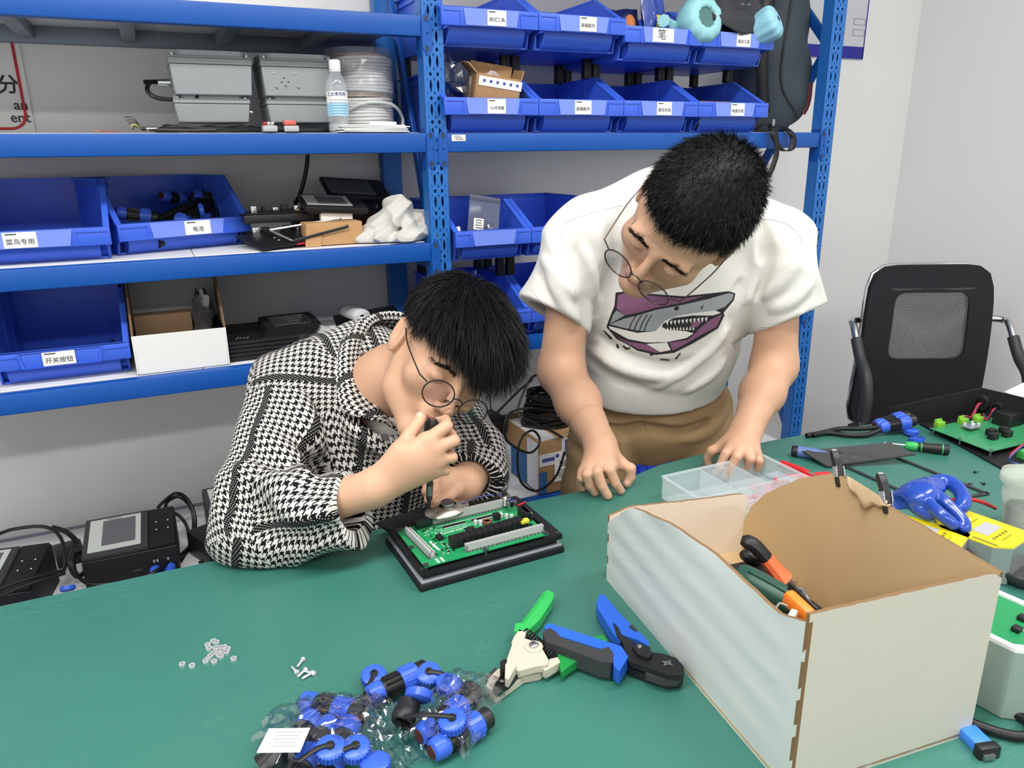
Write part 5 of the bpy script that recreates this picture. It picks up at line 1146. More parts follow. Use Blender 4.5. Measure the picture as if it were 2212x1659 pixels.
for s_, t_ in ((.03, .03), (.97, .04), (.5, .02)): p = bp(s_, t_); MB().lathe([(.002, -.012), (.002, .001), (.003, .001), (.003, .003), (.001, .0035)], 10, 0, TR(*p)).out('standoff', m_steel, enc)
exd = (pb2-pb1).normalized()
for s_, t_ in ((.30, .30), (.42, .38), (.28, .48), (.40, .55)): p = bp(s_, t_); MB(frame(p, exd)).box((0, 0, .007), (.018, .013, .013), ch=.0008).out('relay', m_black, pb)
p = bp(.62, .80); MB(frame(p, exd)).box((0, 0, .014), (.045, .035, .027), ch=.001).out('power_module', m_black, pb)
m_lime = mat('lime_terminal', (128, 184, 62), .4)
for s_, t_ in ((.93, .42), (.88, .60), (.98, .12)): p = bp(s_, t_); MB(frame(p, exd)).box((0, 0, .006), (.02, .012, .012), ch=.001).box((0, .004, .013), (.018, .005, .006), ch=.0008).out('green_terminal', m_lime, pb)
p = bp(.70, .34); q = MB(frame(p, exd)).box((0, 0, .008), (.036, .024, .002), ch=.0004).out('module_board', mat('grey_pcb', (120, 128, 140), .4), pb)
for x, y in ((-.012, .006), (0, -.004), (.01, .006), (.012, -.006), (-.006, -.006)): MB(frame(p, exd)).lathe([(.003, .009), (.003, .0145), (.0022, .015)], 10, 0, TR(x, y, 0)).out('capacitor', m_sol, pb)
for i, (u, v, r) in enumerate([(2122, 868, .017), (2155, 879, .013)]):
    d = (gC-gB).normalized(); n_ = Vector((d.y, -d.x, 0)); r0 = (cX*((u-IW/2)/FPX)+cD*((v-IH/2)/FPX)+cF); tt = (gB-CAM).dot(n_)/r0.dot(n_); p = CAM+r0*tt
    MB(frame(p, n_)).lathe([(.001, .006), (r*.6, .006), (r*.62, .012), (r*.9, .012), (r, .009), (r, 0)], 18, 0, RY(PI/2)).out('panel_socket', m_black, enc)
    for k, m in enumerate([m_red, m_inkb, m_red][:3-i]):
        e_ = bp(.93-.05*i, .44+.22*i); MB().tube(catmull([p+n_*.012+Vector((.003*k-.003, 0, 0)), p+n_*.03+Vector((0, 0, -.004*k)), (p+n_*.03+e_)/2+Vector((.006*k, 0, -.01)), e_+Vector((.003*k, 0, .016))], 6), .0013, 6).out('wire', m, enc)
    MB(TR(*p)).sph((0, 0, 0), .002, 8).out('solder_joint', m_sol, enc)
for i, m in enumerate((m_red, m_inkb)): MB().tube(catmull([bp(.2, .85)+Vector((0, 0, -.004)), on_z(2190, 975+i*4, TZ+.03), on_z(2180, 995, TZ+.015+.004*i), on_z(2200, 1002, TZ+.006)], 6), .0016, 6).out('loose_wire', m, enc)
p = on_z(2208, 992, TZ+.004); MB(TR(*p)).box((.012, 0, .008), (.03, .02, .016), ch=.001).out('green_plug', mat('green_plug', (70, 176, 90), .4), enc)
gpc = 'connectors plugged into the enclosure'
conn_far = []
for lb, a, c in (('nearer blue connector plugged into the black enclosure', (1897, 924, .016), (1973, 908, .028)), ('farther blue connector plugged into the black enclosure', (1890, 920, .018), (1955, 902, .03))):
    A0, C0 = on_z(a[0], a[1], TZ+a[2]), on_z(c[0], c[1], TZ+c[2]); connector('connector', lb, frame(A0, C0-A0), gpc, scale=1.1)
for nn, P_ in (('upper black cable running along the bench end', [(1895, 923, .016), (1860, 926, .010), (1815, 926, .006), (1775, 935, .006), (1742, 941, .005)]), ('lower black cable running along the bench end', [(1902, 928, .014), (1870, 940, .006), (1830, 940, .006), (1790, 935, .006), (1755, 940, .006)])):
    tag(MB().tube(catmull([on_z(u, v, TZ+h) for u, v, h in P_], 7), .0052, 10).out('black_cable', m_cable), nn, 'cable', 'cables at the bench end')
lid('dust_cover', 'open blue connector cap with red seal on the mat', TR(*on_z(1980, 945, TZ+.009)) @ RX(PI-.25), 'caps by the enclosure', open_=True)
lid('dust_cover', 'blue connector cap behind the open one', TR(*on_z(1968, 937, TZ+.004)), 'caps by the enclosure')
# yellow gas detectors
m_yellow = mat('yellow_faceplate', (222, 202, 24), .35); m_alu = mat('matt_aluminium', (176, 180, 180), .35, .6)
def detector(label, Pc, ang, w, d, h):
    t = thing('gas_detector', label, 'detector', M=TR(Pc.x, Pc.y, TZ) @ RZ(ang), group='yellow instruments'); c = .018
    poly = [(-w/2+c, -d/2), (w/2-c*.2, -d/2), (w/2, -d/2+c*.2), (w/2, d/2-c), (w/2-c, d/2), (-w/2+c, d/2), (-w/2, d/2-c), (-w/2, -d/2+c)]
    MB().prism(poly, 0, h).out('housing', m_alu, t, bevel=.002); MB().prism([(x*.985, y*.985) for x, y in poly], h, h+.0015).out('faceplate', m_yellow, t)
    s_ = MB().box((.004, -.006, h+.0018), (w*.48, d*.2, .001)).out('display', mat('grey_lcd', (176, 178, 184), .2), t)
    for i in range(5): MB().lathe([(.0003, h+.0022), (.0022, h+.0022), (.0022, h+.0015)], 10, 0, TR(-w*.2+w*.1*i, -d*.2-.004, 0)).out('button', mat('brown_dot', (120, 104, 40), .5), t)
    for i in range(3): MB().lathe([(.0003, h+.0025), (.0034, h+.0025), (.0036, h+.0015)], 12, 0, TR(-w*.16+w*.16*i, d*.22, 0)).out('indicator', m_white, t)
    for y, l in ((d*.3, .4), (d*.15, .62), (-d*.32, .3)): MB().box((0, y, h+.0017), (w*l, .0012, .0006)).out('lettering', mat('olive_ink', (130, 122, 40), .6), t)
    MB().box((-w/2+.008, -d*.2, h+.0017), (.004, d*.3, .0006)).out('lettering', mat('olive_ink', (130, 122, 40), .6), t)
    MB().lathe([(.0005, 0), (.016, 0), (.016, .006)], 16, 0, TR(-w/2-.002, -d*.05, h*.45) @ RY(-PI/2) @ RZ(.4)).out('side_sensor', m_black, t)
    return t
detector('yellow faced detector standing free right of the blue glove', on_z(2118, 1143, TZ+.055), math.radians(10), .085, .105, .055)
detector('yellow faced detector half hidden by the document box', on_z(1990, 1152, TZ+.055), math.radians(22), .085, .105, .055)
t = thing('red_lead', 'red cord lying behind the yellow detector', 'cable', (0, 0, 0)); MB().tube(catmull([on_z(2052, 1082, TZ+.04), on_z(2090, 1078, TZ+.05), on_z(2125, 1086, TZ+.04), on_z(2150, 1098, TZ+.02)], 6), .003, 8).out('cord', m_red, t)
# blue rubber glove: one continuous hollow-looking form
def glove():
    # palm turned down over the yellow detector, fingers hanging toward the camera
    pal = [on_z(1945, 1080, TZ+.07), on_z(1985, 1066, TZ+.085), on_z(2012, 1050, TZ+.088)]
    G = Solid(np.array(pal[1])-.16, np.array(pal[1])+.16, .0021)
    G.cone(pal[0], pal[1], .021, .022, .01, flat=.5, side=(.4, .8, .1)); G.cone(pal[1], pal[2], .022, .020, .012, flat=.6, side=(.4, .8, .1))
    def fin(uvh, r0, r1):
        C_ = catmull([on_z(u, v, TZ+h) for u, v, h in uvh], 5); n_ = len(C_)-1
        for i in range(n_): G.cone(C_[i], C_[i+1], r0+(r1-r0)*i/n_, r0+(r1-r0)*(i+1)/n_, .0025)
    fin([(2020, 1042, .088), (2042, 1040, .09), (2066, 1052, .088), (2081, 1076, .082), (2077, 1096, .075)], .0105, .0096)
    fin([(2012, 1058, .086), (2034, 1078, .084), (2058, 1100, .076), (2080, 1126, .066), (2084, 1143, .058)], .0082, .0078)
    fin([(1994, 1070, .082), (2012, 1092, .080), (2036, 1114, .074), (2060, 1134, .064)], .0082, .0078)
    fin([(1968, 1082, .072), (1985, 1100, .068), (2008, 1112, .066)], .0100, .0088)
    G.ell(pal[0]+Vector((-.012, -.002, -.002)), (.010, .018, .012), k=.004, mode='s')
    V, Q = G.mesh(); V = relax(V, Q, 2)
    o = mesh_vq('rubber_glove', V, Q, mat('blue_rubber', (32, 70, 168), .25, coat=.3)); tag(o, 'shiny blue rubber glove lying over the yellow detector', 'glove')
    t2 = thing('rubber_glove', 'second blue rubber glove fingertip under the first glove', 'glove', tuple(on_z(2082, 1160, TZ)), group=None)
    MB().sph((0, 0, .02), (.013, .013, .022), 16).out('fingertip', MATS['blue_rubber'], t2)
glove()
# clear cup
p = on_z(2196, 1150, TZ); t = thing('plastic_cup', 'crumpled clear plastic cup at the right picture edge', 'cup', (p.x+.01, p.y, TZ), 0)
P_ = []
for k in range(12):
    zc = .0085*k; r = .024+.0012*k+(.006 if k > 9 else 0); P_.append([((r+.005*mnoise.noise((math.cos(a)*1.5, math.sin(a)*1.5, k*.3)))*math.cos(a), (r+.005*mnoise.noise((math.cos(a)*1.5, math.sin(a)*1.5, k*.3)))*math.sin(a), zc) for a in [2*PI*i/28 for i in range(28)]])
MB().grid(P_, closed=True).out('cup_wall', mat('milky_cup', (226, 228, 216), .3, alpha=.5), t); MB().lathe([(.0005, .001), (.025, .001), (.025, .042), (.0005, .045)], 20).out('dark_contents', mat('dark_contents', (64, 70, 74), .6), t)
p = on_z(2196, 1258, TZ); t = thing('round_speaker', 'round black speaker cut by the right picture edge', 'speaker', (p.x+.012, p.y, TZ))
MB().lathe([(.026, 0), (.033, .008), (.036, .014), (.036, .018), (.033, .019), (.031, .016), (.02, .013), (.001, .015)], 28).out('basket', m_dark, t); MB().lathe([(.031, .0165), (.0335, .0205), (.036, .0185)], 28, cap=False).out('surround', m_black, t)
t = flatplate('white_card', 'white card corner beyond the round speaker', [(2190, 1225), (2235, 1240), (2235, 1205), (2212, 1208)], TZ+.012, m_paper, .002, 'card')
t = flatplate('white_sheet', 'white sheet on the bench end behind the black enclosure', [(2170, 846), (2260, 880), (2260, 815), (2212, 826)], TZ+.003, m_paper, .003, 'sheet')
# grey sensor with octagonal opening
m_sens = mat('grey_green_enclosure', (142, 160, 152), .45); Pc = on_z(2165, 1330, TZ+.085); t = thing('sensor_housing', 'grey sensor housing with an open octagonal circuit window', 'sensor', M=TR(Pc.x, Pc.y, TZ) @ RZ(math.radians(8)))
w, d, h, c = .10, .12, .085, .024
oc = lambda k: [(x*k, y*k) for x, y in [(-w/2+c, -d/2), (w/2-c, -d/2), (w/2, -d/2+c), (w/2, d/2-c), (w/2-c, d/2), (-w/2+c, d/2), (-w/2, d/2-c), (-w/2, -d/2+c)]]
MB().prism(oc(1), 0, h-.004).out('housing', m_sens, t, bevel=.002); MB().ring(oc(.99), oc(.84), h-.0045, h).out('white_gasket', m_white, t); qb = MB().prism(oc(.84), h-.004, h-.0025).out('circuit_board', m_green, t)
for x, y in ((.0, .03), (.012, .02), (-.01, .012), (.014, -.014), (-.012, -.02)): MB().box((x, y, h), (.010, .008, .005), ch=.0006).out('chip', m_black, qb)
for i in range(8): MB().box((-.014+.004*i, -.032+.003*(i % 3), h-.002), (.0025, .004, .0006)).out('pad', m_sol, qb)
for i, m in enumerate((m_red, m_inkb, m_black)): MB().tube(catmull([(-.02+.004*i, .03, h), (-.03+.004*i, .035, h+.018), (-.045, .04+.004*i, h+.03)], 6), .0013, 6).out('wire', m, t)
for x, z, L in ((.046, .058, .03), (.024, .026, .03)):
    M_ = TR(x, -d/2+.012, z) @ RZ(-PI/4-.5) @ RY(PI/2); MB(M_).lathe([(.010, 0), (.010, .009)], 6).out('hex_nut', m_chrome, t); MB(M_).lathe([(.0065, .008), (.0065, .03), (.0058, .03), (.0058, .022), (.001, .022)], 16).out('threaded_plug', m_steel, t)
t = thing('black_cable_loop', 'black cable looping on the mat beside the document box', 'cable', (0, 0, 0))
MB().tube(catmull([on_z(2085, 1480, TZ+.008), on_z(2135, 1500, TZ+.006), on_z(2185, 1535, TZ+.006), on_z(2225, 1565, TZ+.006), on_z(2215, 1590, TZ+.006), on_z(2160, 1583, TZ+.006), on_z(2080, 1555, TZ+.008)], 8), .0052, 10).out('cable', m_cable, t)
a, c = on_z(2088, 1578, TZ+.006), on_z(2142, 1632, TZ+.006); t = thing('usb_plug', 'blue and black usb plug on the mat', 'plug', M=frame(a, c-a)); L = (c-a).length
MB().box((L*.33, 0, 0), (L*.72, .019, .012), ch=.002).out('blue_shell', mat('bright_blue_shell', (62, 130, 226), .35), t); MB().box((L*.82, 0, 0), (L*.3, .023, .015), ch=.002).out('black_head', m_black, t); MB().box((L*1.0, -.003, -.001), (.004, .012, .005)).out('metal_shell', m_steel, t)
# ------------------------------------------------------------------ touch screen machines on the bottom shelf
zb = .4025
m_silver = mat('silver_overlay', (198, 202, 198), .35, .2)
def machine(label, x, y, rz, seed):
    t = thing('touch_machine', label, 'machine', (x, y, zb), rz, group='black touch screen machines'); w, d, hf, hr = .19, .165, .074, .094
    sd = [(0, 0), (d, 0), (d, hr), (0, hf)]; Msd = Matrix(((0, 0, 1, 0), (1, 0, 0, 0), (0, 1, 0, 0), (0, 0, 0, 1)))
    MB().prism(sd, -w/2, w/2, 0, Msd).out('case', m_blackm, t, bevel=.0015)
    a = math.atan2(hr-hf, d); Mt = TR(0, 0, hf) @ RX(a)
    MB(Mt).box((-.028, d/2-.002, .006), (.132, d*.94, .012), ch=.002).out('screen_bezel', m_dark, t)
    o = MB(Mt).box((-.03, d/2, .0122), (.106, d*.8, .001)).out('overlay', m_silver, t, smooth=0)
    MB(Mt).box((-.022, d/2+.004, .0132), (.068, d*.62, .0008)).out('screen', mat('dark_screen', (92, 94, 98)), o, smooth=0)
    text('TOUCH', .009, Mt @ TR(-.034, d*.865, .0129), m_black, o)
    MB(Mt).box((.066, d/2, .004), (.055, d*.96, .008), ch=.001).out('blank_plate', m_blackm, t)
    for xx in (.055, .08):
        for yy in (.42, .62): MB(Mt).lathe([(.0003, .0084), (.0018, .0084), (.0018, .008)], 8, 0, TR(xx, d*yy, 0)).out('plate_screw', m_paper, t)
    for xx in (.045, .052, .074): MB().box((xx, -.0006, .046), (.004, .001, .006)).out('port_mark', mat('grey_mark', (150, 152, 154), .6), t)
    MB().box((.01, -.0006, .032), (.018, .001, .006)).out('plate_mark', m_dark, t)
    for i, xx in enumerate((.045, .075)):
        MB(TR(xx, 0, .024) @ RX(PI/2)).lathe([(.0005, -.001), (.0115, 0), (.0125, .002), (.0125, .012), (.0112, .014), (.010, .016), (.0095, .026), (.011, .027), (.0112, .036), (.008, .040), (.0005, .040)], 20).out('socket_plug', m_conn, t)
        MB().tube(catmull([(xx, -.038, .024), (xx, -.058, .018), (xx+.004, -.07, -.002)], 5), .004).out('plug_cable', m_cable, t)
    return t
machine('black touch machine standing free in the middle of the bottom shelf', -.150, 1.705, math.radians(-1), 1)
machine('black touch machine cut by the left picture edge', -.425, 1.645, math.radians(-9), 2)
machine('black touch machine half hidden behind the seated person', .118, 1.775, math.radians(3), 3)
def loop(label, P, r=.0042, grp='black cable loops on the bottom shelf'):
    return tag(MB().tube(catmull(P, 8), r, 8).out('cable_loop', m_cable), label, 'cable', grp)
Y = 1.72
loop('tall double arching cable loop behind the middle machine', [on_y(340, 1098, 1.93), on_y(352, 1085, 1.93), on_y(378, 1066, 1.92), on_y(402, 1075, 1.92), on_y(420, 1110, 1.9), on_y(420, 1150, 1.86), on_y(405, 1185, 1.8), on_y(350, 1225, 1.68), on_y(300, 1250, 1.66), on_y(220, 1262, 1.66), on_y(180, 1255, 1.66), on_y(152, 1215, 1.67), on_y(158, 1185, 1.72)])
loop('shorter inner cable loop behind the middle machine', [on_y(357, 1098, 1.93), on_y(362, 1084, 1.93), on_y(385, 1073, 1.92), on_y(408, 1090, 1.92), on_y(418, 1120, 1.9), on_y(414, 1165, 1.85), on_y(395, 1200, 1.78), on_y(330, 1238, 1.67)])
loop('cable arching over the back of the middle machine', [on_y(290, 1115, 1.95), on_y(335, 1103, 1.95), on_y(372, 1106, 1.93), on_y(400, 1130, 1.9), on_y(410, 1175, 1.85), on_y(390, 1215, 1.76)])
loop('cable arching over the machine at the left edge', [on_y(-10, 1157, 1.9), on_y(30, 1143, 1.92), on_y(95, 1138, 1.92), on_y(130, 1160, 1.88), on_y(142, 1210, 1.80), on_y(135, 1240, 1.74)])
loop('second cable sweeping down right of the left machine', [on_y(112, 1139, 1.94), on_y(145, 1150, 1.93), on_y(170, 1175, 1.92), on_y(178, 1195, 1.9)], .006)
loop('straight cable crossing in front of the left machine', [on_y(-10, 1275, 1.6), on_y(60, 1250, 1.61), on_y(140, 1232, 1.64)])
loop('lower straight cable crossing in front of the left machine', [on_y(-10, 1292, 1.59), on_y(60, 1262, 1.6), on_y(140, 1238, 1.63)])
loop('coiled cable between the two left machines', [on_y(160, 1190, 1.76), on_y(150, 1215, 1.75), on_y(165, 1245, 1.72), on_y(185, 1230, 1.74), on_y(175, 1195, 1.78), on_y(158, 1205, 1.75), on_y(162, 1240, 1.71)], .005)
loop('cable lying between the middle machine and the seated person', [on_y(415, 1190, 1.8), on_y(440, 1205, 1.76), on_y(470, 1215, 1.72), on_y(430, 1215, 1.74)])
lid('dust_cover', 'blue connector cap hanging left of the middle machine', TR(*on_y(146, 1266, 1.64)) @ RX(-.6) @ RX(PI), 'cap on the bottom shelf', open_=True)
t = thing('adapter_block', 'black adapter block between the machines on the bottom shelf', 'adapter', tuple(on_y(150, 1195, 1.9)), .2); MB().box((0, 0, -.01), (.06, .08, .05), ch=.004).out('adapter_body', m_black, t)

t = thing('adapter_block', 'black adapter block between the middle machine and the seated person', 'adapter', (.02, 1.76, zb), .4); MB().box((0, 0, .03), (.07, .11, .06), ch=.004).out('adapter_body', m_black, t)
# ------------------------------------------------------------------ carton, coil and crate below the right bay
C0 = on_z(1165, 1070, zb); C1 = on_z(1081, 1003, zb); dd = (C1-C0); dd.z = 0; dl = dd.length; dd.normalize(); ff = Vector((dd.y, -dd.x, 0))
hC = 0
for _ in range(40):
    q = C0+Vector((0, 0, hC))-CAM
    if IH/2+FPX*q.dot(cD)/q.dot(cF) > 948: hC += .004
t = thing('parcel_carton', 'brown parcel carton with blue sides, white tape and shipping labels', 'carton', M=frame(C0, ff)); Wc = .19
MB().box((Wc/2, dl/2, hC/2), (Wc, dl, hC), ch=.002).out('carton_body', m_card, t)
m_blab = mat('blue_printed_card', (44, 96, 150), .6); m_tape = mat('white_tape', (222, 222, 226), .4)
MB().box((-.0006, dl*.46, hC*.32), (.001, dl*.86, hC*.58)).out('blue_side_print', m_blab, t); MB().box((.012, -.0006, hC*.22), (.024, .001, hC*.40)).out('blue_corner', m_blab, t)
for c, d in (((.055, -.0012, hC*.64), (.11, .001, hC*.22)), ((.085, -.0014, hC*.8), (.03, .001, hC*.36)), ((.095, -.001, hC*.2), (.035, .001, hC*.36)), ((.155, -.001, hC*.45), (.03, .001, hC*.8))): 
    q = MB().box(c, d).out('tape', m_tape, t)
    vert = d[2] > d[0]*.7
    MB().box((c[0], c[1]-.0008, c[2]), (d[0]*(.3 if vert else .85), .0006, d[2]*(.85 if vert else .3))).out('printed_band', m_inkb, q)
q = MB().box((.085, -.002, hC*.47), (.075, .001, hC*.55)).out('shipping_label', m_paper, t)
for i in range(7): MB().box((.065+.004*i, -.0028, hC*.52), (.002-.001*(i % 2), .0006, .018)).out('bar_mark', m_ink, q)
for i in range(4): MB().box((.085, -.0028, hC*.40-.007*i), (.055-.008*(i % 2), .0006, .0018)).out('lettering', m_ink, q)
MB().lathe([(.004, 0), (.006, 0), (.006, .0006), (.004, .0006)], 16, 0, TR(.056, -.0022, hC*.68) @ RX(PI/2)).out('logo_ring', m_inkb, q)
MB().box((-.0008, dl*.15, hC*.5), (.001, dl*.26, hC*.9)).out('tape', m_tape, t)
MB().box((.03, dl*.4, hC+.0005), (.05, dl*.8, .001)).out('tape', m_tape, t); MB().box((Wc/2, dl*.5, hC+.001), (Wc, .004, .001)).out('seam', m_cardk, t)
# heap of black cable on the carton
MC = frame(C0, ff); pc = MC @ Vector((.1, dl*.5, hC)); rd = random.Random(12)
t = thing('cable_coil', 'large tangled coil of black cable on the parcel carton', 'cable', (pc.x, pc.y, pc.z+.003))
b = MB()
for k in range(26):
    r = rd.uniform(.05, .082); tl = rd.uniform(-.25, .25); ph = rd.uniform(0, 6); zz_ = .004+.095*k/26; P_ = []
    for i in range(26):
        a = 2*PI*i/26; P_.append((r*1.05*math.cos(a)*(1-.25*zz_/.1)+rd.uniform(-.001, .001), r*.85*math.sin(a)*(1-.25*zz_/.1), max(.003, zz_+.018*tl*math.cos(a+ph)+.004*math.sin(3*a+ph))))
    b.tube(P_, .0032, 6, closed=True)
b.out('coil', m_cable, t)
loop('thin cable loop hanging in front of the parcel carton', [on_y(1150, 880, 1.70), on_y(1105, 890, 1.68), on_y(1090, 920, 1.67), on_y(1098, 955, 1.66), on_y(1140, 978, 1.64), on_y(1162, 965, 1.65), on_y(1165, 945, 1.66), on_y(1150, 930, 1.66), on_y(1128, 945, 1.65), on_y(1118, 985, 1.64), on_y(1125, 1040, 1.63), on_y(1160, 1060, 1.62), on_y(1200, 1030, 1.63), on_y(1220, 975, 1.64)], .0032, 'cables around the parcel')
loop('cable rising from the coil over the parcel to the left', [on_y(1180, 805, 1.8), on_y(1150, 815, 1.78), on_y(1130, 850, 1.76), on_y(1118, 890, 1.74), on_y(1135, 905, 1.72), on_y(1180, 925, 1.7), on_y(1215, 945, 1.7)], .0034, 'cables around the parcel')
loop('cable running from the coil down to the dark case', [on_y(1150, 820, 1.79), on_y(1120, 845, 1.78), on_y(1085, 880, 1.78), on_y(1060, 905, 1.79)], .0034, 'cables around the parcel')
t = thing('dark_case', 'small black case left of the parcel carton', 'case', tuple(on_y(1050, 915, 1.93)), .1); MB().box((0, 0, 0), (.09, .09, .05), ch=.003).out('case_body', m_black, t)
t = thing('case_stand', 'white low box under the small black case', 'box', (on_y(1050, 915, 1.93).x, 1.93, zb), .1); MB().box((0, 0, .045), (.12, .12, .09), ch=.003).out('box_body', m_white, t)
for i, dx_ in enumerate((0, .012, .024)): loop(['left', 'middle', 'right'][i]+' cable loop beside the seated person\'s sleeve', [on_y(1050+6*i, 945, 1.72), on_y(1075-4*i, 955, 1.71), on_y(1076-2*i, 980+4*i, 1.7), on_y(1058, 1000, 1.7), on_y(1050, 1010, 1.71)], .0035, 'cable loops by the sleeve')
t = thing('network_plug', 'grey network plug on a stripped cable behind the bench', 'plug', (0, 0, 0)); a, c = on_z(1068, 1040, zb+.01), on_z(1088, 1064, zb+.012)
MB(frame(a, c-a)).box(((c-a).length*.6, 0, 0), ((c-a).length, .014, .012), ch=.001).out('plug_body', mat('clear_grey_plastic', (200, 196, 196)), t); MB().tube(catmull([on_y(1052, 985, 1.7), on_y(1062, 1010, 1.68), a], 5), .0035).out('cable', m_cable, t)
for i, m in enumerate((m_yel, m_gripg)): MB().tube(catmull([a, a+Vector((-.004, -.012, .002+.003*i)), a+Vector((-.002+.004*i, -.03, -.004))], 4), .0009, 5).out('wire', m, t)
X0, X1 = on_y(1350, 960, 1.64).x, on_y(1350, 960, 1.64).x+.24
t = thing('blue_crate', 'ribbed blue plastic crate seen between the standing person\'s legs', 'crate', ((X0+X1)/2, 1.66, zb)); m_crate = mat('crate_blue', (40, 72, 214), .4)
b = MB(); hc = .16
for s in (-1, 1): b.box((s*.119, .1, hc/2), (.003, .2, hc))
for y in (0, .2): b.box((0, y, hc/2), (.24, .003, hc))
b.box((0, .1, .0015), (.24, .2, .003)); b.out('crate_walls', m_crate, t)
for i in range(9): MB().box((-.112+.028*i, -.0025, hc/2), (.003, .003, hc)).out('rib', m_crate, t)
for z in (.05, .10, hc-.004): MB().box((0, -.0025, z), (.242, .0035, .005)).out('rib', m_crate, t)

# ------------------------------------------------------------------ office chair
ch = thing('office_chair', 'black office chair with a mesh back and chrome arms', 'chair', (2.146, 1.54, 0), math.radians(-25.3))
m_fab = mat('black_chair_fabric', (30, 31, 36), .9, bump=(1400, .5)); m_mesh = mat('grey_mesh_fabric', (96, 98, 100), .7)
bw, zt, zbk = .40, .972, .44
def bk(x, z): return .012*(1-(2*x/bw)**2)*-1+.03*((z-.7)/.3)**2      # gentle curve of the back
out_ = []; inn = []
n_ = 48
for i in range(n_):
    a = 2*PI*i/n_; c, s_ = math.cos(a), math.sin(a)
    def sup(w2, h2, e): r = (abs(c/w2)**e+abs(s_/h2)**e)**(-1/e); return (r*c, r*s_)
    x, z = sup(bw/2, (zt-zbk)/2, 7); zz_ = z+(zt+zbk)/2; x *= .95+.09*(zt-zz_)/(zt-zbk); out_.append((x, zz_))
    x, z = sup(.115, .105, 9); inn.append((x*(1.02-.25*z), z+.785))
b = MB()
for th, m in ((-.012, 0), (.012, 0)): b.grid([[(x, bk(x, z)+th, z) for x, z in out_], [((x+x2)/2, bk(x, z)+th*1.5, (z+z2)/2) for (x, z), (x2, z2) in zip(out_, inn)], [(x, bk(x, z)+th, z) for x, z in inn]], 0, closed=True)
for L_ in (out_, inn): b.grid([[(x, bk(x, z)-.012, z) for x, z in L_], [(x, bk(x, z)+.012, z) for x, z in L_]], 0, closed=True)
b.out('backrest', m_fab, ch, smooth=70)
mh = MB()
for i in range(46): x = -.125+.25*i/45; mh.box((x, bk(x, .785), .785), (.0030, .001, .235))
for i in range(46): z = .672+.226*i/45; mh.box((0, bk(0, z)+.001, z), (.25, .001, .0030))
tag(mh.out('mesh_panel', m_mesh, ch, smooth=0), kind='stuff')
MB().tube([(x*1.01, bk(x, z)+.012, z) for x, z in out_], .006, 8, closed=True).out('chrome_rim', m_chrome, ch)
for s in (-1, 1):
    P_ = [(s*.205, .02, .80), (s*.235, -.0, .80), (s*.24, -.03, .785), (s*.24, -.10, .70), (s*.24, -.15, .66), (s*.24, -.17, .60), (s*.235, -.165, .5), (s*.2, -.14, .42)]
    MB().tube(catmull(P_, 7), .011, 12).out('arm_tube', m_chrome, ch); MB().tube(catmull([(s*.24, -.055, .757), (s*.24, -.10, .703), (s*.24, -.15, .663), (s*.24, -.172, .6), (s*.24, -.168, .53)], 7), .0165, 12).out('arm_pad', m_dark, ch)
MB().box((0, -.24, .445), (.46, .44, .07), ch=.025).out('seat', m_fab, ch); MB().box((0, -.02, .42), (.10, .12, .02), ch=.004).out('bracket', m_black, ch)
MB().lathe([(.025, .10), (.025, .40), (.05, .415)], 18, 0, TR(0, -.24, 0)).out('gas_column', m_chrome, ch)
for i in range(5):
    a = 2*PI*i/5+.3; d = Vector((math.cos(a), math.sin(a), 0)); MB().tube([Vector((0, -.24, .10)), Vector((0, -.24, .075))+d*.28], [.028, .016], 10).out('base_arm', m_chrome, ch)
    MB(TR(*(Vector((0, -.24, .03))+d*.28)) @ RZ(a) @ RX(PI/2)).lathe([(.001, -.02), (.026, -.02), (.03, -.014), (.03, .014), (.026, .02), (.001, .02)], 18).out('castor', m_black, ch)

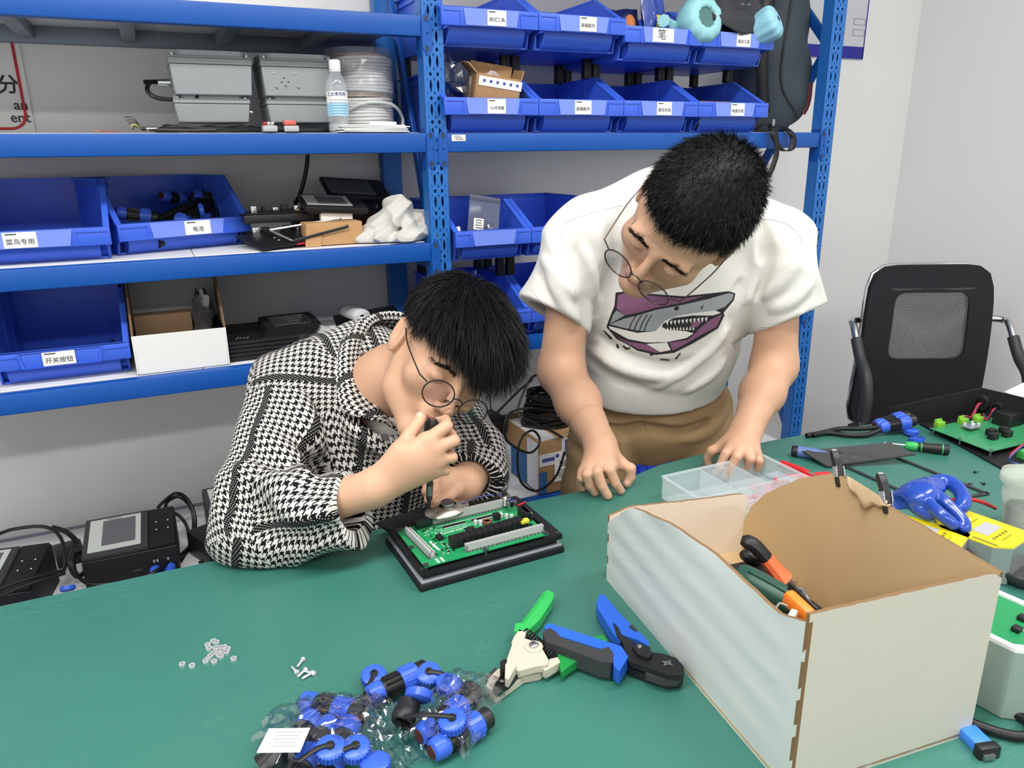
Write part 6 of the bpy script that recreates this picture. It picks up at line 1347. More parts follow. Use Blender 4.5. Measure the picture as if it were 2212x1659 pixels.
# ------------------------------------------------------------------ backpack on the upper right shelf
def backpack():
    t = thing('backpack', 'dark slate backpack at the right end of the upper shelf', 'backpack', (0, 0, 0)); zb_ = 1.3645
    c = Vector((1.715, 1.865, zb_))
    G = Solid((1.50, 1.62, 1.33), (1.90, 2.10, 1.95), .004); A = np.array([[.8, -.6, 0], [.6, .8, 0], [0, 0, 1]])
    for z0, rx, ry in ((.07, .10, .065), (.19, .105, .085), (.32, .10, .082), (.44, .085, .065)): G.ell(c+Vector((0, 0, z0)), (rx, ry, .13 if z0 > .1 else .072), A, .06)
    G.ell(c+Vector((.03, -.045, .14)), (.075, .045, .125), A, .02)
    G.op(lambda X, Y_, Z: .004*np.sin(38*Z+25*X)*np.sin(22*Y_+9*Z), G.lo, G.lo+G.h*G.n, 0, 'd'); G.cut((0, 0, zb_), (0, 0, -1))
    V, Q = G.mesh(); V = relax(V, Q, 2); mesh_vq('body', V, Q, mat('slate_backpack_fabric', (58, 68, 76), .75, bump=(500, .3), vary=(9, .12)), t)
    tree = BVHTree.FromPolygons([Vector(v) for v in V], [tuple(q) for q in Q])
    def stick(p, d=.003): q = tree.find_nearest(p); return q[0]+q[1]*d
    for nm_, P_, r, m in (('zip', [(1.60, 1.78, 1.85), (1.62, 1.76, 1.75), (1.605, 1.76, 1.65), (1.598, 1.77, 1.55), (1.597, 1.775, 1.47), (1.605, 1.775, 1.41), (1.62, 1.77, 1.375)], .003, mat('grey_zip', (92, 92, 92), .6)), ('piping', [(1.69, 1.75, 1.85), (1.685, 1.74, 1.7), (1.67, 1.735, 1.58), (1.68, 1.74, 1.48), (1.73, 1.73, 1.41), (1.775, 1.745, 1.375)], .0035, m_dark)):
        MB().tube([stick(p) for p in catmull([Vector(p) for p in P_], 8)], r, 6).out(nm_, m, t)
    MB().tube([stick(p, .001) for p in catmull([Vector((1.80, 1.74, 1.50)), Vector((1.80, 1.745, 1.44)), Vector((1.79, 1.745, 1.40))], 6)], .008, 6).out('red_trim', mat('dark_red_trim', (92, 40, 44), .6), t)
    def ribbon(P_, w, nm_):
        C_ = catmull([Vector(p) for p in P_], 7); b = MB(); b.grid([[p+Vector((-w/2, -.0, 0)), p+Vector((w/2, -w*.3, 0))] for p in C_]); b.out(nm_, m_black, t, solid=.002)
    ribbon([on_y(1664, 268, 1.70), on_y(1668, 285, 1.675), on_y(1676, 308, 1.672), on_y(1690, 325, 1.668), on_y(1708, 322, 1.668), on_y(1712, 300, 1.67), on_y(1705, 285, 1.675), on_y(1690, 275, 1.72)], .018, 'strap')
    ribbon([on_y(1672, 270, 1.69), on_y(1674, 290, 1.672), on_y(1676, 330, 1.67), on_y(1668, 360, 1.668), on_y(1658, 383, 1.668)], .015, 'strap')
    ribbon([on_y(1625, 280, 1.72), on_y(1645, 268, 1.71), on_y(1665, 272, 1.70)], .016, 'strap')
    p = on_y(1671, 265, 1.685); MB(TR(*p)).box((0, 0, 0), (.008, .004, .018), ch=.002).out('buckle', mat('grey_tip', (150, 152, 154)), t)
    ribbon([(1.64, 1.79, 1.42), (1.60, 1.77, 1.55), (1.605, 1.77, 1.7), (1.64, 1.79, 1.86)], .035, 'shoulder_strap')
backpack()
# ------------------------------------------------------------------ people
def C3(u, v, d): return np.array(unproj(u, v, d))
def CV(x, y, z): q = cX*x+cD*y+cF*z; return np.array(q/q.length)
def nz(v): return np.array(v)/np.linalg.norm(v)
def cyl_cut(G, a, w, R, L, k=.005):          # subtract a flat-ended cylinder
    a = np.array(a, float); w = nz(w)
    def fn(X, Y, Z):
        x, y, z = X-a[0], Y-a[1], Z-a[2]; t = x*w[0]+y*w[1]+z*w[2]; r = np.sqrt(np.maximum(x*x+y*y+z*z-t*t, 0)); return np.maximum(np.maximum(r-R, -t), t-L)
    e = a+w*L; return G.op(fn, np.minimum(a, e)-R, np.maximum(a, e)+R, k, 's')
def cast(tree, uvs, n=6, lift=.0):      # polyline seen in the photograph laid on the cloth itself
    pts = []
    for p in catmull([Vector((u, v, 0)) for u, v in uvs], n):
        r = (cX*((p.x-IW/2)/FPX)+cD*((p.y-IH/2)/FPX)+cF).normalized(); h_ = tree.ray_cast(CAM, r)
        if h_[0]: pts.append((np.array(h_[0]), np.array(h_[1])))
    return pts
def crease(G, lines, r=.006, k=.016):
    V, Q = G.mesh(); tree = BVHTree.FromPolygons([Vector(p) for p in V], [tuple(i) for i in Q])
    for L_, s_ in lines:
        P = cast(tree, L_, 4); n = len(P)
        for i in range(n-1):
            ra, rb = [r*(.35+.65*math.sin(PI*(i+j)/max(1, n-1))) for j in (0, 1)]
            if s_ > 0: G.cone(P[i][0]-P[i][1]*(ra*.25), P[i+1][0]-P[i+1][1]*(rb*.25), ra, rb, k)
            else: G.cone(P[i][0]+P[i][1]*(ra*.62), P[i+1][0]+P[i+1][1]*(rb*.62), ra, rb, k, 's')
def join(parts):
    V = []; Q = []; n = 0
    for v, q in parts: V.append(v); Q.append(q+n); n += len(v)
    return np.concatenate(V), np.concatenate(Q)
def skin_mat(name, c1, c2):
    m = mat(name, c1, .5, sub=.12); nt = m.node_tree; p = nt.nodes['Principled BSDF']; tc = nt.nodes.new('ShaderNodeTexCoord')
    n = nt.nodes.new('ShaderNodeTexNoise'); n.inputs['Scale'].default_value = 22; n.inputs['Detail'].default_value = 5; nt.links.new(tc.outputs['Object'], n.inputs['Vector'])
    mx = nt.nodes.new('ShaderNodeMix'); mx.data_type = 'RGBA'; mx.inputs[6].default_value = S(*c1); mx.inputs[7].default_value = S(*c2); nt.links.new(n.outputs['Fac'], mx.inputs[0]); nt.links.new(mx.outputs[2], p.inputs['Base Color'])
    n2 = nt.nodes.new('ShaderNodeTexNoise'); n2.inputs['Scale'].default_value = 900; b = nt.nodes.new('ShaderNodeBump'); b.inputs['Strength'].default_value = .12; b.inputs['Distance'].default_value = .001
    nt.links.new(tc.outputs['Object'], n2.inputs['Vector']); nt.links.new(n2.outputs['Fac'], b.inputs['Height']); nt.links.new(b.outputs[0], p.inputs['Normal']); return m
m_skin = skin_mat('skin', (212, 170, 140), (202, 155, 128)); m_lip = mat('lip_skin', (198, 126, 114), .42, sub=.1); m_nail = mat('nail', (226, 178, 162), .28); m_lid = mat('eyelid_crease', (120, 80, 66), .6)
m_hair = mat('black_hair', (19, 18, 19), .5, spec=.25)

def head_solid(neck, jaw=1.0, h=.0021):
    """head in its own axes: x to the person's right, y forward, z up; neck = list of (point, radius) in those axes"""
    lo = np.array([-.115, -.13, -.135]); hi = np.array([.115, .14, .14])
    for p, r in neck: lo = np.minimum(lo, p-r-.01); hi = np.maximum(hi, p+r+.01)
    G = Solid(lo, hi, h)
    G.ell((0, -.014, .036), (.075, .095, .086)); G.ell((0, .032, .022), (.064, .058, .07), k=.03); G.ell((0, .036, -.045), (.052*jaw, .05, .06), k=.03)
    for s in (-1, 1):
        G.cone((s*.056*jaw, -.004, -.03), (s*.044*jaw, .02, -.072), .014, .016, k=.03); G.cone((s*.044*jaw, .02, -.072), (s*.012, .073, -.1), .015, .014, k=.025)
        G.ell((s*.043, .058, -.022), (.024, .02, .022), k=.02); G.ell((s*.028, .084, .024), (.026, .010, .009), k=.014)
    G.ell((0, .08, -.1), (.018, .014, .014), k=.02)
    for s in (-1, 1): G.ell((s*.033, .103, .002), (.021, .016, .013), k=.014, mode='s')
    for s in (-1, 1): G.ell((s*.032, .079, .001), (.0155, .0135, .0115), k=.004)
    G.cone((0, .092, .014), (0, .111, -.026), .0062, .0095, k=.012); G.ell((0, .113, -.03), (.0095, .009, .0085), k=.006)
    for s in (-1, 1): G.ell((s*.0115, .103, -.034), (.0075, .009, .0065), k=.005)
    G.ell((0, .09, -.058), (.024, .012, .016), k=.012)
    G.ell((0, .0955, -.0575), (.021, .007, .0042), k=.004); G.ell((0, .0945, -.0665), (.0175, .0075, .005), k=.004)
    G.ell((0, .107, -.062), (.023, .0085, .0012), k=.002, mode='s')
    for s in (-1, 1):
        a = np.array([[1, 0, 0], [0, .95, .3], [0, -.3, .95]]); G.ell((s*.079, -.012, -.004), (.0085, .019, .032), a, k=.008); G.ell((s*.088, -.006, -.0), (.007, .010, .019), a, k=.004, mode='s'); G.ell((s*.0835, -.018, -.002), (.0045, .005, .022), a, k=.003)
    G.chain(neck, k=.03)
    V, Q = G.mesh(); return relax(V, Q, 1, .4), Q
def hairball(fn_list, h, lo, hi): 
    G = Solid(lo, hi, h)
    for f in fn_list: f(G)
    V, Q = G.mesh(); return relax(V, Q, 1), Q
def strands(roots, dirs, length, width, grav, K=5, curl=.0, seed=0):
    rg = np.random.RandomState(seed); N = len(roots); P = [roots]; d = dirs.copy(); step = (length/(K-1))[:, None]
    for k in range(K-1):
        d = d+grav*(.9/(K-1))+rg.normal(0, curl, d.shape); d /= np.linalg.norm(d, axis=1)[:, None]; P.append(P[-1]+d*step)
    P = np.stack(P, 1); T = np.gradient(P, axis=1); side = np.cross(T, rg.normal(0, 1, (N, 1, 3))); side /= np.linalg.norm(side, axis=2)[:, :, None]+1e-9
    w = (width[:, None, None]*np.linspace(1, .12, K)[None, :, None]); V = np.stack([P-side*w, P+side*w], 2).reshape(-1, 3)
    b = (np.arange(N)*K*2)[:, None]; k = np.arange(K-1)[None, :]*2; i0 = (b+k).ravel(); Q = np.stack([i0, i0+1, i0+3, i0+2], 1); return V, Q
def noear(c): return ~((np.abs(c[:, 0]) > .055) & (((c[:, 1]+.010)/.027)**2+((c[:, 2]+.004)/.038)**2 < 1))
def to_world(V, o, X, Y, Z): return o+V[:, :1]*X+V[:, 1:2]*Y+V[:, 2:3]*Z
def frame_from(Ldir, F0):                    # person's left and rough forward -> right, forward, up
    X = -nz(Ldir); Y = nz(F0-X*np.dot(F0, X)); Z = np.cross(X, Y); return X, Y, Z
def local(p, o, X, Y, Z): q = np.array(p)-o; return np.array([q@X, q@Y, q@Z])
def area_sample(V, Q, n, seed, keep=None):
    rg = np.random.RandomState(seed); c = V[Q].mean(1); a = np.linalg.norm(np.cross(V[Q[:, 2]]-V[Q[:, 0]], V[Q[:, 3]]-V[Q[:, 1]]), axis=1)*.5
    if keep is not None: a = a*keep(c)
    i = rg.choice(len(Q), n, p=a/a.sum()); w = rg.dirichlet((1, 1, 1, 1), n); p = (V[Q[i]]*w[:, :, None]).sum(1); nn = np.cross(V[Q[i, 2]]-V[Q[i, 0]], V[Q[i, 3]]-V[Q[i, 1]]); return p, nn/(np.linalg.norm(nn, axis=1)[:, None]+1e-9)
def hand(wrist, palm_c, fingers, fore=None, h=.0019, wr=.024, palm_r=.021, side=None, kf=.004, flat=.62, pk=.012):
    """fingers: list of (joints [mcp, pip, dip, tip], radius); palm spans wrist to the knuckles"""
    pts = [wrist, palm_c]+[p for f, r in fingers for p in f]+([fore[0]] if fore else []); lo = np.min(pts, 0)-.045; hi = np.max(pts, 0)+.045; G = Solid(lo, hi, h)
    for f, r in fingers[:4]:
        G.cone(np.array(wrist)*.78+np.array(f[0])*.22, f[0], .0155, .0125, k=pk)
    G.cone(wrist, palm_c, wr, palm_r, k=pk, flat=flat, side=side)
    if fore: G.cone(fore[0], wrist, fore[1], .0262, k=.014)
    if len(fingers) > 4: f = fingers[4][0]; G.cone(np.array(wrist)*.75+np.array(palm_c)*.25, f[0], .014, .0135, k=pk)
    for f, r in fingers:
        n = len(f)-1
        for i in range(n):
            ra = r*(1.08-.09*i); rb = r*(1.08-.09*(i+1)); G.cone(f[i], f[i+1], ra, rb, k=kf if i == 0 else .0015)
    return G
def nails(fingers, normals, out, r=.0058):
    for (f, rr), n in zip(fingers, normals):
        d = nz(np.array(f[-1])-np.array(f[-2])); c = np.array(f[-1])+d*.0015+np.array(n)*rr*.72; u = nz(np.cross(n, d)); m = Matrix((Vector(d), Vector(u), Vector(np.cross(d, u)))).transposed().to_4x4(); m.translation = Vector(c)
        MB().sph((0, 0, 0), (r*1.15, r*.85, .0022), 12, 0, m).out('fingernail', m_nail, out)

def glasses_for(parent, o, X, Y, Z, cy=.105, cz=-.006, rx=.0255, ry=.022, sep=.034, tilt=.0, m_f=None, ear=(.079, -.012, .012), hw=.068):
    """round metal spectacles in head axes; part with sub-parts"""
    def Wd(p): return Vector(o+X*p[0]+Y*p[1]+Z*p[2])
    root = None
    for s in (-1, 1):
        ring_ = [(s*sep+rx*math.cos(a), cy-.10*abs(s*sep+rx*math.cos(a))*.9+.004+tilt*ry*math.sin(a), cz+ry*math.sin(a)) for a in [2*PI*i/28 for i in range(28)]]
        if root is None: root = MB().tube(catmull([Wd((-.0095, cy+.002, cz+.004)), Wd((0, cy+.003, cz+.008)), Wd((.0095, cy+.002, cz+.004))], 5), .0012, 6).out('glasses', m_f, parent)
        MB().tube([Wd(p) for p in ring_], .0011, 6, closed=True).out('rim', m_f, root); MB().tube([Wd((s*(sep+rx-.001), cy-.0045, cz+.006)), Wd((s*hw, cy-.012, cz+.008))], .0012, 6).out('hinge', m_f, root)
        l = MB(); l.add([Wd(p) for p in ring_], [tuple(range(28))]); l.out('lens', MATS.get('lens') or film('lens', (236, 238, 246), .03, .35, .02), root, smooth=0)
        MB().tube(catmull([Wd((s*hw, cy-.012, cz+.008)), Wd((s*(ear[0]+.001), .04, (cz+.008)*.5+ear[2]*.5)), Wd((s*ear[0], ear[1], ear[2])), Wd((s*ear[0]*.98, ear[1]-.018, ear[2]-.02))], 6), .0011, 6).out('temple', m_f, root)
        MB().tube(catmull([Wd((s*.010, cy-.001, cz-.004)), Wd((s*.011, cy-.008, cz-.007)), Wd((s*.010, cy-.009, cz-.012))], 4), .0012, 5).out('nose_pad', m_f, root)
    return root
def brow(parent, o, X, Y, Z, tree, s, pts, n=260, seed=1):
    rg = np.random.RandomState(seed+s); R_ = []; D_ = []
    for i in range(n):
        t = rg.rand(); x = np.interp(t, [0, .5, 1], [p[0] for p in pts]); z = np.interp(t, [0, .5, 1], [p[1] for p in pts])+rg.normal(0, .0022)
        w = Vector(o+X*(s*x)+Y*.16+Z*z); hit = tree.ray_cast(w, Vector(-Y))
        if hit[0] is None: continue
        R_.append(np.array(hit[0])); D_.append(nz(np.array(hit[1])*.25+X*s*(.6+.5*t)+Z*(.5-.9*t)))
    R_ = np.array(R_); D_ = np.array(D_); N = len(R_); V, Q = strands(R_, D_, np.full(N, .0075)*rg.uniform(.7, 1.1, N), np.full(N, .00042), np.zeros(3), 4, .02, seed); mesh_vq('eyebrow', V, Q, m_hair, parent)

# ================================================================== standing person
def person_standing():
    X, Y, Z = frame_from(CV(.76, .646, -.07), CV(-.621, .691, -.371)); o = C3(1478, 480, 1.15)
    c7 = C3(1520, 405, 1.42); nb = C3(1500, 470, 1.40)
    neck = [(local(o-Y*.02-Z*.055, o, X, Y, Z), .05), (local(o*.45+c7*.55-np.array([0, 0, .03]), o, X, Y, Z), .055), (local(nb, o, X, Y, Z), .06)]
    V, Q = head_solid(neck, 1.0); lipm = None
    c = V[Q].mean(1); lip = ((c[:, 1] > .088) & (np.abs(c[:, 2]+.0625) < .008*np.sqrt(np.clip(1-(c[:, 0]/.022)**2, 0, 1)))); mi_head = np.where(lip, 1, 0)
    Vh = to_world(V, o, X, Y, Z); parts = [(Vh, Q)]; mis = [mi_head]
    # arms and hands
    shR, elR, wrR = C3(1240, 520, 1.44), C3(1212, 800, 1.49), C3(1298, 962, 1.335)
    shL, elL, wrL = C3(1690, 530, 1.47), C3(1672, 790, 1.53), C3(1612, 930, 1.40)
    for sh, el, wr in ((shR, elR, wrR), (shL, elL, wrL)):
        G = Solid(np.minimum(np.minimum(sh, el), wr)-.08, np.maximum(np.maximum(sh, el), wr)+.08, .003)
        G.cone(sh, el, .036, .045, k=.02); G.cone(el, el*.55+wr*.45, .044, .041, k=.02); G.cone(el*.55+wr*.45, el*.16+wr*.84, .041, .0275, k=.02); v, q = G.mesh(); parts.append((relax(v, q, 2), q)); mis.append(np.zeros(len(q)))
    T = TZ
    def P(u, v, z): return np.array(on_z(u, v, T+z))
    fR = [([P(1262, 1022, .040), P(1256, 1032, .034), P(1254, 1044, .018), P(1260, 1055, .008)], .0078),
          ([P(1277, 1010, .050), P(1268, 1025, .045), P(1274, 1048, .024), P(1285, 1064, .008)], .0088),
          ([P(1298, 1004, .054), P(1290, 1020, .050), P(1301, 1050, .026), P(1313, 1071, .008)], .0092),
          ([P(1320, 1004, .052), P(1318, 1016, .048), P(1330, 1044, .024), P(1341, 1060, .008)], .0090),
          ([P(1338, 1000, .042), P(1362, 1012, .036), P(1362, 1030, .020), P(1354, 1044, .009)], .0098)]
    G = hand(wrR, P(1300, 1000, .048), fR, (elR*.3+wrR*.7, .0345), side=nz(shL-shR), wr=.027, palm_r=.030, flat=.6); v, q = G.mesh(); parts.append((relax(v, q, 1), q)); mis.append(np.zeros(len(q)))
    fL = [([P(1632, 985, .040), P(1640, 995, .036), P(1638, 1008, .02), P(1630, 1017, .008)], .0078),
          ([P(1618, 978, .050), P(1622, 990, .045), P(1614, 1006, .024), P(1603, 1016, .008)], .0088),
          ([P(1598, 974, .054), P(1592, 986, .050), P(1578, 1012, .026), P(1566, 1030, .008)], .0092),
          ([P(1578, 972, .052), P(1568, 980, .048), P(1555, 1008, .024), P(1547, 1022, .008)], .0090),
          ([P(1562, 964, .044), P(1538, 974, .036), P(1530, 988, .02), P(1531, 1000, .009)], .0098)]
    G = hand(wrL, P(1598, 962, .05), fL, (elL*.3+wrL*.7, .0345), side=nz(shL-shR), wr=.027, palm_r=.030, flat=.6); v, q = G.mesh(); parts.append((relax(v, q, 1), q)); mis.append(np.zeros(len(q)))
    # trunk and legs under the clothes
    hipc = C3(1408, 870, 1.72); pel = hipc; ax = nz(shL-shR); chest = C3(1450, 600, 1.55)
    lh, rh = hipc+ax*.100+np.array([0, 0, -.005]), hipc-ax*.100+np.array([0, 0, -.005])
    fl = np.array([lh[0]+.13, lh[1]+.06, .06]); fr = np.array([rh[0]-.11, rh[1]+.06, .06]); kl = (lh+fl)/2+np.array([.02, -.05, .02]); kr = (rh+fr)/2+np.array([-.01, -.05, .02])
    G = Solid((.55, 1.0, 0), (1.30, 1.75, 1.35), .009); G.cone(pel, chest, .11, .12, .03, flat=.7, side=ax); G.cone(chest, c7*.8+chest*.2, .12, .06, .04, flat=.7, side=ax)
    for a, b_, c_ in ((lh, kl, fl), (rh, kr, fr)): G.cone(a, b_, .07, .05, .03); G.cone(b_, c_, .05, .035, .02)
    v, q = G.mesh(); parts.append((v, q)); mis.append(np.zeros(len(q)))
    Vb, Qb = join(parts); body = mesh_vq('person', Vb, Qb, [m_skin, m_lip], None, np.concatenate(mis)); tag(body, 'standing person in a white shark print tee and khaki trousers leaning on the bench', 'person')
    nails(fR+fL, [nz(np.array([-.25, -.55, .8]))]*10, body)
    tree = BVHTree.FromPolygons([Vector(p) for p in Vh], [tuple(i) for i in Q])
    # hair: cap plus short strands
    def capf(G): 
        G.ell((0, -.018, .046), (.082, .1, .085)); G.ell((0, .018, .072), (.066, .066, .052), k=.02)
    Vc, Qc = hairball([capf], .004, (-.12, -.14, -.06), (.12, .13, .15))
    def hairline(c): return noear(c) & ( np.where(c[:, 1] > .03, c[:, 2] > .060+.12*(c[:, 1]-.03)-.25*np.maximum(np.abs(c[:, 0])-.045, 0), np.where(c[:, 1] > -.005, c[:, 2] > .012+.9*np.maximum(c[:, 1]-.0, 0), c[:, 2] > -.03)))
    keep = hairline(Vc[Qc].mean(1)); Vcw = to_world(Vc, o, X, Y, Z); used = np.unique(Qc[keep]); mp_ = np.full(len(Vc), -1); mp_[used] = np.arange(len(used)); ho = mesh_vq('hair', Vcw[used], mp_[Qc[keep]], m_hair, body)
    p, n_ = area_sample(Vc, Qc, 20000, 5, lambda c: hairline(c).astype(float)); rg = np.random.RandomState(2)
    cb = np.array([.15, 1., -.1]); tg = cb-n_*(n_@cb)[:, None]; d = n_*.42+tg*.75+rg.normal(0, .20, p.shape); d /= np.linalg.norm(d, axis=1)[:, None]
    front = p[:, 1] > .06; L = np.where(front, .020, .019)*rg.uniform(.6, 1.25, len(p)); L = np.where(p[:, 2] < .02, L*.5, L)
    v, q = strands(to_world(p-n_*.004, o, X, Y, Z), d@np.stack([X, Y, Z]), L, np.full(len(p), .00065), np.array([0, 0, -.35]), 4, .10, 3); mesh_vq('hair_strands', v, q, m_hair, ho)
    for s in (-1, 1): brow(body, o, X, Y, Z, tree, s, [(.012, .020), (.030, .027), (.052, .019)], 300, 11)
    m_gf = mat('bronze_spectacle_wire', (84, 70, 68), .3, .8); glasses_for(body, o, X, Y, Z, cy=.124, cz=-.013, rx=.0255, ry=.0225, sep=.034, m_f=m_gf, hw=.073, ear=(.082, -.008, .012))
    # --- tee
    m_tee = mat('white_cotton', (226, 224, 219), .9, bump=(700, .25), sheen=.2)
    G = Solid((.50, .92, .66), (1.36, 1.62, 1.42), .0042); sd = ax
    wst, bel = C3(1410, 800, 1.66), C3(1420, 720, 1.60)
    G.cone(C3(1407, 868, 1.69), wst, .155, .16, .03, flat=.66, side=sd); G.cone(wst, bel, .16, .165, .03, flat=.68, side=sd); G.cone(bel, chest, .165, .178, .04, flat=.68, side=sd)
    upb = C3(1462, 505, 1.49); G.cone(chest, upb, .178, .138, .05, flat=.68, side=sd)
    tr = C3(1490, 450, 1.47); G.cone(tr, C3(1262, 490, 1.45), .072, .062, .05); G.cone(tr, C3(1682, 505, 1.48), .066, .058, .05)
    hems = []
    for sh, el, hu in ((shR, elR, C3(1197, 682, 1.47)), (shL, elL, C3(1704, 690, 1.51))):
        G.cone(sh, hu, .061, .073, .03); w = nz(hu-sh); G.cone(hu, hu+w*.03, .073, .074, .01); hems.append((hu, w))
    def folds(X_, Y_, Z_):
        a = 18*X_+11*Y_-26*Z_; b_ = -22*X_+9*Y_-19*Z_; low = np.clip((1.02-Z_)/.25, 0, 1); arm = np.clip((np.abs((X_-.93)*sd[0]+(Y_-1.25)*sd[1])-.15)/.06, 0, 1)
        rd_ = lambda q: 1-2*np.abs(np.sin(q)); return -.0062*low*rd_(a*.8+1.6*np.sin(b_*.5))*np.sin(7*X_+6*Z_+.6)-.0046*arm*rd_(22*Z_+15*X_+1.3*np.sin(18*Y_))-.0022*rd_(15*X_-9*Z_+1.5*np.sin(9*Z_))
    G.op(folds, G.lo, G.lo+G.h*G.n, 0, 'd')
    crease(G, [([(1172, 556), (1205, 600), (1240, 640)], 1), ([(1160, 590), (1195, 640), (1232, 676)], -1), ([(1186, 600), (1215, 650), (1243, 700)], 1), ([(1240, 540), (1262, 600), (1272, 650)], -1), ([(1262, 540), (1282, 600), (1284, 660)], 1), ([(1728, 556), (1692, 606), (1650, 640)], 1), ([(1752, 610), (1712, 650), (1668, 668)], 1), ([(1664, 540), (1648, 600), (1630, 640)], -1), ([(1640, 540), (1626, 600), (1612, 650)], 1), ([(1600, 610), (1585, 650), (1572, 700)], -1),
        ([(1268, 740), (1330, 790), (1420, 815), (1490, 806)], 1), ([(1262, 770), (1320, 815), (1390, 838)], -1), ([(1300, 730), (1360, 772), (1450, 790), (1530, 770)], -1), ([(1566, 716), (1530, 760), (1470, 806), (1420, 836)], 1), ([(1560, 750), (1520, 795), (1460, 832)], -1), ([(1562, 780), (1530, 815), (1480, 845)], 1), ([(1300, 470), (1290, 520), (1292, 570)], 1), ([(1640, 470), (1652, 520), (1650, 560)], -1), ([(1350, 452), (1330, 500), (1325, 545)], -1), ([(1262, 640), (1268, 700), (1262, 760)], -1)])
    for (hu, w), tilt in zip(hems, (CV(-.5, .86, -.1), CV(.42, .9, -.1))):
        w2 = nz(w*.15+tilt*.85); cyl_cut(G, hu, w2, .12, .16); cyl_cut(G, hu-w2*.05, w2, .055, .08)
    hemc = C3(1412, 828, 1.65); hw_ = nz(hemc-bel); hn = np.array([.25, .54, -1.]); cyl_cut(G, C3(1410, 806, 1.67), hn, .3, .25)
    G.cone(c7*.6+nb*.4, o-Z*.03, .06, .075, .01, 's')
    V1, Q1 = G.mesh(); V1 = relax(V1, Q1, 2); tee = mesh_vq('t_shirt', V1, Q1, m_tee, body)
    ttree = BVHTree.FromPolygons([Vector(p) for p in V1], [tuple(i) for i in Q1])
    shark_print(tee, ttree)
    # seams of the shoulders
    for uvs in ([(1206, 498), (1222, 480), (1260, 466), (1310, 452), (1345, 443)], [(1650, 472), (1690, 480), (1720, 500), (1732, 522)], [(1213, 505), (1226, 545), (1234, 590), (1245, 640)], [(1146, 622), (1175, 655), (1215, 690), (1250, 706)], [(1640, 706), (1690, 700), (1735, 675), (1762, 645)]):
        pts = []
        for p in catmull([Vector((u, v, 0)) for u, v in uvs], 6):
            r = (cX*((p.x-IW/2)/FPX)+cD*((p.y-IH/2)/FPX)+cF).normalized(); h_ = ttree.ray_cast(CAM, r)
            if h_[0]: pts.append(h_[0]+h_[1]*.0004)
        if len(pts) > 3: MB().tube(pts, .0009, 5).out('seam', m_tee, tee)
    # --- trousers and shoes
    m_kh = mat('khaki_cotton', (168, 140, 102), .9, bump=(500, .3))
    G = Solid((.55, 1.05, .05), (1.32, 1.80, 1.0), .0055); top = C3(1410, 800, 1.69)
    G.cone(hipc, top, .150, .140, .03, flat=.72, side=sd)
    for a, b_, c_ in ((lh, kl, fl), (rh, kr, fr)): G.cone(a, b_, .082, .074, .014); G.cone(b_, c_, .074, .062, .03)
    def pf(X_, Y_, Z_): return -.0035*np.sin(55*Z_+24*X_+2*np.sin(17*X_))*np.sin(14*X_+6*Z_)
    G.op(pf, G.lo, G.lo+G.h*G.n, 0, 'd'); crease(G, [([(1395, 900), (1340, 912), (1280, 900)], 1), ([(1392, 918), (1340, 932), (1290, 925)], -1), ([(1405, 905), (1460, 912), (1530, 890)], 1), ([(1408, 925), (1465, 935), (1530, 915)], -1), ([(1240, 900), (1280, 935), (1330, 950)], 1), ([(1230, 960), (1270, 990), (1330, 985)], -1), ([(1570, 880), (1530, 930), (1480, 950)], 1)], .007, .02); v, q = G.mesh(); v = relax(v, q, 2); tro = mesh_vq('trousers', v, q, m_kh, body); btree = BVHTree.FromPolygons([Vector(p) for p in v], [tuple(i) for i in q])
    def seam(uvs, r, m, nm2):
        pts = []
        for p in catmull([Vector((u, v_, 0)) for u, v_ in uvs], 6):
            rr = (cX*((p.x-IW/2)/FPX)+cD*((p.y-IH/2)/FPX)+cF).normalized(); h_ = btree.ray_cast(CAM, rr)
            if h_[0]: pts.append(h_[0]+h_[1]*.0003)
        if len(pts) > 3: MB().tube(pts, r, 5).out(nm2, m, tro)
    seam([(1392, 868), (1394, 900), (1399, 935)], .0016, m_kh, 'fly_seam'); seam([(1420, 870), (1416, 890), (1402, 902)], .0010, m_kh, 'fly_stitch')
    for c_, s in ((fl, 1), (fr, -1)):
        G = Solid(c_+np.array([-.09, -.24, -.07]), c_+np.array([.09, .12, .09]), .005); G.cone(c_+np.array([0, .02, -.01]), c_+np.array([0, -.13, -.022]), .045, .038, .02); G.cut((0, 0, .002), (0, 0, -1)); v, q = G.mesh(); mesh_vq('shoe', relax(v, q, 1), q, m_white, body)
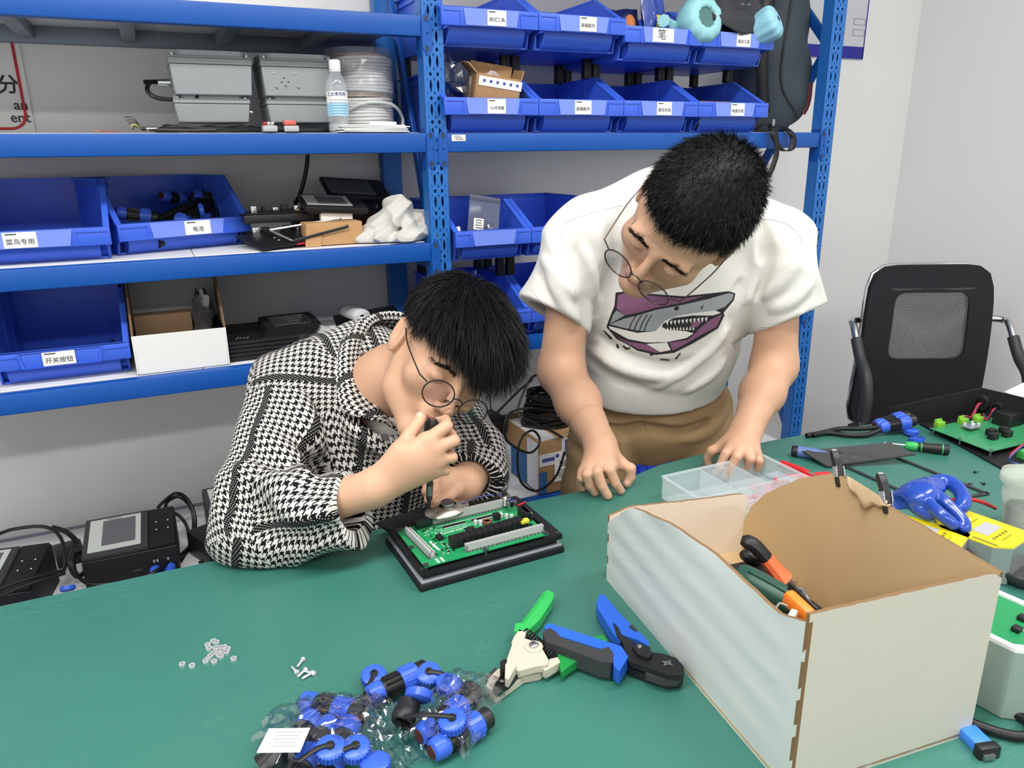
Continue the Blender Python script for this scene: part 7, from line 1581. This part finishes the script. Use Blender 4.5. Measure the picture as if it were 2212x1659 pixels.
def shark_print(tee, tree):
    """shark drawing printed on the chest: patches laid on the cloth"""
    def Kp(L): return [(1100+x/2.0236, 280+y/2.0236) for x, y in L]
    cols = [mat('print_plum', (128, 84, 116), .85), mat('print_grey', (148, 152, 158), .85), mat('print_white', (222, 220, 216), .85), mat('print_black', (38, 36, 40), .85)]
    POLY = [(3, Kp([(466, 712), (500, 708), (760, 728), (960, 706), (988, 716), (982, 745), (936, 800), (940, 812), (912, 868), (860, 900), (800, 935), (720, 975), (640, 984), (560, 965), (520, 940), (470, 915), (425, 862), (442, 815), (460, 770)])),
            (0, Kp([(476, 722), (505, 716), (760, 738), (850, 726), (760, 755), (640, 778), (560, 800), (500, 812), (470, 780)])),
            (1, Kp([(470, 790), (505, 812), (440, 848), (455, 808)])),
            (1, Kp([(505, 825), (560, 812), (640, 788), (760, 765), (870, 740), (960, 714), (980, 720), (974, 742), (940, 775), (900, 790), (820, 800), (740, 812), (680, 835), (640, 880), (575, 880), (500, 866), (440, 850)])),
            (2, Kp([(640, 880), (680, 835), (740, 812), (820, 800), (900, 790), (925, 800), (890, 812), (800, 812), (720, 822), (672, 848), (668, 862), (690, 874), (770, 880), (805, 890), (775, 910), (690, 928), (600, 930), (520, 915), (440, 870), (435, 858), (560, 888)])),
            (0, Kp([(930, 806), (905, 862), (850, 890), (790, 925), (715, 966), (700, 930), (780, 918), (815, 888), (830, 870), (880, 830)])),
            (0, Kp([(470, 908), (520, 926), (600, 938), (690, 936), (704, 966), (640, 975), (560, 956), (510, 930)])),
            (2, Kp([(600, 936), (690, 930), (706, 962), (660, 972)])),
            (3, Kp([(666, 862), (690, 838), (740, 824), (800, 816), (880, 816), (866, 836), (820, 866), (760, 872), (690, 872)])),
            (0, Kp([(800, 840), (850, 832), (820, 862), (790, 866)])),
            (3, Kp([(722, 775), (738, 770), (742, 784), (730, 792), (720, 786)])), (3, Kp([(836, 780), (848, 762), (846, 778), (840, 786)])),
            (3, Kp([(408, 874), (420, 880), (452, 912), (444, 918)])), (3, Kp([(466, 936), (476, 938), (482, 955), (472, 956)])), (3, Kp([(495, 945), (510, 962), (528, 958), (530, 948), (522, 952), (512, 952), (503, 942)])),
            (3, Kp([(615, 978), (630, 980), (628, 988), (614, 986)])), (3, Kp([(660, 1000), (700, 1004), (702, 1010), (662, 1006)])), (3, Kp([(724, 1000), (746, 974), (750, 978), (730, 1004)]))]
    for x0 in (545, 568, 592, 612): POLY.append((3, Kp([(x0+8, 810), (x0+14, 808), (x0-8, 845), (x0-20, 880), (x0-26, 880), (x0-12, 842)])))
    for i in range(11): x = 684+17*i; POLY.append((2, Kp([(x, 846-1.6*i-6), (x+12, 843-1.8*i-8), (x+8, 858-1.6*i-2)])))
    for i in range(9): x = 688+14*i; POLY.append((2, Kp([(x, 874), (x+9, 874), (x+4, 862-.5*i)])))
    st = .62; us = np.arange(1296, 1592, st); vs = np.arange(626, 782, st); U_, V_ = np.meshgrid((us[:-1]+us[1:])/2, (vs[:-1]+vs[1:])/2, indexing='ij'); idx = np.full(U_.shape, -1)
    for m, P_ in POLY:
        ins = np.zeros(U_.shape, bool); n = len(P_)
        for i in range(n):
            (x1, y1), (x2, y2) = P_[i], P_[(i+1) % n]
            if y1 == y2: continue
            ins ^= ((y1 > V_) != (y2 > V_)) & (U_ < (x2-x1)*(V_-y1)/(y2-y1)+x1)
        idx[ins] = m
    need = np.zeros((len(us), len(vs)), bool); f = idx >= 0
    for a in (0, 1):
        for b in (0, 1): need[a:a+f.shape[0], b:b+f.shape[1]] |= f
    ids = np.full(need.shape, -1); P3 = []; 
    for i, j in np.argwhere(need):
        r = (cX*((us[i]-IW/2)/FPX)+cD*((vs[j]-IH/2)/FPX)+cF).normalized(); h_ = tree.ray_cast(CAM, r)
        if h_[0]: ids[i, j] = len(P3); P3.append(np.array(h_[0]+h_[1]*.0007))
    for m, nm_ in enumerate(('plum_print', 'grey_print', 'white_print', 'black_print')):
        a = np.argwhere(idx == m); q = np.stack([ids[a[:, 0], a[:, 1]], ids[a[:, 0], a[:, 1]+1], ids[a[:, 0]+1, a[:, 1]+1], ids[a[:, 0]+1, a[:, 1]]], 1); q = q[(q >= 0).all(1)]
        if not len(q): continue
        used = np.unique(q); mp_ = np.full(len(P3), -1); mp_[used] = np.arange(len(used)); mesh_vq(nm_, np.array(P3)[used], mp_[q], cols[m], tee)
person_standing()

# ================================================================== seated person
def houndstooth():
    m = bpy.data.materials.new('houndstooth_wool'); m.use_nodes = True; MATS['houndstooth_wool'] = m; nt = m.node_tree; p = nt.nodes['Principled BSDF']; p.inputs['Roughness'].default_value = .95; p.inputs['Specular IOR Level'].default_value = .1
    uv = nt.nodes.new('ShaderNodeUVMap'); sp = nt.nodes.new('ShaderNodeSeparateXYZ'); nt.links.new(uv.outputs[0], sp.inputs[0])
    nz_ = nt.nodes.new('ShaderNodeTexNoise'); nz_.inputs['Scale'].default_value = 120; nt.links.new(uv.outputs[0], nz_.inputs['Vector'])
    def M(op, a, b=None, c=None):
        n = nt.nodes.new('ShaderNodeMath'); n.operation = op
        for i, x in enumerate((a, b, c)):
            if x is None: continue
            if isinstance(x, (int, float)): n.inputs[i].default_value = x
            else: nt.links.new(x, n.inputs[i])
        return n.outputs[0]
    th = 1/.0013; wob = M('MULTIPLY', M('SUBTRACT', nz_.outputs['Fac'], .5), 1.1)
    u = M('ADD', M('MULTIPLY', sp.outputs[0], th), wob); v = M('ADD', M('MULTIPLY', sp.outputs[1], th), wob)
    i = M('FLOOR', u); j = M('FLOOR', v); fm = lambda a, b: M('FLOORED_MODULO', a, b)
    tw = M('LESS_THAN', fm(M('ADD', i, j), 4), 1.5); wi = M('LESS_THAN', fm(i, 8), 3.5); wj = M('LESS_THAN', fm(j, 8), 3.5)
    h = M('ADD', M('MULTIPLY', tw, wi), M('MULTIPLY', M('SUBTRACT', 1, tw), wj))
    band = M('LESS_THAN', fm(u, 64), 9); sparse = M('LESS_THAN', fm(M('ADD', i, M('MULTIPLY', j, 3)), 7), .5)
    f = M('ADD', M('MULTIPLY', h, M('SUBTRACT', 1, band)), M('MULTIPLY', M('MULTIPLY', sparse, band), .7))
    mx = nt.nodes.new('ShaderNodeMix'); mx.data_type = 'RGBA'; mx.inputs[6].default_value = S(26, 25, 27); mx.inputs[7].default_value = S(208, 205, 200); nt.links.new(f, mx.inputs[0]); nt.links.new(mx.outputs[2], p.inputs['Base Color'])
    b = nt.nodes.new('ShaderNodeBump'); b.inputs['Strength'].default_value = .5; b.inputs['Distance'].default_value = .001; nt.links.new(f, b.inputs['Height']); nt.links.new(b.outputs[0], p.inputs['Normal']); return m
def bone_uv(V, Q, bones):
    """unwrap around the nearest bone: bones = list of (a, b, side, radius)"""
    c = V[Q].mean(1); best = None; ds = []
    for a, b, sd, r in bones:
        ab = b-a; t = np.clip(((c-a)@ab)/(ab@ab), 0, 1); tr = ((c-a)@ab)/(ab@ab); ds.append(np.linalg.norm(c-a-t[:, None]*ab, axis=1)-r+np.maximum(0, -tr)*np.linalg.norm(ab)*1.5)
    pick = np.argmin(np.stack(ds, 1), 1); uv = np.zeros((len(Q), 4, 2))
    for k, (a, b, sd, r) in enumerate(bones):
        m = pick == k; w = nz(b-a); s_ = nz(np.array(sd)-w*np.dot(sd, w)); t = np.cross(w, s_); P = V[Q[m]]-a; ang = np.arctan2(P@t, P@s_); a0 = np.arctan2((c[m]-a)@t, (c[m]-a)@s_)[:, None]; d = ang-a0; d = (d+np.pi) % (2*np.pi)-np.pi
        uv[m, :, 0] = (a0+d)*r+k*.5; uv[m, :, 1] = P@w
        cc = c[m]-a; rad = np.linalg.norm(cc-np.outer(cc@w, w), axis=1); fl_ = rad < .62*r; ii = np.where(m)[0][fl_]      # end caps: flat mapping
        uv[ii, :, 0] = P[fl_]@s_; uv[ii, :, 1] = P[fl_]@t
    return uv.reshape(-1, 2)
def person_seated():
    X, Y, Z = frame_from(CV(.716, .42, .558), CV(.302, .535, -.789)); o = C3(954, 772, 1.207)
    nb = C3(800, 850, 1.31); hb = o-Y*.025-Z*.05
    neck = [(local(hb, o, X, Y, Z), .05), (local(hb*.5+nb*.5+np.array([0, 0, .008]), o, X, Y, Z), .054), (local(nb, o, X, Y, Z), .066)]
    V, Q = head_solid(neck, .97); c = V[Q].mean(1); lip = ((c[:, 1] > .088) & (np.abs(c[:, 2]+.0625) < .008*np.sqrt(np.clip(1-(c[:, 0]/.022)**2, 0, 1))))
    Vh = to_world(V, o, X, Y, Z); parts = [(Vh, Q)]; mis = [np.where(lip, 1, 0)]
    shR, elR, wrR = C3(640, 850, 1.29), C3(548, 1128, 1.12), C3(806, 1056, 1.055)
    shL, elL, wrL = C3(950, 860, 1.45), C3(1018, 1005, 1.32), C3(1006, 1046, 1.225)
    for el, wr in ((elR, wrR), (elL, wrL)):
        G = Solid(np.minimum(el, wr)-.06, np.maximum(el, wr)+.06, .003); G.cone(el, el*.4+wr*.6, .030, .0305, .02); G.cone(el*.4+wr*.6, el*.2+wr*.8, .0305, .026, .02); v, q = G.mesh(); parts.append((relax(v, q, 2), q)); mis.append(np.zeros(len(q)))
    K = C3
    fR = [([K(938, 1016, 1.072), K(962, 1016, 1.085), K(958, 1008, 1.105), K(942, 1004, 1.11)], .0080),
          ([K(944, 994, 1.064), K(976, 988, 1.080), K(968, 976, 1.104), K(946, 972, 1.112)], .0088),
          ([K(938, 970, 1.057), K(980, 952, 1.072), K(974, 938, 1.100), K(950, 938, 1.112)], .0092),
          ([K(920, 952, 1.052), K(965, 920, 1.066), K(962, 908, 1.092), K(942, 912, 1.106)], .0090),
          ([K(862, 974, 1.050), K(884, 938, 1.062), K(902, 914, 1.074), K(909, 902, 1.080)], .0100)]
    G = hand(wrR, K(885, 1002, 1.05), fR, (elR*.35+wrR*.65, .0305), side=nz(K(940, 1020, 1.07)-K(915, 950, 1.05)), wr=.026, palm_r=.031, flat=.55, kf=.005); v, q = G.mesh(); parts.append((relax(v, q, 1), q)); mis.append(np.zeros(len(q)))
    K = lambda u, v, d: C3(u+4, v-15, d+.035)
    fL = [([K(975, 1084, 1.168), K(955, 1094, 1.155), K(945, 1102, 1.15), K(940, 1106, 1.148)], .0085),
          ([K(968, 1076, 1.168), K(946, 1084, 1.152), K(935, 1096, 1.145), K(932, 1104, 1.142)], .0092),
          ([K(962, 1066, 1.168), K(938, 1070, 1.152), K(924, 1082, 1.145), K(922, 1094, 1.142)], .0094),
          ([K(962, 1054, 1.172), K(940, 1052, 1.158), K(922, 1062, 1.148), K(916, 1076, 1.142)], .0094),
          ([K(982, 1070, 1.15), K(965, 1086, 1.135), K(950, 1096, 1.13), K(940, 1100, 1.128)], .0104)]
    G = hand(wrL, K(975, 1066, 1.168), fL, (elL*.35+wrL*.65, .0305), side=CV(.2, 1, 0), wr=.028, palm_r=.032, flat=.7); v, q = G.mesh(); parts.append((relax(v, q, 1), q)); mis.append(np.zeros(len(q)))
    pel = np.array([.27, 1.43, .55]); chest = C3(772, 985, 1.39); ax = nz(shL-shR)
    lk, rk = pel+np.array([.14, -.42, .0]), pel+np.array([-.10, -.42, .0]); lf, rf = lk+np.array([0, .08, -.47]), rk+np.array([0, .1, -.47])
    G = Solid((-.10, .85, 0), (.75, 1.68, 1.05), .009); G.cone(pel, chest, .12, .12, .03, flat=.75, side=ax); G.cone(chest, nb, .12, .06, .04)
    for k_, f_, s in ((lk, lf, 1), (rk, rf, -1)): G.cone(pel+ax*s*.09, k_, .07, .05, .03); G.cone(k_, f_, .05, .04, .02)
    v, q = G.mesh(); parts.append((v, q)); mis.append(np.zeros(len(q)))
    Vb, Qb = join(parts); body = mesh_vq('person', Vb, Qb, [m_skin, m_lip], None, np.concatenate(mis)); tag(body, 'seated person in a black and white houndstooth jacket using a screwdriver', 'person')
    nails([fR[4]], [CV(-.5, -.3, -.8)], body, .0066)
    tree = BVHTree.FromPolygons([Vector(p) for p in Vh], [tuple(i) for i in Q])
    # hair
    def capf(G): G.ell((0, -.016, .048), (.084, .104, .088)); G.ell((0, .03, .075), (.070, .066, .050), k=.02)
    Vc, Qc = hairball([capf], .004, (-.12, -.14, -.06), (.12, .13, .15))
    def hl(c): return noear(c) & (np.where(c[:, 1] > .03, c[:, 2] > .058-.3*np.maximum(np.abs(c[:, 0])-.05, 0), np.where(c[:, 1] > -.004, c[:, 2] > .020+.8*np.maximum(c[:, 1], 0), c[:, 2] > -.028)))
    keep = hl(Vc[Qc].mean(1)); used = np.unique(Qc[keep]); mp_ = np.full(len(Vc), -1); mp_[used] = np.arange(len(used)); ho = mesh_vq('hair', to_world(Vc, o, X, Y, Z)[used], mp_[Qc[keep]], m_hair, body)
    rg = np.random.RandomState(4); p, n_ = area_sample(Vc, Qc, 15000, 8, lambda c: (hl(c) & (c[:, 2] > .035)).astype(float)); wh = np.array([.01, -.055, .125])
    fl = p-wh; fl = fl-n_*(fl*n_).sum(1)[:, None]; fl /= np.linalg.norm(fl, axis=1)[:, None]+1e-6; d = fl*.95+n_*.42+rg.normal(0, .10, p.shape); d /= np.linalg.norm(d, axis=1)[:, None]
    L = np.interp(p[:, 1], [-.1, 0, .05, .1], [.03, .05, .062, .07])*rg.uniform(.7, 1.15, len(p)); L *= np.interp(p[:, 2], [.035, .07], [.5, 1])
    v, q = strands(to_world(p-n_*.003, o, X, Y, Z), d@np.stack([X, Y, Z]), L, np.full(len(p), .0007), np.array([0, 0, -.8]), 6, .035, 5); mesh_vq('hair_strands', v, q, m_hair, ho)
    p, n_ = area_sample(Vc, Qc, 5000, 9, lambda c: (noear(c) & (c[:, 2] > -.03) & (c[:, 2] < .05) & (c[:, 1] < .03-.2*np.abs(c[:, 2]))).astype(float)); d = n_*.35+np.array([0, .1, -.8])+rg.normal(0, .12, p.shape); d /= np.linalg.norm(d, axis=1)[:, None]
    Vs = to_world(p-n_*.004, o, X, Y, Z); v, q = strands(Vs, d@np.stack([X, Y, Z]), np.full(len(p), .014), np.full(len(p), .0005), np.zeros(3), 3, .05, 6); mesh_vq('hair_strands', v, q, m_hair, ho)
    for s in (-1, 1): brow(body, o, X, Y, Z, tree, s, [(.013, .017), (.032, .024), (.054, .016)], 300, 21)
    glasses_for(body, o, X, Y, Z, cy=.118, cz=-.010, rx=.0250, ry=.0215, sep=.0335, m_f=m_black, hw=.071, ear=(.081, -.010, .012))
    # white tee under the jacket
    G = Solid(chest-.30, chest+.30, .005); G.cone(chest, C3(800, 890, 1.36), .13, .10, .03, flat=.75, side=ax); G.cone(C3(812, 880, 1.34), C3(845, 900, 1.30), .06, .05, .03); G.cone(nb, nb+nz(hb-nb)*.1, .062, .058, 0, 's'); v, q = G.mesh(); mesh_vq('white_tee', relax(v, q, 2), q, MATS['white_cotton'], body)
    # jacket
    m_ht = houndstooth(); G = Solid((-.12, .90, .50), (.72, 1.70, 1.16), .0042); up_ = C3(785, 880, 1.39); low = pel+np.array([0, 0, .0])
    cuR = C3(762, 1092, 1.066); cuL = C3(1013, 1040, 1.24)
    G.cone(low, chest, .185, .180, .04, flat=.74, side=ax); G.cone(chest, up_, .180, .155, .05, flat=.72, side=ax)
    G.cone(up_, shR, .085, .070, .05); G.cone(up_, shL, .085, .068, .05); G.cone(nb-np.array([0, 0, .03]), up_, .075, .085, .04)
    G.cone(shR, elR, .074, .066, .035); G.cone(elR, elR*.45+cuR*.55, .067, .062, .02); G.cone(elR*.45+cuR*.55, cuR, .062, .050, .02); G.cone(elR+np.array([0, -.005, -.004]), cuR+C3(770, 1150, 1.07)*0-np.array([0, 0, .028]), .05, .034, .03)
    G.cone(shL, elL, .072, .066, .035); G.cone(elL, cuL, .064, .050, .03)
    def wr_(X_, Y_, Z_):
        rd_ = lambda q: 1-2*np.abs(np.sin(q)); return -.0060*rd_(17*Z_-13*X_+1.4*np.sin(19*X_+8*Z_))*np.sin(8*X_+9*Z_)-.0034*rd_(14*X_+21*Z_+1.2*np.sin(17*Y_))-.0018*np.sin(60*X_+45*Z_)
    G.op(wr_, G.lo, G.lo+G.h*G.n, 0, 'd'); G.op(lambda X_, Y_, Z_: Z_-(TZ+.002)-np.where((Y_ < 1.085), 0, -10), (-.2, .9, .6), (.9, 1.085, TZ+.002), 0, 's')
    crease(G, [([(600, 960), (650, 1000), (690, 1020)], -1), ([(560, 930), (620, 985), (660, 1030)], 1), ([(520, 1010), (580, 1040), (640, 1050)], 1), ([(600, 1090), (660, 1110), (720, 1108)], 1), ([(560, 1150), (640, 1165), (720, 1150)], -1), ([(690, 870), (720, 930), (740, 1000)], -1), ([(640, 850), (665, 910), (690, 970)], 1), ([(760, 920), (800, 960), (850, 985)], 1), ([(740, 960), (790, 1000), (820, 1010)], -1), ([(490, 1080), (540, 1110), (600, 1120)], -1)], .009, .022)
    for cu, el, r in ((cuR, elR, .046), (cuL, elL, .046)):
        w = nz(cu-el); cyl_cut(G, cu, w, .09, .10); cyl_cut(G, cu-w*.05, w, r-.012, .09)
    vn = C3(872, 935, 1.25); G.cone(nb+nz(hb-nb)*.02, C3(830, 880, 1.27), .066, .05, .01, 's'); G.cone(C3(838, 880, 1.27), vn, .036, .006, .01, 's'); G.cone(nb, hb, .060, .066, .01, 's')
    V1, Q1 = G.mesh(); V1 = relax(V1, Q1, 2)
    bones = [(low, up_, ax, .17), (nb, shR, np.array([0, 0, 1.]), .085), (nb, shL, np.array([0, 0, 1.]), .085), (shR, elR, CV(-1, 0, -.3), .072), (elR, cuR, CV(0, -1, -.3), .06), (shL, elL, CV(1, 0, 0), .07), (elL, cuL, CV(1, 0, 0), .055)]
    jk = mesh_vq('jacket', V1, Q1, m_ht, body, uv=bone_uv(V1, Q1, bones))
    # collar: folded band around the neck
    inn = [(905, 700, 1.40), (850, 690, 1.38), (805, 700, 1.335), (780, 745, 1.30), (778, 800, 1.27), (792, 850, 1.245), (822, 888, 1.235), (868, 935, 1.245)]
    mid = [(900, 684, 1.40), (845, 674, 1.38), (785, 690, 1.325), (755, 745, 1.275), (752, 805, 1.245), (768, 860, 1.225), (805, 893, 1.22), (852, 925, 1.235)]
    ou_ = [(880, 730, 1.46), (800, 735, 1.42), (728, 745, 1.335), (720, 780, 1.27), (728, 830, 1.235), (740, 885, 1.215), (790, 905, 1.21), (838, 915, 1.23)]
    rows = [catmull([C3(*p) for p in L_], 5) for L_ in (inn, mid, ou_)]; n = len(rows[0]); G3 = []
    for i in range(n): a, b_, c_ = rows[0][i], rows[1][i], rows[2][i]; G3.append(catmull([a, b_, b_.lerp(c_, .5)+Vector((0, 0, .004)), c_], 4))
    Vv = np.array([tuple(p) for r in G3 for p in r]); k = len(G3[0]); Qq = np.array([[i*k+j, i*k+j+1, (i+1)*k+j+1, (i+1)*k+j] for i in range(n-1) for j in range(k-1)]); Lu = [0.]+list(np.cumsum([(rows[1][i+1]-rows[1][i]).length for i in range(n-1)])); Lv = [[0.]+list(np.cumsum([(G3[i][j+1]-G3[i][j]).length for j in range(k-1)])) for i in range(n)]; uvs = np.array([[[Lu[i+a], Lv[i+a][j+b]] for a, b in ((0, 0), (0, 1), (1, 1), (1, 0))] for i in range(n-1) for j in range(k-1)])
    co = mesh_vq('collar', Vv, Qq, m_ht, body, uv=uvs.reshape(-1, 2)); q_ = co.modifiers.new('s', 'SOLIDIFY'); q_.thickness = .004; q_.offset = 0
    MB().lathe([(.001, .002), (.006, .002), (.0065, 0), (.006, -.001)], 16, 0, Matrix.Translation(Vector(C3(832, 945, 1.222))) @ Vector(CV(.1, -.3, -1)).to_track_quat('Z', 'Y').to_matrix().to_4x4()).out('button', m_black, body)
    # trousers, shoes
    G = Solid((-.15, .75, .02), (.80, 1.72, .75), .0075); G.cone(pel, pel+np.array([0, 0, .1]), .15, .14, .03, flat=.8, side=ax)
    for k_, f_, s in ((lk, lf, 1), (rk, rf, -1)): G.cone(pel+ax*s*.09, k_, .095, .07, .03); G.cone(k_, f_, .07, .06, .02)
    v, q = G.mesh(); mesh_vq('trousers', relax(v, q, 1), q, mat('black_trousers', (30, 31, 36), .9), body)
    for f_ in (lf, rf):
        G = Solid(f_+np.array([-.08, -.24, -.12]), f_+np.array([.08, .12, .08]), .006); G.cone(f_+np.array([0, .02, -.03]), f_+np.array([0, -.12, -.04]), .045, .038, .02); G.cut((0, 0, .002), (0, 0, -1)); v, q = G.mesh(); mesh_vq('shoe', v, q, m_white, body)
    st = thing('work_stool', 'round black stool under the seated person', 'stool', (pel[0], pel[1]+.02, 0)); MB().lathe([(.001, .40), (.16, .40), (.17, .41), (.17, .44), (.15, .45), (.001, .45)], 28).out('seat', m_black, st)
    for i in range(4): a = PI/4+i*PI/2; MB().cyl((.12*math.cos(a), .12*math.sin(a), .40), (.17*math.cos(a), .17*math.sin(a), 0), .012).out('leg', m_chrome, st)
    # screwdriver held in the fist
    tip = Vector(on_z(926, 1106, TZ+.046)); top = Vector(C3(935, 906, 1.094)); dv = tip-top; F_ = frame(top, dv); L = dv.length
    sd = thing('screwdriver', 'black handled screwdriver held upright in the seated person\'s fist', 'screwdriver', (0, 0, 0))
    MB(F_).lathe([(.001, -.001), (.008, 0), (.0115, .006), (.0125, .018), (.0115, .04), (.0125, .062), (.0105, .082), (.007, .088)], 18, 0, RY(PI/2)).out('handle', m_black, sd); MB(F_).lathe([(.0005, -.0025), (.0042, -.002), (.0046, .001)], 14, 0, RY(PI/2)).out('end_badge', m_chrome, sd)
    MB(F_).lathe([(.0034, .086), (.0034, L-.055), (.005, L-.052), (.005, L-.024), (.0035, L-.02), (.003, L)], 12, 0, RY(PI/2)).out('shaft', m_dark, sd); MB(F_).lathe([(.0054, L-.046), (.0054, L-.03)], 12, 0, RY(PI/2)).out('bit_collar', m_steel, sd)
person_seated()
